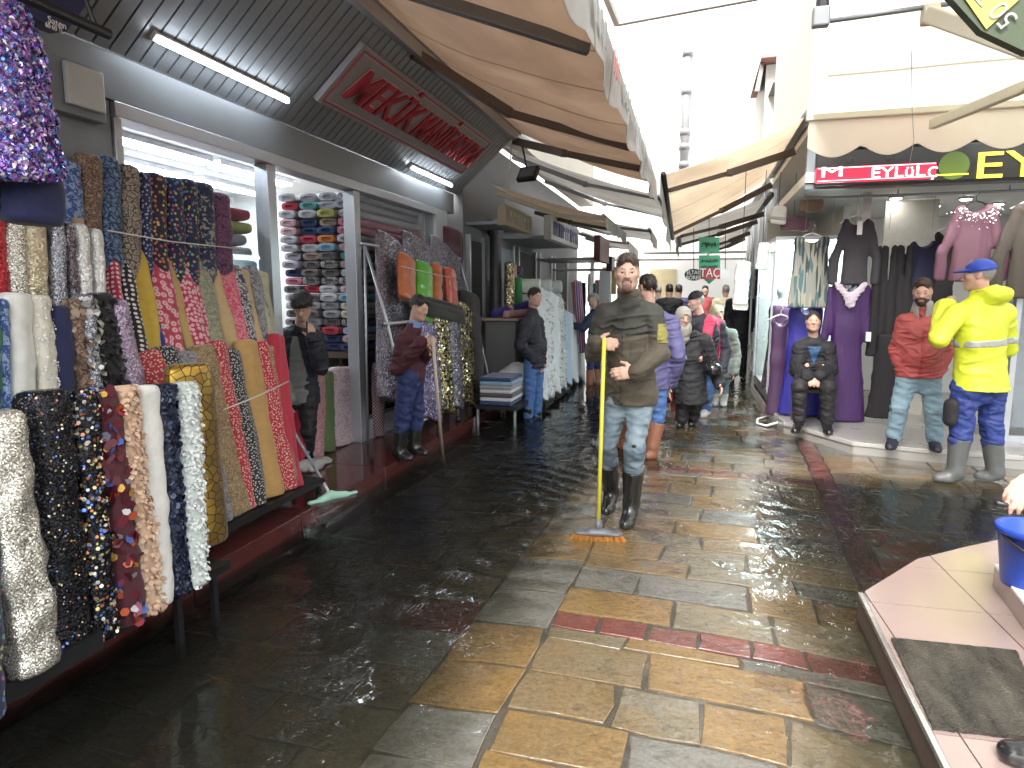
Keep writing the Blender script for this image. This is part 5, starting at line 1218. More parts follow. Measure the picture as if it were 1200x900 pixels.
def bolt(label, m, top, bot, d=None, core=False, group=None, name='fabric_bolt', cat='fabric', mid=None, hwk=1.0, **kw):
    """top = (u0, u1, v, X), bot = (u0, u1, v, X): outline read off the photograph on the rack's own plane X"""
    BOLTN[0] += 1; sd = BOLTN[0]
    a0, a1 = gx(top[0], top[2], top[3]), gx(top[1], top[2], top[3]); b0, b1 = gx(bot[0], bot[2], bot[3]), gx(bot[1], bot[2], bot[3])
    pt, pb = (a0 + a1) / 2, (b0 + b1) / 2; hw = (abs(a1[1] - a0[1]) + abs(b1[1] - b0[1])) / 4 * .93 * hwk; hd = d if d else min(.085, max(.045, hw * .85))
    if 'zb' in kw: z = kw.pop('zb'); dr = (pb - pt) / (pb[2] - pt[2]); pb = pt + dr * (z - pt[2])
    pt = pt - V(hd, 0, 0); pb = pb - V(hd, 0, 0)
    sp_ = [pb, pt] if mid is None else [pb, (pb + pt) / 2 + np.asarray(mid, float), pt]
    if mid is not None:                      # smooth the bend
        c = sp_[1]; sp_ = [pb * (1 - t_) ** 2 + c * 2 * t_ * (1 - t_) + pt * t_ ** 2 for t_ in np.linspace(0, 1, 8)]
    v, fs, uv = bolt_geo(sp_, hw, hd, YD, sd, **kw)
    e = emp(name, pb, label, cat, group); me('cloth', v, fs, m, e, True, uv)
    if core:
        ax_ = nrm(sp_[-1] - sp_[-2]); MB().tube([sp_[-1] - ax_ * .05, sp_[-1] + ax_ * .025], [.026, .026], 14).build('core_tube', CORE, e, True)
    return e, v, fs, hw
W_ = lambda *c: tuple(c)
# fabrics
F_ = {}
def fab(k, *a, **kw): F_[k] = cloth('cloth_' + k, *a, **kw); return F_[k]
fab('silver', 'sequin', [(.62, .60, .52), (.85, .83, .78), (.45, .42, .33)], 260, .25, .75); fab('blackseq', 'sequin', [(.008, .008, .01), (.02, .02, .025), (.012, .012, .014)], 220, .22, .5); fab('champ', 'sequin', [(.55, .47, .32), (.7, .62, .46)], 240, .3, .6)
fab('greyseq', 'sequin', [(.3, .32, .38), (.5, .52, .58)], 220, .25, .7); fab('lilac', 'sequin', [(.33, .24, .36), (.55, .45, .58), (.2, .15, .25)], 230, .28, .6); fab('redseq', 'sequin', [(.45, .03, .05), (.6, .06, .07)], 200, .3, .5); fab('whiteseq', 'sequin', [(.7, .71, .7), (.85, .86, .85)], 200, .3, .4)
fab('darkseq', 'sequin', [(.05, .04, .06), (.3, .25, .28), (.02, .02, .03)], 190, .25, .5); fab('navyseq', 'sequin', [(.012, .016, .035), (.03, .035, .06)], 120, .3, .4)
fab('white', 'plain', [(.70, .70, .66)], rough=.85); fab('cream', 'plain', [(.66, .62, .52)]); fab('peach', 'plain', [(.55, .37, .25)]); fab('palemint', 'plain', [(.62, .68, .65)]); fab('navy', 'plain', [(.014, .018, .075)]); fab('black', 'plain', [(.012, .012, .014)]); fab('maroon', 'plain', [(.07, .012, .02)])
fab('greenblue', 'floral', [(.03, .16, .08), (.02, .05, .22), (.1, .25, .2), (.02, .03, .12)], 14); fab('bluep', 'floral', [(.03, .07, .22), (.25, .33, .5), (.05, .1, .32)], 40)
fab('leobrown', 'leopard', [(.24, .15, .10), (.07, .045, .035), (.34, .24, .17)], 55); fab('leoblue', 'leopard', [(.10, .17, .30), (.02, .03, .07), (.17, .26, .4)], 38); fab('leobeige', 'leopard', [(.34, .29, .24), (.07, .05, .045), (.2, .15, .12)], 34)
fab('navydots', 'confetti', [(.018, .022, .07), (.35, .38, .5), (.25, .27, .45)], 45); fab('orangedots', 'confetti', [(.012, .013, .035), (.55, .2, .06), (.5, .12, .1), (.5, .45, .12)], 34); fab('multi', 'confetti', [(.012, .016, .06), (.5, .45, .1), (.08, .2, .45), (.45, .1, .12), (.1, .3, .2)], 36)
fab('dkflower', 'floral', [(.012, .014, .05), (.02, .03, .09), (.3, .3, .22), (.1, .13, .12)], 26); fab('paisley', 'floral', [(.02, .015, .05), (.2, .06, .12), (.03, .03, .1), (.28, .2, .25)], 44)
fab('redpolka', 'dots', [(.42, .02, .07), (.7, .6, .58)], 38); fab('blkpolka', 'dots', [(.012, .01, .014), (.72, .7, .68)], 38); fab('yellow', 'plain', [(.52, .36, .05)]); fab('royal', 'plain', [(.018, .022, .23)])
fab('daisy', 'flower', [(.48, .05, .10), (.66, .45, .45), (.5, .1, .12)], 26); fab('gold', 'plain', [(.42, .29, .10)], rough=.5); fab('pinkdot', 'flower', [(.46, .04, .10), (.68, .5, .5), (.5, .15, .18)], 40); fab('sage', 'floral', [(.30, .29, .20), (.15, .17, .12), (.38, .36, .27)], 60); fab('tan', 'plain', [(.46, .33, .17)]); fab('pinkfine', 'floral', [(.48, .05, .11), (.6, .25, .28), (.45, .04, .09)], 70)
fab('navyflor', 'floral', [(.02, .025, .07), (.45, .42, .4), (.03, .04, .1)], 50); fab('greyflor', 'floral', [(.25, .25, .26), (.1, .1, .13), (.45, .42, .38)], 34); fab('palegreen', 'floral', [(.38, .37, .25), (.30, .31, .2), (.45, .42, .32)], 40)
fab('tanflor', 'floral', [(.33, .24, .12), (.17, .10, .05), (.4, .31, .19), (.2, .15, .07)], 46); fab('bw', 'confetti', [(.02, .02, .022), (.55, .53, .5), (.4, .4, .4)], 70); fab('mustard', 'plain', [(.45, .27, .09)], rough=.65); fab('reddot', 'confetti', [(.40, .025, .045), (.62, .5, .42), (.55, .4, .3)], 60); fab('red', 'plain', [(.40, .02, .045)])
fab('mosaic', 'mosaic', [(.28, .16, .02), (.012, .01, .008), (.5, .31, .05)], 26, .32, .75)
fab('gingham', 'gingham', [(.05, .12, .42), (.35, .42, .62)], 90); fab('pinkflor', 'floral', [(.42, .17, .2), (.52, .33, .33), (.3, .1, .13)], 50); fab('green', 'plain', [(.10, .17, .06)]); fab('whitepink', 'floral', [(.55, .5, .52), (.38, .22, .28), (.6, .56, .56)], 55)
fab('mixseq', 'sequin', [(.02, .018, .03), (.3, .28, .34), (.06, .04, .1), (.5, .48, .5)], 110, .25, .5); fab('goldseq', 'sequin', [(.015, .013, .012), (.5, .4, .15), (.65, .6, .5), (.02, .02, .02)], 75, .22, .8); fab('purseq', 'sequin', [(.04, .03, .1), (.3, .25, .45), (.45, .42, .55)], 100, .25, .6)
fab('orange', 'plain', [(.5, .13, .04)], rough=.25); fab('lime', 'plain', [(.10, .42, .03)], rough=.22); fab('orred', 'plain', [(.5, .07, .03)], rough=.25); fab('tulle', 'plain', [(.62, .63, .66)], rough=.8); fab('bluetulle', 'plain', [(.4, .5, .66)]); fab('bigreen', 'plain', [(.03, .2, .06)]); fab('bigred', 'plain', [(.45, .02, .05)])

# ---- near rack: black stepped stand
rk = emp('display_rack', (-2.4, 2, -.1), 'black metal stepped stand holding the nearest sequin bolts', 'rack')
for x0, x1, z in ((-2.42, -2.11, .25), (-2.68, -2.44, .78), (-2.88, -2.70, 1.12), (-3.05, -2.90, 1.42)):
    boxo('shelf', (x0, .9, z - .04), (x1, 2.50 if z < 1.3 else 3.7, z), DARKMETAL, rk)
for y in (.95, 2.18, 2.40): boxo('front_leg', (-2.14, y - .014, -.12), (-2.115, y + .014, .208), DARKMETAL, rk)
for y in (.95, 2.40): boxo('back_leg', (-3.04, y - .018, PZ + .002), (-3.0, y + .018, 1.378), DARKMETAL, rk); boxo('middle_leg', (-2.70, y - .018, PZ + .004), (-2.684, y + .018, 1.078), DARKMETAL, rk)
boxo('middle_leg', (-2.95, 3.6, PZ + .002), (-2.92, 3.64, 1.378), DARKMETAL, rk)
GB = 'bolts on the near black rack'
def lower(label, m, u0, u1, vt, ub0, ub1, vb, X=-2.04, **kw):
    k = dict(group=GB); k.update(kw); return bolt(label, m, (u0, u1, vt, X - .03), (ub0, ub1, vb, X), **k)
lower('silver gold sequin bolt with crumpled foot, tallest of the front row', F_['silver'], -12, 44, 482, 14, 82, 742, X=-1.96, sag=.017, zb=.32, slack=.02)
boxo('bolt_block', (-2.2, 1.2, .252), (-2.02, 1.72, .318), DARKMETAL, rk)
_, v, fs, _h = lower('wide black bolt sprinkled with tiny coloured sequins', F_['blackseq'], 38, 98, 458, 62, 122, 742, zb=.252)
scatter(v, fs, 420, .0035, island('tiny_sequins', [(.7, .7, .7), (.5, .2, .15), (.15, .25, .6), (.6, .5, .2), (.05, .05, .05)], .2, .7), COL.objects[_.name], seed=3)
_, v, fs, _h = lower('black bolt thickly set with multicoloured sequins', F_['blackseq'], 92, 122, 456, 112, 146, 735, zb=.252)
scatter(v, fs, 700, .0062, island('multi_sequins', [(.75, .72, .65), (.02, .02, .02), (.6, .2, .1), (.1, .2, .55), (.7, .6, .25), (.03, .03, .03), (.4, .42, .4)], .2, .6), _, seed=4)
_, v, fs, _h = lower('dark maroon bolt with large dangling coloured discs', F_['maroon'], 116, 146, 458, 146, 180, 722, zb=.252)
scatter(v, fs, 95, .0165, island('paillettes', [(.5, .1, .04), (.55, .3, .05), (.08, .14, .45), (.45, .45, .5), (.3, .03, .05), (.06, .06, .09)], .2, .35), _, 'paillettes', .9, seed=5, face=V(.3, -1, .1), lift=.006)
scatter(v, fs, 60, .02, island('maroon_discs', [(.10, .015, .025), (.16, .02, .035)], .3, .3), _, 'maroon_discs', .7, seed=6, asp=1.5)
_, v, fs, _h = lower('peach ruffled bolt between the disc bolt and the white one', F_['peach'], 136, 166, 453, 176, 196, 708, zb=.252)
scatter(v, fs, 700, .015, mat('peach_petals', (.58, .40, .28), .8, 0, .15), _, 'ruffles', .9, 'petal', 7)
lower('plain white soft bolt with loose tail', F_['white'], 166, 194, 452, 186, 212, 715, sag=.009, zb=.252)
_, v, fs, _h = lower('dark navy bolt covered in overlapping dark discs', F_['navyseq'], 188, 214, 450, 208, 228, 695, zb=.252)
scatter(v, fs, 420, .012, island('navy_discs', [(.012, .018, .04), (.02, .03, .07), (.03, .045, .09)], .16, .3), _, 'discs', .7, seed=8)
_, v, fs, _h = lower('white fluffy bolt with pale mint petals at the rack end', F_['palemint'], 210, 240, 448, 226, 248, 680, zb=.252)
scatter(v, fs, 900, .012, mat('white_petals', (.68, .72, .70), .8, 0, .1), _, 'petals', 1.0, 'petal', 9)
bolt('gold mosaic bolt with black cracks hanging beside the white fluffy bolt', F_['mosaic'], (196, 268, 426, -2.30), (238, 272, 640, -2.22), group=GB, d=.07, sag=.004, expo=2.1)
bolt('navy print cloth hanging low left of the silver bolt', F_['multi'], (-60, 0, 470, -2.02), (-40, 14, 745, -1.98), group=GB, zb=.252)
# second step
def second(label, m, u0, u1, vt, ub0=None, ub1=None, X=-2.44, **kw):
    return bolt(label, m, (u0, u1, vt, X), (ub0 if ub0 is not None else u0 + 6, ub1 if ub1 is not None else u1 + 6, 470, X), group='bolts on the second step of the near rack', zb=.782, **kw)
second('green and blue printed bolt at the left of the second step', F_['greenblue'], -30, 6, 348); second('blue swirl printed bolt beside the white textured bolt', F_['bluep'], -2, 14, 350)
_, v, fs, _h = second('thick white textured bolt with two wraps', F_['white'], 10, 44, 343, sag=.008); _, v, fs, _h = second('white flecked bolt leaning on the thick white one', F_['cream'], 40, 66, 346, 50, 76); scatter(v, fs, 260, .007, mat('white_petals', (.68, .72, .7)), _, 'flecks', .7, 'petal', 10)
second('matt navy bolt of the second step', F_['navy'], 64, 88, 358, 72, 98, sag=.009)
_, v, fs, _h = second('brown feathered bolt on the second step', F_['leobrown'], 84, 100, 350, 94, 112); scatter(v, fs, 150, .022, island('brown_feathers', [(.2, .12, .08), (.35, .26, .2), (.1, .06, .04)], .6, 0), _, 'feathers', 1.2, 'petal', 11)
_, v, fs, _h = second('silver feather trimmed bolt on the second step', F_['greyseq'], 98, 116, 345, 106, 130); scatter(v, fs, 160, .02, island('silver_feathers', [(.5, .48, .44), (.7, .68, .62), (.2, .18, .16)], .3, .3), _, 'feathers', 1.2, 'petal', 12)
_, v, fs, _h = second('black feathered bolt beside the silver feathered one', F_['black'], 112, 136, 343, 128, 158); scatter(v, fs, 260, .02, mat('black_feathers', (.012, .012, .013), .5), _, 'feathers', 1.2, 'petal', 13)
second('lilac silver sequin bolt sloping over the black rack', F_['lilac'], 134, 152, 352, 152, 184, sag=.008)
# third step
def third(label, m, u0, u1, vt, X=-2.70, **kw): return bolt(label, m, (u0, u1, vt, X), (u0 + 5, u1 + 5, 350, X), group='bolts on the third step of the near rack', zb=1.122, **kw)
third('red sequin bolt at the left of the third step', F_['redseq'], -22, 12, 242); third('silver grey sequin bolt of the third step', F_['silver'], 8, 34, 241, core=True); third('champagne ribbed sequin bolt', F_['champ'], 28, 60, 247, sag=.01); third('blue grey sequin bolt of the third step', F_['greyseq'], 60, 80, 249); third('dark violet sequin bolt', F_['darkseq'], 79, 92, 262); third('white sequin bolt standing slightly taller', F_['whiteseq'], 90, 110, 262, core=True); third('white crumpled sequin bolt beside it', F_['whiteseq'], 109, 125, 268)
# top step
def fourth(label, m, u0, u1, vt, X=-2.90, **kw): return bolt(label, m, (u0, u1, vt, X), (u0 + 3, u1 + 3, 300, X), group='bolts on the top step of the near rack', zb=1.422, **kw)
fourth('blue speckled bolt of the top step', F_['bluep'], 78, 101, 190); fourth('brown leopard print bolt of the top step', F_['leobrown'], 98, 126, 180, sag=.008); fourth('blue leopard print bolt', F_['leoblue'], 122, 146, 183); fourth('beige leopard print bolt', F_['leobeige'], 146, 169, 193); fourth('navy bolt with pale specks', F_['navydots'], 168, 180, 202); fourth('black bolt with orange dots', F_['orangedots'], 177, 200, 203); fourth('dark blue bolt with many coloured dots', F_['multi'], 198, 220, 208); fourth('dark blue confetti bolt next to the flowered one', F_['multi'], 217, 236, 210); fourth('black bolt with grey flowers', F_['dkflower'], 234, 256, 214); fourth('dark paisley bolt at the end of the top step', F_['paisley'], 252, 276, 226)
# purple sequin cloth hanging above
pc, v, fs, _h = bolt('glittering violet and blue sequin cloth hanging at the shop corner', F_['purseq'], (-50, 60, -6, -1.98), (2, 92, 212, -1.98), name='hanging_cloth', d=.12, sag=.012, slack=.03, hwk=1.1)
scatter(v, fs, 5200, .0078, island('iridescent_sequins', [(.25, .12, .55), (.14, .18, .6), (.4, .2, .6), (.55, .45, .75), (.1, .25, .6), (.75, .68, .85), (.3, .1, .4)], .14, .75), pc, tilt=.75, seed=20)
hb2 = bolt('navy velvet bolt under the violet sequin cloth', F_['navy'], (16, 88, 196, -2.06), (24, 90, 262, -2.06), name='hanging_cloth', d=.07)
bk2 = bolt('black sequin cloth hanging at the far left under the violet one', F_['blackseq'], (-40, 14, 90, -2.14), (-20, 30, 250, -2.14), name='hanging_cloth', d=.06)
hp = emp('hanging_pole', (-2.15, 1.6, 2.5), 'dark pole carrying the violet sequin cloth', 'pole'); MB().tube([V(-2.12, .6, 2.47), V(-2.12, 2.05, 2.47)], .02, 8).build('pole', DARKMETAL, hp, True)
for y in (.7, 2.0): MB().tube([V(-2.12, y, 2.47), V(-2.45, y, 3.36)], .008, 6).build('hanger_wire', DARKMETAL, hp)
# dark price bag with white writing
bgp = emp('price_bag', gx(55, 12, -2.35), 'black hanging bag with small white printed price at the top corner', 'bag')
q = [gx(20, -30, -2.3), gx(128, -30, -2.3), gx(78, 37, -2.3), gx(52, 27, -2.3), gx(20, 10, -2.3)]
MB().add(q + [p - V(.08, 0, 0) for p in q], [(0, 1, 2, 3, 4), (9, 8, 7, 6, 5)] + [(i, 5 + i, 5 + (i + 1) % 5, (i + 1) % 5) for i in range(5)]).build('bag', F_['navy'], bgp)
text('print', 'Saten', .034, gx(67, 27, -2.292), gx(77, 33, -2.292) - gx(58, 25, -2.292), V(0, 0, 1), WHITEW, bgp, .001, width=.07); text('print', '60 60 TL', .026, gx(64, 33, -2.292), gx(77, 33, -2.292) - gx(58, 25, -2.292), V(0, 0, 1), WHITEW, bgp, .001, width=.07)
MB().tube([q[0], V(q[0][0], q[0][1], 3.3)], .006, 5).build('cord', DARKMETAL, bgp)
# electric box and sticker on the pilaster
eb = emp('electric_box', gx(97, 75, -3.05), 'grey electric box with socket cover on the shop pilaster', 'electric box')
a, b = gx(76, 102, -3.05), gx(113, 50, -3.05); MB().box((-3.058, 2.50, 2.40), (-2.99, 2.84, 2.66)).build('box', GREYPANEL, eb, bevel=.008); MB().box((-2.988, 2.60, 2.44), (-2.955, 2.81, 2.64)).build('cover', mat('pale_plastic', (.5, .52, .52), .4), eb, bevel=.008)
tag(boxo('sticker', (-3.057, 2.82, 1.98), (-3.053, 2.90, 2.12), mat('yellow_sticker', (.5, .55, .08), .5)), 'small yellow sticker on the shop pilaster', 'sticker')

# ---- second stand: dress fabrics in two overlapping rows
r2 = emp('display_rack', (-2.7, 3.2, 0), 'low slanted stand with steel rail draped in flowered fabrics', 'rack')
boxo('lower_board', (-2.86, 2.56, .20), (-2.47, 3.92, .24), DARKMETAL, r2); boxo('upper_board', (-3.02, 2.6, .86), (-2.78, 3.95, .9), DARKMETAL, r2)
for y in (2.62, 3.86):
    boxo('leg', (-2.50, y - .015, .14), (-2.47, y + .015, .20), DARKMETAL, r2); boxo('leg', (-3.0, y - .015, PZ + .002), (-2.97, y + .015, .86), DARKMETAL, r2)
    MB().lathe((-2.485, y, PZ + .002), [(.012, 0), (.028, .006), (.03, .022), (.02, .04)], 12).build('castor', DARKMETAL, r2, True)
GU = 'flowered fabrics in the upper row of the slanted stand'; GL = 'flowered fabrics in the lower row of the slanted stand'
def up2(label, m, t0, t1, vt, b0, b1, vb, **kw): return bolt(label, m, (t0, t1, vt, -2.93), (b0, b1, vb, -2.76), group=GU, d=.045, sag=.005, rtop=.03, **kw)
for a in (('crimson cloth with white polka dots', 'redpolka', 127, 142, 293, 140, 156, 420), ('black cloth with white polka dots', 'blkpolka', 136, 162, 294, 156, 178, 420), ('plain yellow cloth with rippled edge', 'yellow', 156, 172, 297, 174, 190, 420), ('plain royal blue cloth in the upper row', 'royal', 167, 184, 299, 186, 202, 420), ('pink daisy cloth next to the royal blue one', 'daisy', 176, 200, 299, 196, 222, 420), ('wrinkled gold cloth bulging between the pink ones', 'gold', 191, 206, 302, 218, 240, 418), ('pink cloth with small white flowers', 'pinkdot', 202, 230, 304, 232, 258, 418), ('sage green printed cloth', 'sage', 226, 252, 308, 250, 272, 416), ('plain tan cloth beside the sage one', 'tan', 247, 257, 310, 268, 282, 416), ('finely patterned pink cloth', 'pinkfine', 250, 274, 306, 276, 304, 414), ('navy cloth with white flowers', 'navyflor', 268, 284, 310, 298, 310, 412), ('sand coloured cloth in the upper row', 'tan', 280, 297, 316, 302, 316, 410), ('grey flowered cloth in the upper row', 'greyflor', 292, 306, 316, 310, 324, 408), ('pale green flowered cloth at the row end', 'palegreen', 302, 317, 315, 318, 336, 406)):
    jv = (5 * math.sin(BOLTN[0] * 2.7), 4 * math.sin(BOLTN[0] * 1.9)); up2(a[0], F_[a[1]], a[2], a[3], a[4] + jv[0], a[5] + jv[1], a[6] + jv[1], a[7], fold=.010, nf=3, slack=.014, mid=(.02 * math.sin(BOLTN[0] * 3.1), .02 * math.sin(BOLTN[0] * 1.3), 0), hwk=1.1)
def lo2(label, m, t0, t1, vt, b0, b1, vb, **kw): return bolt(label, m, (t0, t1, vt, -2.70), (b0, b1, vb, -2.50), group=GL, d=.05, sag=.005, rtop=.03, zb=.242, **kw)
for a in (('crimson dotted cloth behind the gold mosaic bolt', 'reddot', 172, 192, 408, 214, 236, 600), ('black and white speckled cloth behind the mosaic bolt', 'bw', 188, 212, 412, 234, 258, 600), ('grey flowered cloth behind the mosaic bolt', 'greyflor', 206, 236, 408, 252, 276, 598), ('tan cloth with brown flowers', 'tanflor', 228, 258, 405, 272, 296, 594), ('crimson dotted narrow cloth', 'reddot', 250, 270, 404, 292, 306, 592), ('black cloth with white specks in the lower row', 'bw', 262, 286, 404, 302, 320, 588), ('plain mustard cloth in the lower row', 'mustard', 283, 306, 402, 316, 342, 584), ('crimson cloth with tiny dots', 'reddot', 302, 316, 402, 334, 346, 578), ('brown flowered cloth next to the crimson end piece', 'tanflor', 312, 326, 400, 342, 354, 574), ('plain crimson cloth at the doorway end', 'red', 320, 338, 398, 348, 360, 570)):
    jv = (6 * math.sin(BOLTN[0] * 2.3), 4 * math.sin(BOLTN[0] * 1.7)); lo2(a[0], F_[a[1]], a[2], a[3], a[4] + jv[0], a[5] + jv[1], a[6] + jv[1], a[7], fold=.012, nf=3, slack=.016, mid=(.025 * math.sin(BOLTN[0] * 3.7), .02 * math.sin(BOLTN[0] * 1.1), 0), hwk=1.1)
def rope(name, label, pts, r=.004, m=None):
    e = emp(name, pts[0], label, 'rope'); MB().tube(pts, r, 6).build('cord', m or mat('white_cord', (.6, .6, .57), .7), e, True)
rope('rope', 'white cord strung across the top step bolts', [gx(126, 270, -2.86), gx(200, 283, -2.84), gx(285, 292, -2.86)])
rope('rope', 'pale cord tied round the lower flowered fabrics', [gx(262, 480, -2.44), gx(300, 465, -2.44), gx(338, 447, -2.50)])
rg = emp('rag', gz(362, 553, PZ), 'wet pale rag heap on the red slabs by the doorway', 'rag'); f = Fd(); c = gz(364, 550, PZ); f.ell(c + V(0, 0, .03), (.10, .16, .05), None, .02); f.ell(c + V(-.05, .2, .02), (.12, .1, .035), None, .03); f.noise(.014, 60, 3); f.cut((0, 0, -1), c); f.mesh('cloth', .012, mat('grey_rag', (.33, .34, .33), .6), rg)

# ---- bolts stacked inside the shop, ends to the doorway
def bolt_mesh(L, w_, h_, name):
    seg = 18; prof = []
    def sect(k, kk=3.2): return [(math.copysign(abs(math.cos(a)) ** (2 / kk), math.cos(a)) * w_ / 2 * k, math.copysign(abs(math.sin(a)) ** (2 / kk), math.sin(a)) * h_ / 2 * (k if k > .75 else k * .8)) for a in np.linspace(0, 2 * math.pi, seg, endpoint=False)]
    rings = [(sect(.55), .03), (sect(.56), .0), (sect(.70), .004), (sect(.72), .012), (sect(.86), .002), (sect(.98), .006), (sect(1.0), .02), (sect(1.0), L * .5), (sect(1.0), L)]
    vs, uv = [], []
    for s_, y in rings:
        for j, (x, z) in enumerate(s_): vs.append((x, y, z)); uv.append((j / seg * .5, y))
    fs = [(i * seg + j, (i + 1) * seg + j, (i + 1) * seg + (j + 1) % seg, i * seg + (j + 1) % seg) for i in range(len(rings) - 1) for j in range(seg)] + [tuple(range(seg))]
    d = bpy.data.meshes.new(name); d.from_pydata(vs, [], fs); d.update(); lay = d.uv_layers.new(name='UVMap')
    li = np.empty(len(d.loops), np.int32); d.loops.foreach_get('vertex_index', li); lay.data.foreach_set('uv', np.array(uv, np.float32)[li].ravel())
    d.polygons.foreach_set('use_smooth', [True] * len(d.polygons)); return d
SHB = [('pale pink', cloth('b_pink', 'floral', [(.5, .3, .35), (.6, .45, .48), (.42, .2, .27)], 60)), ('rose pink', cloth('b_rose', 'plain', [(.5, .2, .28)])), ('lilac grey', cloth('b_lilac', 'floral', [(.36, .35, .42), (.46, .45, .5), (.28, .26, .34)], 50)), ('teal', cloth('b_teal', 'plain', [(.12, .33, .33)])), ('white grey', cloth('b_white', 'floral', [(.55, .56, .6), (.4, .4, .45), (.64, .64, .66)], 50)), ('black and white', cloth('b_bw', 'floral', [(.03, .03, .035), (.35, .34, .34), (.06, .06, .06)], 60)), ('charcoal', cloth('b_char', 'floral', [(.07, .065, .07), (.2, .18, .18), (.05, .05, .055)], 60)), ('brown patterned', cloth('b_brown', 'floral', [(.16, .11, .09), (.4, .33, .28), (.1, .06, .05)], 50)), ('navy', cloth('b_navy', 'plain', [(.03, .05, .14)])), ('crimson', cloth('b_crim', 'plain', [(.4, .04, .07)])), ('sky blue', cloth('b_sky', 'plain', [(.22, .38, .5)])), ('cream', cloth('b_cream', 'plain', [(.56, .52, .43)])), ('pale blue', cloth('b_pblue', 'plain', [(.3, .38, .58)])), ('orange', cloth('b_orange', 'plain', [(.5, .18, .05)])), ('peach', cloth('b_peach', 'plain', [(.55, .30, .24)])), ('green', cloth('b_green', 'plain', [(.06, .28, .15)])), ('grey', cloth('b_grey', 'plain', [(.3, .31, .33)])), ('yellow green', cloth('b_yg', 'plain', [(.42, .43, .13)])), ('zigzag', cloth('b_zig', 'stripe', [(.5, .55, .55), (.03, .05, .06)], 14))]
SHM = {n: m for n, m in SHB}; BMESH = {}
def shop_bolt(n, x, y, z, w_=.19, h_=.078, L=1.55, rz=0, where='in the shelves beside the shop doorway', tilt=0, label=None):
    k = (n, w_, h_, L)
    if k not in BMESH: BMESH[k] = bolt_mesh(L, w_, h_, 'fabric_bolt'); BMESH[k].materials.append(SHM[n])
    o = bpy.data.objects.new('fabric_bolt', BMESH[k]); o.location = (x, y, z); o.rotation_euler = (0, tilt, rz); COL.objects.link(o); tag(o, label or n + ' folded bolt stacked ' + where, 'fabric', 'bolts stacked ' + where); return o
r = random.Random(12); SY0 = 5.72
cols_ = [(-3.26, ['lilac grey', 'lilac grey', 'white grey', 'rose pink', 'rose pink', 'lilac grey', 'pale pink', 'teal', 'pale pink', 'white grey', 'black and white', 'pale pink', 'sky blue', 'cream', 'cream', 'black and white', 'pale blue', 'pale pink', 'navy']),
         (-3.47, ['white grey', 'white grey', 'yellow green', 'brown patterned', 'navy', 'orange', 'sky blue', 'charcoal', 'black and white', 'charcoal', 'black and white', 'white grey', 'white grey', 'grey', 'grey', 'charcoal', 'crimson', 'navy', 'navy']),
         (-3.68, ['white grey', 'teal', 'white grey', 'navy', 'navy', 'crimson', 'white grey', 'brown patterned', 'charcoal', 'charcoal', 'black and white', 'crimson', 'charcoal', 'grey', 'charcoal', 'grey', 'charcoal', 'navy', 'charcoal']),
         (-3.89, ['white grey', 'crimson', 'white grey', 'pale pink', 'pale pink', 'white grey', 'white grey', 'lilac grey', 'lilac grey', 'navy', 'rose pink', 'charcoal', 'white grey', 'white grey', 'charcoal', 'grey', 'charcoal', 'navy', 'grey'])]
z0s = .98
ORD = 'first second third fourth fifth sixth seventh eighth ninth tenth eleventh twelfth thirteenth fourteenth fifteenth sixteenth seventeenth eighteenth nineteenth'.split()
for ci, (x, names) in enumerate(cols_):
    z = 2.50
    for i, n in enumerate(names):
        lb = f"{n} folded bolt, {ORD[i]} from top in {('the column at the door post', 'the second column from the door post', 'the third column from the door post', 'the column farthest inside the doorway')[ci]}"
        h_ = .078; shop_bolt(n, x + r.uniform(-.008, .008), SY0 + r.uniform(-.04, .04), z - h_ / 2, h_=h_, rz=r.uniform(-.01, .01), label=lb); z -= h_ + .003
        if z < z0s + .05: break
SHN = ['zigzag', 'lilac grey', 'peach', 'white grey', 'cream', 'green', 'pale pink', 'teal', 'charcoal']
us = emp('shelf_unit', (-3.6, 6.5, PZ), 'dark wooden shelf unit under the stacked bolts inside the shop', 'shelf unit')
boxo('plinth_board', (-4.02, 5.66, .90), (-3.135, 7.35, .955), WOODM, us); boxo('side_panel', (-4.06, 5.66, PZ), (-4.025, 7.35, 1.0), WHITEW, us); boxo('back_board', (-3.98, 7.32, PZ), (-3.14, 7.36, 2.5), WHITEW, us); boxo('foot_board', (-3.5, 5.9, PZ), (-3.46, 7.3, .9), WOODM, us)
# bolts lying behind the left window pane, side on
WN = ['crimson', 'yellow green', 'lilac grey', 'white grey', 'sky blue', 'peach', 'grey', 'crimson', 'cream', 'teal', 'rose pink']
z = 2.16
for i, n in enumerate(WN):
    shop_bolt(n, -3.42, 3.32 + .04 * math.sin(i * 2.1), z - .045, .3, .09, 1.0, where='behind the left shop window', rz=.02 * math.sin(i), label=f'{n} bolt lying {ORD[i]} from the top behind the left shop window'); z -= .094
u2 = emp('shelf_unit', (-3.45, 3.8, PZ), 'low shelf behind the left shop window', 'shelf unit'); boxo('board', (-3.60, 3.28, 1.06), (-3.2, 4.2, 1.12), WOODM, u2); boxo('side_panel', (-3.60, 4.16, PZ), (-3.24, 4.2, 1.056), WOODM, u2); boxo('side_panel', (-3.60, 3.28, PZ), (-3.24, 3.32, 1.056), WOODM, u2)
for i, (n, y, x) in enumerate((('navy', 4.25, -4.9), ('crimson', 4.2, -5.1))): pass
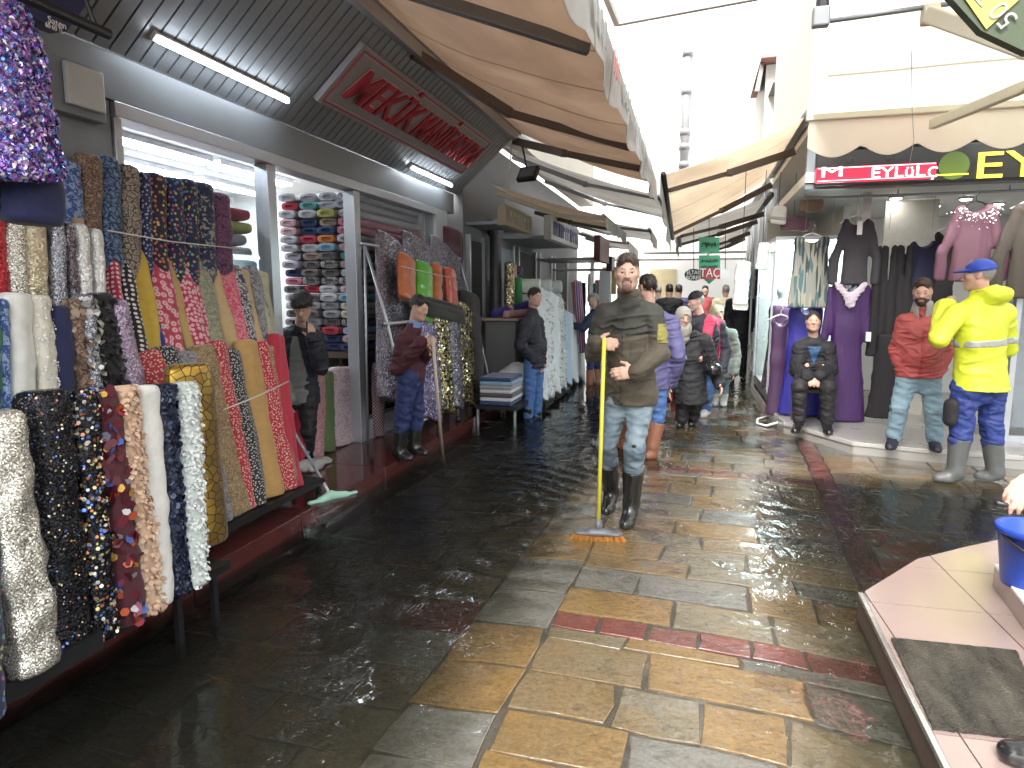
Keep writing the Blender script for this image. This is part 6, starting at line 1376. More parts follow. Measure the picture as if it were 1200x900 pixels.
# ceiling lamps inside
for i, (x, y) in enumerate(((-3.9, 3.3), (-4.7, 4.95), (-4.7, 6.3), (-5.5, 5.6), (-5.5, 7.0), (-3.5, 6.6))):
    e = emp('ceiling_lamp', (x, y, 2.83), ('white strip lamp above the bolts behind the left window', 'white strip lamp over the shop middle, nearer the street side', 'white strip lamp in line beyond the middle one', 'white strip lamp along the back wall', 'white strip lamp deepest inside at the back corner', 'white strip lamp above the stacked bolts by the door post')[i], 'light', 'strip lamps on the fabric shop ceiling'); boxo('housing', (x - .09, y - .62, 2.81), (x + .09, y + .62, 2.858), MATS['white_plastic'], e); boxo('diffuser', (x - .075, y - .6, 2.785), (x + .075, y + .6, 2.808), emis('strip_light', (.9, .95, 1), 9), e)
# bolts standing in the doorway below the shelves
for a in (('crimson cloth edge standing in the doorway', 'red', 356, 364, 448, 352, 362, 528), ('blue gingham bolt standing in the doorway', 'gingham', 362, 376, 432, 357, 372, 531), ('pink flowered bolt standing in the doorway', 'pinkflor', 371, 386, 433, 367, 385, 531), ('dark green bolt standing in the doorway', 'green', 381, 394, 435, 383, 398, 529), ('white bolt with pink flowers at the door post', 'whitepink', 392, 418, 430, 394, 424, 529)):
    bolt(a[0], F_[a[1]], (a[2], a[3], a[4], -3.16), (a[5], a[6], a[7], -3.12), d=.06, zb=PZ + .003, group='bolts standing in the shop doorway')
bolt('black and pink checked bolt by the maroon jumper', cloth('cloth_chk', 'gingham', [(.02, .02, .025), (.4, .25, .28)], 60), (444, 452, 425, -3.0), (444, 454, 520, -2.98), d=.05, zb=PZ + .003)

# ---- third stand: sequin drapes beyond the doorway
r3 = emp('display_rack', (-2.75, 6.8, 0), 'wheeled steel pipe rack draped with sequin cloth', 'rack')
for z, x in ((.30, -2.52), (1.25, -2.74), (1.98, -2.95)): MB().tube([V(x, 5.45, z), V(x, 8.05, z)], .016, 8).build('rail', STEEL, r3, True)
for y in (5.5, 6.75, 8.0):
    MB().tube([V(-2.52, y, .165), V(-2.52, y, .30), V(-2.74, y, 1.25), V(-2.95, y, 1.98)], .014, 8).build('upright', STEEL, r3, True); MB().tube([V(-2.95, y, 1.98), V(-2.98, y, PZ + .003)], .012, 6).build('rear_leg', STEEL, r3, True); MB().lathe((-2.52, y, PZ + .002), [(.012, 0), (.032, .006), (.034, .03), (.02, .06)], 12).build('castor', DARKMETAL, r3, True)
G3 = 'sequin drapes on the wheeled pipe rack'
for a in (('black and white sequin drape at the near end of the pipe rack', 'mixseq', 446, 478, 278, -2.92, 448, 482, 470, -2.72), ('black and white sequin drape spread over the rack top', 'mixseq', 476, 512, 281, -2.92, 478, 516, 400, -2.80), ('dark sequin drape over the far rack top', 'mixseq', 508, 545, 290, -2.92, 508, 546, 400, -2.80)):
    _, v, fs, _h = bolt(a[0], F_[a[1]], (a[2], a[3], a[4], a[5]), (a[6], a[7], a[8], a[9]), d=.05, fold=.012, nf=6, group=G3, seg=32)
for a in (('violet sequin cloth under the maroon sleeve', 'purseq', 488, 516, 376, -2.64, 494, 522, 492, -2.46), ('gold and black sequin cloth', 'goldseq', 512, 528, 362, -2.64, 518, 536, 483, -2.46), ('silver grey sequin cloth between the gold ones', 'mixseq', 526, 542, 360, -2.64, 532, 546, 478, -2.46), ('gold sequin cloth at the rack end', 'goldseq', 540, 556, 358, -2.64, 544, 560, 474, -2.46)):
    _, v, fs, _h = bolt(a[0], F_[a[1]], (a[2], a[3], a[4], a[5]), (a[6], a[7], a[8], a[9]), d=.045, fold=.01, nf=5, group=G3, seg=28)
    if 'gold' in a[1]: scatter(v, fs, 500, .014, island('gold_discs', [(.55, .45, .15), (.03, .03, .03), (.7, .66, .55), (.05, .04, .03), (.4, .32, .1)], .18, .8), _, seed=30)
for a in (('glossy orange bolt on the pipe rack', 'orange', 472, 490, 300, 474, 491, 352), ('glossy lime green bolt on the pipe rack', 'lime', 492, 511, 309, 493, 512, 378), ('orange and white narrow bolt beside the lime one', 'orange', 511, 520, 310, 513, 521, 358), ('glossy orange red bolt leaning on the rack', 'orred', 524, 536, 314, 530, 541, 362)):
    bolt(a[0], F_[a[1]], (a[2], a[3], a[4], -2.72), (a[5], a[6], a[7], -2.66), d=.05, group='glossy bolts on the pipe rack')
bolt('black cloth bundle folded over the lower rail', F_['black'], (500, 548, 354, -2.62), (502, 552, 376, -2.58), d=.06, sag=.014)
bolt('black coats hanging at the end of the pipe rack', F_['black'], (546, 566, 344, -2.66), (552, 574, 470, -2.50), d=.08, sag=.02, name='hanging_coats', cat='coat')
bolt('dark brown cloth hanging high beside the end pillar', F_['maroon'], (524, 545, 268, -2.98), (524, 546, 345, -2.96), d=.06, sag=.015, fold=.01)
rope('rope', 'white cord tied across the glossy bolts', [gx(470, 312, -2.6), gx(495, 318, -2.58), gx(526, 325, -2.6)])
# low bench with folded stack under plastic
bn2 = emp('bench', (-2.1, 7.6, 0), 'low dark bench carrying the plastic wrapped fabric stack', 'bench'); YB0, YB1 = 7.05, 8.25
boxo('seat_board', (-2.42, YB0, .20), (-1.92, YB1, .24), DARKMETAL, bn2)
for x in (-2.4, -1.95):
    for y in (YB0 + .04, YB1 - .04): boxo('leg', (x - .012, y - .015, -.12), (x + .012, y + .015, .20), STEEL, bn2)
z = .243
for i in range(7):
    n = ['navy', 'white grey', 'charcoal', 'white grey', 'grey', 'sky blue', 'navy'][i]; h_ = .045
    o = boxo('folded_cloth', (-2.38, YB0 + .03 + .01 * (i % 2), z), (-2.0 + .01 * (i % 3), YB0 + .55, z + h_), SHM[n], None, bevel=.015); tag(o, ('navy', 'white', 'charcoal', 'light', 'grey', 'sky blue', 'top navy')[i] + ' folded cloth in the stack on the low bench', 'cloth', 'folded cloths on the low bench'); z += h_ + .002
pw = emp('plastic_wrap', (-2.1, 7.9, .243), 'white translucent plastic wrapped bale on the low bench', 'bale'); f = Fd(); c = V(-2.16, 7.96, .42); f.ell(c, (.22, .34, .2), None, .02); f.cone(c + V(-.05, -.22, .02), c + V(-.05, .22, .05), .17, .17, .05); f.noise(.018, 34, 5); f.cut((0, 0, -1), (0, 0, .243)); f.mesh('sheet', .014, mat('milky_plastic', (.58, .6, .62), .25, 0, .08, 5, .3, 20), pw)
# grey cabinet with rolls on top
cb = emp('cabinet', (-2.45, 8.75, 0), 'grey wooden counter beside the round column with bolts on top', 'cabinet'); boxo('body', (-2.75, 8.45, -.1), (-2.32, 9.1, 1.16), mat('counter_grey', (.13, .14, .135), .6, 0, .2, 4), cb, bevel=.01); boxo('top', (-2.80, 8.40, 1.164), (-2.28, 9.15, 1.20), mat('counter_top', (.3, .22, .17), .5), cb, bevel=.008)
def roll_at(label, m, p, q, r_, group=None):
    e = emp('fabric_roll', p, label, 'fabric', group); v, fs, uv = bolt_geo([p, q], r_, r_, YD if abs(nrm(np.asarray(q) - p)[1]) < .8 else V(0, 0, 1), BOLTN[0], expo=2.0, sag=.004); BOLTN[0] += 1; me('cloth', v, fs, m, e, True, uv); MB().tube([np.asarray(q) - nrm(np.asarray(q) - p) * .03, np.asarray(q) + nrm(np.asarray(q) - p) * .015], .02, 10).build('core_tube', CORE, e, True)
roll_at('blue and white roll lying on the grey counter', F_['royal'], V(-2.62, 8.42, 1.26), V(-2.36, 9.3, 1.38), .055); roll_at('red brown roll lying on the grey counter', F_['pinkflor'], V(-2.46, 8.45, 1.25), V(-2.32, 9.2, 1.26), .05)
for i, (lb, m, u, v0, v1) in enumerate((('gold and black roll standing behind the counter', 'goldseq', 597, 307, 352), ('big green roll standing behind the counter', 'bigreen', 606, 325, 352), ('bright red roll standing behind the counter', 'bigred', 617, 327, 352), ('pink roll standing behind the counter', 'pinkflor', 606, 309, 340), ('dark green roll with dots behind the counter', 'dkflower', 613, 312, 340))):
    p = gx(u, v0, -2.5); roll_at(lb, F_[m], V(-2.5 - .08 * (i > 2), p[1], .0), V(-2.5 - .08 * (i > 2), p[1], p[2]), .075)
# white tulle and satin stall
wt = emp('stall_table', (-2.2, 10.3, -.1), 'white draped stall table with tulle bolts', 'table'); boxo('top_board', (-2.75, 8.95, .86), (-1.98, 12.2, .9), WHITEW, wt); 
for y in (9.05, 12.1):
    for x in (-2.7, -2.05): boxo('leg', (x - .02, y - .02, -.12), (x + .02, y + .02, .86), ALU, wt)
GT = 'white tulle falls along the stall front'
for i, (u0, u1, vt, vb, k, lb) in enumerate(((630, 640, 352, 468, 'tulle', 'lilac white tulle fall at the near stall corner'), (638, 648, 342, 465, 'tulle', 'long white tulle fall with lace flowers'), (647, 656, 345, 460, 'tulle', 'crumpled white tulle fall'), (655, 662, 350, 454, 'whiteseq', 'white beaded tulle fall'), (661, 669, 365, 450, 'bluetulle', 'pale blue tulle fall'), (668, 676, 370, 447, 'tulle', 'plain white tulle fall near the far person'), (675, 684, 375, 445, 'tulle', 'far white satin fall'))):
    _, v, fs, _h = bolt(lb, F_[k], (u0, u1, vt, -1.98), (u0 + 3, u1 + 3, vb, -1.86), d=.07, fold=.014, nf=6, sag=.014, group=GT, hwk=1.25, seg=30)
    if i in (1, 3): scatter(v, fs, 240, .025, mat('white_lace', (.66, .67, .68), .8), _, 'lace_flowers', .9, 'petal', 40 + i)
for i in range(4):
    for j in range(3):
        roll_at(('pale mint' if (i + j) % 2 else 'white') + f' satin roll, {ORD[i]} layer up in the {ORD[j]} pile on the tulle stall', F_['palemint'] if (i + j) % 2 else F_['tulle'], V(-2.62 + .0 * j, 9.3 + j * .8, .97 + i * .22), V(-2.2, 9.42 + j * .8, .99 + i * .22), .105, 'satin rolls stacked on the stall')
roll_at('blue white and red striped roll leaning on the stall', cloth('cloth_tri', 'stripe', [(.05, .12, .4), (.7, .7, .7), (.45, .03, .06)], 4), V(-1.9, 11.3, .5), V(-2.0, 11.3, 1.75), .09)
ld = emp('flood_lamp', gx(619, 204, -2.2), 'black square flood lamp fixed under the left eaves', 'lamp'); p = gx(619, 204, -2.0); R_ = rotz(-.3) @ rotx(-.6); MB().box(p - V(.13, .03, .10), p + V(.13, .03, .10), R_, p).build('housing', DARKMETAL, ld, bevel=.01); MB().box(p - V(.10, .034, .07), p + V(.10, -.031, .07), R_, p).build('lens', mat('lamp_lens', (.12, .13, .14), .15), ld); MB().tube([p, p + V(-.1, .1, .35)], .012, 6).build('bracket', DARKMETAL, ld)

# goods hung under the awning corner above the showcase
for i, (px, py, w_, h_, m, lb) in enumerate(((930, 262, .30, .16, MAUVE, 'pink and grey folded packet hung under the awning corner'), (912, 252, .16, .2, WHITEW, 'white packet hung by the awning roller'), (950, 240, .24, .16, mat('brown_card', (.32, .23, .18), .7), 'brown carton hung beneath the red LED display'), (893, 300, .13, .3, WHITEW, 'narrow white towel hung at the showcase corner'), (868, 335, .16, .55, mat('pale_towel', (.62, .63, .6), .8), 'pale towel hanging from the stall post'))):
    p = gy(px, py, 8.3 - .1 * i); e = emp('hanging_goods', p, lb, 'packet'); vv, ff, uu = bolt_geo([p - V(0, 0, h_ / 2), p + V(.02, 0, h_ / 2)], w_ / 2, .035, V(1, 0, 0), i + .5, sag=.012, expo=3.2); me('packet', vv, ff, m, e, True, uu)
    MB().tube([p, V(p[0], p[1], 2.9)], .004, 5).build('string', DARKMETAL, e)


rf = random.Random(9)
for i in range(14):
    side = i % 2; y = 11.1 + i * .36; k = i // 2; x = (1.06 if side else -2.35 - .1 * rf.random()); y = y if side else y + 2.6; ht = rf.uniform(.5, .9); zt = rf.uniform(1.75, 2.1)
    e = emp('hanging_garment', (x, y, zt - ht), FN[k] + ' garment hanging ' + ('along the right hand stalls far down the lane' if side else 'at the far end of the left shop row'), 'garment', 'garments hanging far down the lane')
    vv, ff, uu = bolt_geo([V(x, y, zt - ht), V(x, y, zt)], .2, .05, V(.25, 1, 0) if side else V(-.3, 1, 0), i + 60, fold=.012, sag=.012); me('cloth', vv, ff, FG[k], e, True, uu); MB().tube([V(x, y, zt - .02), V(x, y, 2.42)], .004, 5).build('cord', DARKMETAL, e)
rope('cable', 'thin cable hanging from the cream awning bar', [gy(1068, 60, 5.0), gy(1069, 132, 5.9), gy(1071, 165, 5.93), gy(1066, 190, 5.95), gy(1063, 202, 6.3)], .0028, STEEL)
rope('rope', 'white cord looped from the eaves to the round column', [V(-2.3, 8.2, 3.4), V(-2.5, 8.7, 2.9), V(-2.8, 9.2, 2.6)], .008)
# ------------------------------------------------------------------ clothes
OLIVE = mat('olive_softshell', (.062, .05, .032), .7, 0, .07, 12, .2, 220, sheen=.1); OLIVED = mat('dark_olive_yoke', (.034, .034, .027), .75, 0, .07, 12, .2, 220); PATCH = mat('khaki_patch', (.22, .20, .05), .8, 0, .1)
t = NT('faded_jeans'); ob = t.coord('Object'); n1 = t.noise(ob, 7, 4); n2 = t.noise(t.coord('Object', (1, 1, .3)), 60, 3); t.pbr(t.mix(t.ramp(n1.outputs[0], [(.35, (0, 0, 0)), (.65, (1, 1, 1))]), (.10, .145, .19), (.22, .28, .31)), .8, normal=t.bump(n2.outputs[0], .3, .004)); JEANF = t.m
JEANB = mat('blue_jeans', (.07, .15, .36), .8, 0, .07, 8, .3, 200); JEANL = mat('light_jeans', (.20, .30, .37), .8, 0, .07, 8, .3, 200); WORKB = mat('blue_work_trousers', (.018, .03, .105), .75, 0, .07, 10, .2, 200)
RUBK = mat('black_rubber', (.015, .015, .016), .22, 0, .07, 8, .05, coat=.3); RUBB = mat('brown_rubber', (.26, .11, .065), .4, 0, .07, 8, .05); RUBG = mat('grey_rubber', (.10, .105, .105), .4, 0, .07, 8, .05)
PURJ = mat('violet_blue_jacket', (.095, .09, .21), .6, 0, .07, 9, .2, 150); BLKCOAT = mat('black_coat', (.012, .012, .015), .75, 0, .07, 14, .25, 200); BLKTR = mat('black_trousers', (.014, .013, .015), .7, 0, .07, 14, .25, 200)
MAROONJ = mat('maroon_jumper', (.06, .014, .022), .85, 0, .07, 14, .3, 240); GREYSW = mat('grey_sweater', (.20, .21, .20), .85, 0, .07, 12, .3, 240); NAVYJ = mat('dark_navy_jacket', (.016, .017, .028), .7, 0, .07, 12, .2)
REDJ = mat('faded_red_jacket', (.42, .085, .085), .65, 0, .07, 8, .2, 160); YELJ = mat('hi_vis_yellow', (.66, .74, .05), .38, 0, .06, 6, .08, 60); STRIPE = mat('reflective_grey', (.45, .47, .45), .3, .2, .08); WORKT = mat('bright_blue_trousers', (.025, .045, .20), .6, 0, .07, 8, .2)
SCARFG = mat('grey_headscarf', (.30, .285, .25), .8, 0, .07, 20, .2, 160); SCARFC = mat('cream_headscarf', (.56, .53, .38), .7, 0, .07, 14, .2, 120); COATG = mat('grey_green_coat', (.20, .22, .19), .75, 0, .07, 26, .3, 60); PINKV = mat('crimson_scarf', (.48, .04, .10), .7); CAPB = mat('blue_cap', (.012, .05, .42), .5, 0, .1); SHOEW = mat('white_shoe', (.62, .62, .6), .5); SHOEN = mat('navy_shoe', (.02, .022, .04), .5); SHOEK = mat('black_shoe', (.012, .012, .013), .18, 0, .1, 6, .02, coat=.4)
PI = math.pi
def J_(Y, **k):
    """u, v [, dy] per joint"""
    return {n: gy(a[0], a[1], Y + (a[2] if len(a) > 2 else 0)) for n, a in k.items()}
def gnd(j, names, z):
    for n in names: j[n] = V(j[n][0], j[n][1], z)
def tilt_(v): return v
# ---- sweeping man in the olive jacket
j = J_(4.2, head=(735, 320, -.06), neck=(737, 352, .0), shR=(709, 368, -.01), shL=(764, 368, .02), elR=(696, 414, -.02), elL=(773, 414, -.04), wrR=(698, 403, -.22), wrL=(745, 436, -.21), hipR=(727, 458), hipL=(752, 458), knR=(711, 520, -.02), knL=(744, 524, -.10), anR=(717, 574, .27), anL=(740, 590, .05), toR=(711, 590, .12), toL=(733, 608, -.08))
j['toL'][2] = .03; j['toR'][2] = .045
bt, bb0 = gy(708, 396, 3.93), gz(701, 622, .06)
u_im = RT
P1 = build_person('person', 'young man in olive jacket and ripped jeans sweeping with a yellow broom', j, PI - .12, PI + .10, -.02, s=1.0, vox=.0058,
    top=dict(m=OLIVE, g=.014, hem=.085, flare=.006, collar=.30, cuff=.006), legs=dict(m=JEANF, g=.008, end=.5, r=.05), boots=dict(m=RUBK, h=.62, g=.016), hair=('short', 'brown'), beard='stubble', brow='brown',
    hands=dict(R=dict(d=RT * .95 + V(0, -.2, .0), n=V(-.1, .75, 0) + UP * -.2, th=UP * 1.0, curl=.75), L=dict(d=-RT * .95 + V(0, -.25, -.05), n=V(0, .8, .0) - UP * .15, th=UP * 1.0, curl=.62)))
sh_ = P1['sh']; rt_ = P1['rgt']; fw_ = P1['fwd']
shell(P1, 'yoke', dict(cuts=[(V(0, 0, -1), sh_ - V(0, 0, .13))], hi=sh_ + V(.42, .35, .10), lo=sh_ - V(.42, .35, .2)), OLIVED, .003)
shell(P1, 'chest_pocket', dict(cuts=[(V(0, 0, 1), sh_ - V(0, 0, .17)), (V(0, 0, -1), sh_ - V(0, 0, .36)), (rt_, sh_ - rt_ * .035), (-rt_, sh_ - rt_ * .13), (-fw_, sh_ + fw_ * .05)]), mat('olive_pocket', (.056, .046, .03), .75), .0045)
shell(P1, 'zip', dict(cuts=[(rt_, sh_ + rt_ * .016), (-rt_, sh_ + rt_ * .008), (-fw_, sh_ + fw_ * .04), (V(0, 0, 1), sh_ + V(0, 0, .06))]), BLK, .004, .006)
el = (np.asarray(j['shL']) + j['elL']) / 2
shell(P1, 'arm_patch', dict(lo=el - V(.07, .2, .055), hi=el + V(.16, .2, .06), cuts=[(rt_, el - rt_ * .02)]), PATCH, .0045)
kn = np.asarray(j['knL']); f = Fd(); f.ell(kn + V(.0, -.063, .02), (.018, .012, .011), None, .01); f.noise(.003, 120, 3); f.mesh('ripped_hole', .005, BLK, P1['root'])
# broom
bm = emp('broom', bb0 - V(0, 0, .06), 'yellow handled push broom with orange bristles held by the man in olive', 'broom')
YPOLE = mat('yellow_pole', (.66, .60, .06), .35, 0, .06); GPL = mat('grey_plastic', (.11, .115, .13), .35, 0, .1)
MB().tube([bb0 + V(0, 0, .03), bb0 * .5 + bt * .5, bt], .0125, 12).build('handle', YPOLE, bm, True); MB().tube([bb0 - V(0, 0, .005), bb0 + (bt - bb0) * .06], .02, 12).build('socket', GPL, bm, True)
bx_ = nrm(V(1, .12, 0)); f = Fd(); f.cone(bb0 - bx_ * .12 - V(0, 0, .015), bb0 + bx_ * .12 - V(0, 0, .015), .032, .032, .01, V(0, 0, 1), .5); f.cone(bb0 - bx_ * .04, bb0 + bx_ * .04, .03, .03, .03, V(0, 0, 1), .7); f.mesh('head', .006, GPL, bm)
br_ = MB(); rr = random.Random(2)
for i in range(420):
    p = bb0 + bx_ * rr.uniform(-.145, .145) + nrm(np.cross(bx_, V(0, 0, 1))) * rr.uniform(-.028, .028) - V(0, 0, .022); q = p + bx_ * rr.gauss(0, .012) + V(rr.gauss(0, .006), rr.gauss(0, .008), -.045) + bx_ * (.18 * (p - bb0) @ bx_); br_.bar(p, q, .0035, .0035)
tag(br_.build('bristles', mat('orange_bristle', (.45, .19, .03), .7, 0, .2, 20), bm), kind='stuff')
# ---- man in the violet jacket, back turned
j = J_(6.15, head=(758, 337), neck=(762, 364), shR=(786, 380, .06), shL=(743, 382, -.05), elR=(795, 418), elL=(738, 420), wrR=(785, 450, .12), wrL=(742, 450, .12), hipR=(772, 443), hipL=(752, 443), knR=(771, 488), knL=(744, 488, .1), anR=(764, 524, -.05), anL=(732, 515, .25), toR=(760, 533, -.1), toL=(726, 524, .3))
j['toR'][2] = .02; j['toL'][2] = .015; j['anR'][2] = max(j['anR'][2], .1); j['anL'][2] = max(j['anL'][2], .1)
P2 = build_person('person', 'man in violet blue jacket, jeans and tall brown rubber boots with his back turned', j, .35, .75, -.05, s=1.0, vox=.009, face=False, top=dict(m=PURJ, g=.03, hem=.1, collar=.12, flare=.02), legs=dict(m=JEANB, g=.012, end=.35), boots=dict(m=RUBB, h=.78, g=.022), hair=('short', 'dark'))
# ---- woman in grey headscarf
def scarf(P, m, s=1.0, name='headscarf', drape=.24):
    p = P['P']; R = P['Rh']; f = Fd(); f.ell(p(0, -.018, .03), np.array([.094, .113, .108]) * s, R, .02); f.cone(p(0, -.02, -.04), p(0, .0, -.16), .088 * s, .10 * s, .05); f.cone(p(0, 0, -.15), p(0, .03, -.15 - drape * .5), .11 * s, .09 * s, .04)
    f.ell(p(0, .115, -.02), np.array([.058, .085, .085]) * s, R, .008, True); f.noise(.006, 60, 8); f.mesh(name, .009, m, P['root'])
j = J_(7.7, head=(801, 372, -.12), neck=(808, 391, -.02), shR=(792, 402), shL=(826, 399, .02), elR=(788, 432), elL=(836, 428, .05), wrR=(785, 455, -.12), wrL=(843, 450, -.1), hipR=(800, 446), hipL=(818, 446), knR=(800, 470), knL=(816, 470), anR=(799, 490), anL=(812, 487, .1), toR=(796, 496, -.1), toL=(810, 492, .0))
gnd(j, ('toR', 'toL'), .02); gnd(j, ('anR', 'anL'), .085)
P3 = build_person('person', 'woman in grey headscarf and long black coat walking down the lane', j, PI + .15, PI + .35, -.25, s=.93, vox=.010, female=True, top=dict(m=BLKCOAT, g=.032, hem=.28, flare=.04, round=True, name='coat'), legs=dict(m=BLKTR, g=.025, end=.98, r=.055), boots=dict(m=SHOEK, h=.1))
scarf(P3, SCARFG, .93)
hbg = emp('handbag', gy(838, 425, 7.62), 'black shoulder bag hanging by the black coat', 'handbag'); f = Fd(); c = gy(835, 432, 7.6); f.cone(c - V(.0, .05, 0), c + V(.0, .05, 0), .10, .09, .02, V(0, 0, 1), .8); f.mesh('bag', .012, SHOEK, hbg); MB().tube([c + V(0, 0, .06), gy(822, 400, 7.52), gy(818, 396, 7.7)], .008, 6).build('strap', SHOEK, hbg)
# ---- bearded man in black beanie
j = J_(8.4, head=(815, 354), neck=(822, 372), shR=(806, 380, -.1), shL=(842, 382, .1), elR=(802, 410), elL=(850, 412, .1), wrR=(806, 432, -.1), wrL=(846, 436, 0), hipR=(815, 424), hipL=(832, 424), knR=(817, 448), knL=(830, 448), anR=(816, 470), anL=(828, 468), toR=(812, 478, -.1), toL=(822, 474, -.1))
gnd(j, ('toR', 'toL'), .02); gnd(j, ('anR', 'anL'), .085)
P4 = build_person('person', 'grey bearded man in black beanie and dark jacket with crimson scarf over the shoulder', j, PI - .5, PI - 1.1, -.12, s=1.0, vox=.011, skin=SKIN2, beard='grey', top=dict(m=NAVYJ, g=.03, hem=.14, flare=.015), legs=dict(m=JEANB, g=.012, end=.97), boots=dict(m=SHOEW, h=.1), hair=('short', 'grey'), brow='grey')
f = Fd(); p = P4['P']; f.ell(p(0, -.02, .05), (.09, .108, .095), P4['Rh'], .02); f.cut(P4['Rh'] @ V(0, -.25, -1), p(0, .09, .035)); f.noise(.003, 150, 3); f.mesh('beanie', .009, BLKCOAT, P4['root'])
s0 = P4['sh']; rg_ = P4['rgt']; shell(P4, 'scarf', dict(cuts=[(rg_, s0 - rg_ * .06), (-rg_, s0 - rg_ * .17), (V(0, 0, -1), s0 - V(0, 0, .52))]), PINKV, .015, .012)
# ---- woman in cream headscarf
j = J_(9.3, head=(840, 368), neck=(842, 384), shR=(829, 392), shL=(857, 392), elR=(826, 415), elL=(862, 416), wrR=(830, 433, -.1), wrL=(860, 436, -.1), hipR=(838, 426), hipL=(850, 426), knR=(839, 446), knL=(850, 446), anR=(839, 462), anL=(848, 462), toR=(838, 467, -.1), toL=(848, 467, -.1))
gnd(j, ('toR', 'toL'), .02); gnd(j, ('anR', 'anL'), .085)
P5 = build_person('person', 'woman in cream headscarf, grey green quilted coat and jeans', j, PI, PI + .7, -.2, s=.9, vox=.012, female=True, face=False, top=dict(m=COATG, g=.035, hem=.2, flare=.03, round=True, name='coat'), legs=dict(m=JEANL, g=.01, end=.9), boots=dict(m=SHOEW, h=.3))
scarf(P5, SCARFC, .95)
# ---- man in maroon jumper with the stick
j = J_(5.12, head=(491, 361, 0), neck=(484, 384, .02), shR=(474, 399, -.15), shL=(483, 396, .15), elR=(465, 431, -.19), elL=(490, 428, .2), wrR=(494, 402, -.23), wrL=(500, 412, .0), hipR=(478, 440, -.09), hipL=(484, 440, .09), knR=(473, 482, -.1), knL=(488, 480, .1), anR=(467, 524, -.1), anL=(485, 521, .1), toR=(479, 535, -.12), toL=(497, 531, .08))
gnd(j, ('toR', 'toL'), PZ + .024); gnd(j, ('anR', 'anL'), PZ + .09)
P6 = build_person('person', 'man in maroon jumper and blue trousers leaning on a wooden stick', j, -PI / 2 - .15, -PI / 2 - .25, -.3, s=.86, vox=.0085, top=dict(m=MAROONJ, g=.024, hem=.045, collar=.08, flare=.0), legs=dict(m=WORKB, g=.022, end=.48, r=.052), boots=dict(m=RUBK, h=.58, g=.02), hair=('short', 'black'),
    hands=dict(R=dict(d=V(.9, .25, .1), n=V(-.2, .9, 0), th=V(0, 0, 1), curl=.75)))
f = Fd(); c_ = np.asarray(j['neck']); f.cone(c_ + V(0, 0, -.01), c_ + V(.01, 0, .035), .064, .062, .01); f.cone(c_ + V(0, 0, -.05), c_ + V(.01, 0, .09), .052, .05, .004, sub=True); f.mesh('shirt_collar', .007, mat('pale_blue_shirt', (.16, .27, .5), .7), P6['root'])
st = emp('wooden_stick', gz(520, 546, -.02), 'long pale wooden stick standing in the flood water', 'stick'); MB().tube([gz(520, 547, -.06), gy(513, 470, 4.92), gy(507, 394, 4.88)], [.014, .0135, .013], 10).build('shaft', mat('raw_wood', (.42, .34, .26), .7, 0, .15, 6, .2, 60, stretch=(1, 1, .15)), st, True)
# ---- man with phone in the doorway
j = J_(4.72, head=(354, 359, -.12), neck=(351, 385, .0), shR=(333, 396), shL=(369, 396), elR=(328, 436), elL=(376, 430, -.05), wrR=(336, 468, -.15), wrL=(367, 397, -.16), hipR=(343, 462, .05), hipL=(361, 462, .05), knR=(343, 506), knL=(361, 506), anR=(343, 545, .05), anL=(361, 545, .05), toR=(341, 553, -.1), toL=(364, 553, -.1))
gnd(j, ('toR', 'toL'), PZ + .024); gnd(j, ('anR', 'anL'), PZ + .085)
P7 = build_person('person', 'dark haired man in black jacket and grey sweater on the phone in the shop doorway', j, PI + .15, PI + .35, -.55, s=.9, vox=.0085, top=dict(m=NAVYJ, g=.026, hem=.09, collar=.1), legs=dict(m=BLKTR, g=.015, end=.97), boots=dict(m=SHOEK, h=.1), hair=('messy', 'black'),
    hands=dict(L=dict(d=V(-.15, -.1, 1), n=V(-.7, .3, 0), th=V(-.4, -.8, .1), curl=.45)))
s0 = P7['sh']; rg_ = P7['rgt']; shell(P7, 'sweater_front', dict(cuts=[(rg_ + V(0, 0, .16), s0 + rg_ * .03), (-rg_ + V(0, 0, .16), s0 - rg_ * .03), (-P7['fwd'], s0 + P7['fwd'] * .04), (V(0, 0, 1), s0 + V(0, 0, .02))]), GREYSW, .006, .009)
hp_ = np.asarray(j['wrL']) + V(-.035, -.02, .075); tag(MB().box(hp_ - V(.006, .034, .065), hp_ + V(.006, .034, .065), rotz(.4), hp_).build('mobile_phone', DARKMETAL, None, bevel=.006), 'dark mobile phone held to the ear in the doorway', 'phone')
sq = emp('squeegee', gz(390, 588, 0), 'mint green floor squeegee with grey handle leaning from the doorway', 'squeegee'); MINT = mat('mint_plastic', (.33, .58, .47), .4, 0, .06)
s_a, s_b, s_h = gz(364, 592, PZ + .01), gz(417, 579, PZ + .01), gz(387, 580, PZ + .05); sd2 = nrm(s_b - s_a); f = Fd()
f.cone(s_a + V(0, 0, .015), s_b + V(0, 0, .015), .02, .016, .01, V(0, 0, 1), .7); f.cone((s_a + s_b) / 2 - sd2 * .09 + V(0, 0, .02), s_h, .022, .026, .03); f.cone((s_a + s_b) / 2 + sd2 * .09 + V(0, 0, .02), s_h, .02, .026, .03); f.mesh('head', .007, MINT, sq)
MB().bar(s_a - V(0, 0, .003), s_b - V(0, 0, .003), .01, .03).build('rubber_blade', RUBG, sq); MB().tube([s_h, gy(346, 508, 4.35)], .012, 10).build('handle', STEEL, sq, True)
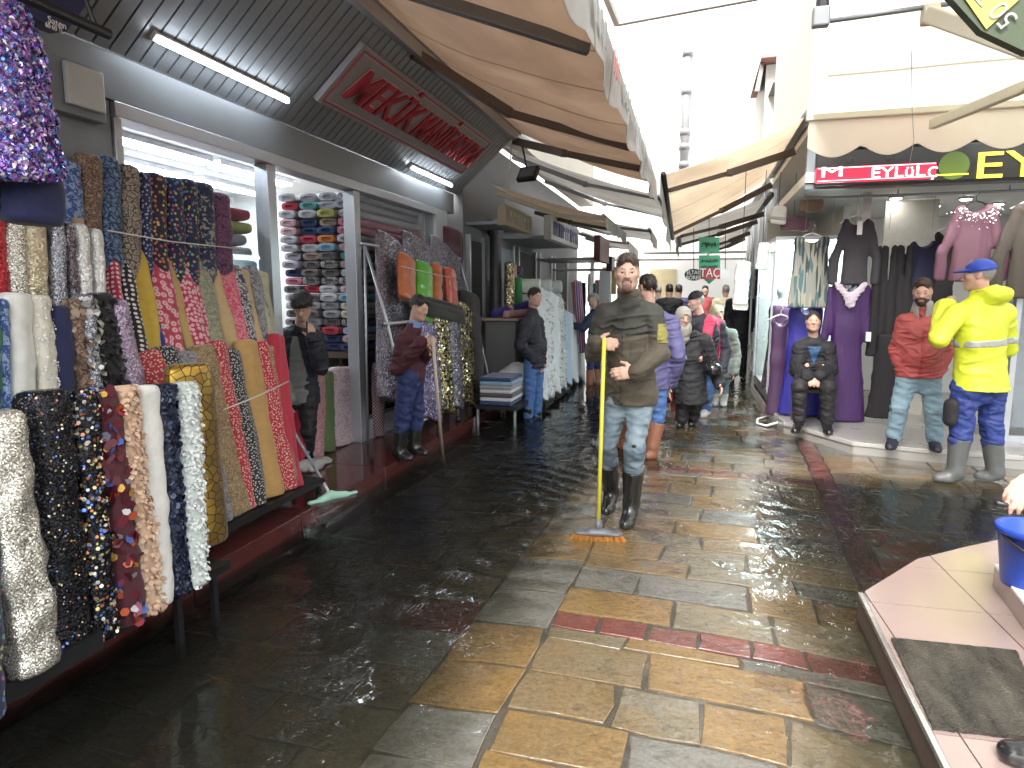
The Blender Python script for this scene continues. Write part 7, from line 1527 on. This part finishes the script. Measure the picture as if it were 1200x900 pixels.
# ---- man in dark jacket by the tulle stall
j = J_(7.75, head=(627, 348), neck=(624, 367), shR=(617, 379, -.15), shL=(630, 378, .15), elR=(610, 405, -.2), elL=(634, 403, .15), wrR=(629, 423, -.08), wrL=(634, 424, .05), hipR=(622, 424, -.08), hipL=(630, 424, .08), knR=(621, 456, -.08), knL=(630, 456, .08), anR=(619, 484, -.08), anL=(629, 484, .08), toR=(626, 489, -.08), toL=(636, 489, .08))
gnd(j, ('toR', 'toL'), -.05); gnd(j, ('anR', 'anL'), .02)
P8 = build_person('person', 'man in dark navy jacket and blue jeans standing in water, hand behind back', j, -PI / 2 + .2, -PI / 2 - .55, -.08, s=.93, vox=.010, skin=SKIN2, top=dict(m=NAVYJ, g=.03, hem=.07, collar=.12, belly=.1), legs=dict(m=JEANB, g=.016, end=.97), boots=dict(m=RUBK, h=.3), hair=('short', 'dark'))
# ---- far woman with squeegee
j = J_(11.0, head=(695, 351), neck=(697, 364), shR=(692, 372, -.13), shL=(702, 372, .13), elR=(684, 384, -.16), elL=(706, 390, .15), wrR=(674, 382, -.1), wrL=(698, 398, .05), hipR=(694, 402, -.07), hipL=(699, 402, .07), knR=(692, 423, -.07), knL=(699, 423, .07), anR=(691, 441, -.08), anL=(699, 440, .1), toR=(687, 445, -.1), toL=(694, 444, .1))
gnd(j, ('toR', 'toL'), -.04); gnd(j, ('anR', 'anL'), .03)
P9 = build_person('person', 'grey haired person in dark blue jacket and brown boots reaching towards the tulle stall', j, PI / 2 + .2, PI / 2 + .3, -.1, s=.92, vox=.012, top=dict(m=mat('ink_blue_jacket', (.02, .035, .08), .7), g=.025, hem=.08), legs=dict(m=WORKB, g=.015, end=.5), boots=dict(m=RUBB, h=.6, g=.02), hair=('short', 'grey'), face=False)
sq2 = emp('squeegee', gz(697, 449, 0), 'white squeegee with pale handle beside the brown boots down the lane', 'squeegee'); MB().tube([gz(697, 448, .03), gy(692, 402, 10.85)], .013, 8).build('handle', MATS['white_cord'], sq2, True); MB().bar(gz(689, 449, .01), gz(703, 447, .01), .04, .035).build('head', WHITEW, sq2, bevel=.008)
# ---- seated woman and chair
j = J_(7.5, head=(953, 377), neck=(953, 398, .02), shR=(938, 409), shL=(969, 409), elR=(934, 434, -.04), elL=(973, 434, -.04), wrR=(946, 441, -.30), wrL=(961, 441, -.30), hipR=(944, 450, .08), hipL=(963, 450, .08), knR=(937, 446, -.40), knL=(971, 446, -.40), anR=(937, 484, -.36), anL=(970, 485, -.36), toR=(932, 494, -.5), toL=(972, 496, -.5))
hz_ = .56
for n in ('hipR', 'hipL'): j[n][2] = ST + .50
for n in ('knR', 'knL'): j[n][2] = ST + .47
gnd(j, ('toR', 'toL'), ST + .024); gnd(j, ('anR', 'anL'), ST + .09)
P10 = build_person('person', 'woman in black coat and blue top sitting with folded hands', j, PI - .05, PI - .1, .12, s=.95, vox=.008, female=True, top=dict(m=BLKCOAT, g=.035, hem=.12, flare=.0, name='coat', collar=.04, extra=[lambda tf: tf.cone(j['hipR'] + V(0, 0, .01), j['hipR'] * .35 + j['knR'] * .65 + V(0, 0, .015), .105, .085, .03), lambda tf: tf.cone(j['hipL'] + V(0, 0, .01), j['hipL'] * .35 + j['knL'] * .65 + V(0, 0, .015), .105, .085, .03)]), legs=dict(m=BLKTR, g=.02, end=.9), boots=dict(m=SHOEK, h=.12), hair=('back', 'dark'),
    hands=dict(R=dict(d=V(.55, -.5, -.45), n=V(.5, .3, -.7), th=V(.3, -.7, .5), curl=.3), L=dict(d=V(-.55, -.5, -.45), n=V(-.5, .3, -.7), th=V(-.3, -.7, .5), curl=.3)))
s0 = P10['sh']; rg_ = P10['rgt']; shell(P10, 'blue_top', dict(cuts=[(rg_ * 1 + V(0, 0, -.34), s0 + rg_ * .012 - V(0, 0, .14)), (-rg_ + V(0, 0, -.34), s0 - rg_ * .012 - V(0, 0, .14)), (-P10['fwd'], s0 + P10['fwd'] * .03), (V(0, 0, 1), s0 + V(0, 0, .03))]), mat('petrol_blue_top', (.02, .07, .16), .6), .006, .008)
ch = emp('chair', gz(953, 492, ST), 'dark stool under the seated woman', 'stool'); cc = (j['hipR'] + j['hipL']) / 2
MB().box((cc[0] - .2, cc[1] - .14, ST + .36), (cc[0] + .2, cc[1] + .2, ST + .40)).build('seat', WOODM, ch, bevel=.01)
for x in (-.17, .17):
    for y in (-.11, .17): MB().bar(V(cc[0] + x, cc[1] + y, ST + .002), V(cc[0] + x * .95, cc[1] + y, ST + .36), .03, .03).build('leg', WOODM, ch)
# ---- man in red jacket
j = J_(6.62, head=(1081, 342, -.05), neck=(1080, 365), shR=(1061, 378), shL=(1099, 378), elR=(1051, 411, .03), elL=(1107, 412, .03), wrR=(1057, 431, .0), wrL=(1101, 433, .0), hipR=(1064, 438), hipL=(1089, 438), knR=(1054, 478, -.08), knL=(1094, 480, -.08), anR=(1047, 513, -.03), anL=(1095, 516, -.03), toR=(1043, 523, -.15), toL=(1098, 527, -.15))
gnd(j, ('toR', 'toL'), ST + .024); gnd(j, ('anR', 'anL'), ST + .09)
P11 = build_person('person', 'bearded man in faded red jacket and light jeans standing on the shop step', j, PI - .1, PI - .35, -.2, s=.98, vox=.0075, skin=SKIN2, top=dict(m=REDJ, g=.024, hem=.03, flare=-.008, collar=.16, belly=.13, extra=[lambda tf: tf.cone(gy(1080, 395, 6.6), gy(1077, 440, 6.6), .18, .165, .04, V(0, 1, 0), .72)]), legs=dict(m=JEANL, g=.016, end=.95, r=.05), boots=dict(m=SHOEN, h=.1), hair=('short', 'brown'), beard='brown', brow='brown')
s0 = P11['sh']; rg_ = P11['rgt']
shell(P11, 'button_placket', dict(cuts=[(rg_, s0 + rg_ * .02), (-rg_, s0 - rg_ * .012), (-P11['fwd'], s0 + P11['fwd'] * .04), (V(0, 0, 1), s0 - V(0, 0, .05))]), mat('faded_red_dark', (.36, .05, .055), .6), .005, .008)
f = Fd(); n_ = np.asarray(j['neck']); f.cone(n_ + V(0, -.0, -.01), n_ + V(0, -.02, .06), .088, .08, .02); f.cone(n_ - V(0, 0, .05), n_ + V(0, -.02, .12), .064, .066, .005, sub=True); f.ell(n_ + V(-.02, -.11, .0), (.03, .06, .09), None, .01, True); f.mesh('collar', .008, mat('grey_lining', (.36, .35, .34), .8), P11['root'])
# ---- man in hi-vis raincoat
j = J_(5.95, head=(1146, 323, .0), neck=(1150, 352, .0), shR=(1176, 368, .10), shL=(1120, 368, -.08), elR=(1180, 408, .26), elL=(1100, 398, -.16), wrR=(1146, 400, .38), wrL=(1108, 362, .04), hipR=(1163, 452, .06), hipL=(1131, 452, -.04), knR=(1161, 494, .06), knL=(1128, 494, -.04), anR=(1167, 543, .08), anL=(1120, 545, -.04), toR=(1150, 556, .10), toL=(1101, 560, -.06))
gnd(j, ('toR', 'toL'), .035); gnd(j, ('anR', 'anL'), .10)
hd_ = gy(1168, 345, 5.9)
P12 = build_person('person', 'man in bright yellow hi-vis raincoat, blue cap and grey rubber boots seen from behind', j, .62, 1.15, -.05, s=1.0, vox=.0075, skin=SKIN2, top=dict(m=YELJ, g=.030, hem=.03, flare0=.012, flare=.035, round=True, name='raincoat', cuff=.022, collar=.25, extra=[lambda tf: tf.ell(hd_, (.12, .09, .075), rotz(.3), .04), lambda tf: tf.cone(gy(1150, 385, 5.97), gy(1148, 462, 5.97), .185, .225, .05, nrm(V(-.56, .83, 0)), .72)], wr=[(.007, 24, 2, (1, 1, .3)), (.008, 22, -4, (1, 1, .8)), (.0025, 70, -5, (1, 1, .8))]), legs=dict(m=WORKT, g=.022, end=.36, r=.06, wr=[(.007, 40, 7, (1, 1, 1)), (.010, 36, -9, (1, 1, 1.6)), (.003, 90, -3, (1, 1, 1.5))]), boots=dict(m=RUBG, h=.66, g=.024), hair=('short', 'grey'), brow='grey')
zc = gy(1150, 402, 5.9)[2]; shell(P12, 'reflective_stripe', dict(cuts=[(V(-.05, 0, 1), V(2.2, 5.9, zc + .028)), (V(.05, 0, -1), V(2.2, 5.9, zc - .028)), (-P12['rgt'], P12['sh'] - P12['rgt'] * .19)]), STRIPE, .005, .008)
p = P12['P']; R_ = P12['Rh']; f = Fd(); f.ell(p(0, -.02, .045), (.088, .106, .088), R_, .02); f.cut(R_ @ V(0, -.12, -1), p(0, .0, .03)); f.cone(p(-.035, .09, .045), p(.035, .09, .045), .045, .045, .02, R_ @ V(0, 0, 1), .18); f.cone(p(-.03, .13, .038), p(.03, .13, .038), .045, .045, .02, R_ @ V(0, 0, 1), .16); f.mesh('cap', .007, CAPB, P12['root'])
kb = np.asarray(j['knL']) + V(-.11, -.06, .14); f = Fd(); f.cone(kb, kb - V(0, 0, .12), .055, .055, .02, V(.6, .8, 0), .6); f.mesh('knee_patch', .009, BLKTR, P12['root'])
# ---- person at the right edge, only a hand and a shoe in view
hw_ = gy(1218, 556, 2.56); j = dict(head=V(2.05, 1.75, 1.62), neck=V(2.02, 1.75, 1.45), shR=V(2.20, 1.62, 1.38), shL=V(1.86, 1.85, 1.36), elR=V(2.35, 1.75, 1.1), elL=V(1.83, 2.12, 1.12), wrR=V(2.3, 2.0, 1.0), wrL=hw_, hipR=V(2.16, 1.55, .98), hipL=V(2.0, 1.68, .98), knR=V(2.1, 1.7, .58), knL=V(1.75, 1.9, .58), anR=V(2.0, 1.6, TZ + .09), anL=V(1.55, 1.85, TZ + .09), toR=V(1.85, 1.7, TZ + .024), toL=gz(1190, 884, TZ + .03))
sv = j['toL']; j['anL'] = V(sv[0] + .16, sv[1] - .03, TZ + .09); j['knL'] = V(sv[0] + .3, sv[1] + .05, .6); j['toR'] = V(sv[0] + .3, sv[1] - .25, TZ + .024); j['anR'] = V(sv[0] + .46, sv[1] - .28, TZ + .09); j['knR'] = V(sv[0] + .52, sv[1] - .2, .6); j['hipL'] = V(sv[0] + .5, sv[1] + .0, .98); j['hipR'] = V(sv[0] + .56, sv[1] - .2, .98)
for n, d in (('neck', (.5, -.1, 1.45)), ('shL', (.42, .08, 1.38)), ('shR', (.56, -.26, 1.38)), ('head', (.48, -.08, 1.63)), ('elR', (.6, -.2, 1.1)), ('wrR', (.5, .05, 1.0))): j[n] = V(sv[0] + d[0], sv[1] + d[1], d[2])
j['elL'] = (np.asarray(j['shL']) + hw_) / 2 + V(.1, -.03, -.06)
hd = nrm(gy(1186, 582, 2.50) - hw_)
P13 = build_person('person', 'hand and shoe of a person in dark clothes tending the blue bucket', j, PI / 2 - .3, s=1.0, vox=.006, top=dict(m=NAVYJ, g=.025, hem=.08, name='jacket'), legs=dict(m=BLKTR, g=.015, end=.97), boots=dict(m=SHOEK, h=.1), hair=('short', 'black'), sleeve=.7, face=False, skin=SKIN2,
    hands=dict(L=dict(d=hd, n=V(.35, .5, -.75), th=V(-.5, -.6, -.55), curl=.42, thumb=(.45, .9, .35))))
bp = gy(1178, 588, 2.5); br2 = emp('scrub_brush', bp, 'short black handled brush held over the blue bucket', 'brush'); MB().tube([gy(1167, 589, 2.5), gy(1192, 594, 2.52), gy(1206, 606, 2.55)], [.008, .009, .01], 8).build('handle', DARKMETAL, br2, True); MB().tube([gy(1206, 606, 2.55), gy(1214, 624, 2.56)], [.012, .028], 10).build('brush_head', GPL, br2, True)
# ---- red bucket in the lane, far walkers
rb = gz(784, 468, -.01); rk_ = emp('bucket', rb, 'red plastic bucket with white label standing in the wet lane', 'bucket'); REDP = mat('red_plastic', (.5, .015, .03), .3, 0, .08)
MB().lathe(rb, [(.0005, .004), (.095, .0), (.10, .02), (.13, .245), (.142, .25), (.142, .275), (.13, .275), (.12, .25), (.09, .02), (.0005, .015)], 24, cap=False).build('pail', REDP, rk_, True); MB().tube([rb + V(.135 * math.cos(a), -.05, .26 + .05 * math.sin(a)) for a in np.linspace(PI * .02, PI * .98, 10)], .007, 6).build('handle', DARKMETAL, rk_, True); MB().box(rb + V(-.035, -.128, .06), rb + V(.03, -.116, .17), rotx(-.13), rb + V(0, -.12, .1)).build('label', WHITEW, rk_)
for i, (u, v, Y, m, hr, lb, yw) in enumerate(((784, 352, 12.6, BLKCOAT, 'black', 'dark haired walker in black far down the lane', 0.2), (868, 355, 12.2, NAVYJ, 'dark', 'walker in dark navy far down the right side of the lane', PI), (771, 352, 14.5, COATG, 'grey', 'grey coated walker farthest down the lane', .1), (795, 350, 13.4, PURJ, 'dark', 'violet coated walker behind the black haired one', .2), (826, 350, 15.0, REDJ, 'black', 'red coated walker at the lane end', PI), (752, 352, 15.5, NAVYJ, 'dark', 'navy walker at the far left of the crowd', PI), (850, 350, 14.2, SCARFC, 'grey', 'cream coated walker near the right stalls', .3))):
    k = F / (Y * .98); hz0 = gy(u, v, Y); x = hz0[0]
    j = dict(head=V(x, Y, 1.60), neck=V(x, Y, 1.42)); s_ = 1 if abs(yw) < 1 else -1
    for q, sg in (('R', s_), ('L', -s_)):
        j.update({'sh' + q: V(x + sg * .17, Y, 1.37), 'el' + q: V(x + sg * .22, Y, 1.1), 'wr' + q: V(x + sg * .2, Y - .05, .87), 'hip' + q: V(x + sg * .085, Y, .88), 'kn' + q: V(x + sg * .09, Y, .48), 'an' + q: V(x + sg * .09, Y, .08), 'to' + q: V(x + sg * .1, Y + (.12 if s_ > 0 else -.12), .02)})
    build_person('person', lb, j, yw, s=.97, vox=.014, top=dict(m=m, g=.03, hem=.15), legs=dict(m=BLKTR, g=.015), boots=dict(m=SHOEK, h=.1), hair=('short', hr), face=False)

# buttons and pocket flaps on the red jacket
J11 = P11['sh']; fw_ = P11['fwd']; rg_ = P11['rgt']
for k in range(3):
    c = J11 - V(0, 0, .14 + .12 * k) + fw_ * .175 + rg_ * .005; MB().lathe((0, 0, 0), [(.0005, .004), (.009, .004), (.010, 0)], 12, cap=False).build('button', MATS['grey_lining'], P11['root'])
    o = P11['root'].children[-1] if False else [q for q in P11['root'].children if q.name.startswith('button') and not q.name.startswith('button_placket')][-1]
    o.rotation_euler = (PI / 2, 0, 0); o.location = tuple(c - np.array(P11['root'].location))
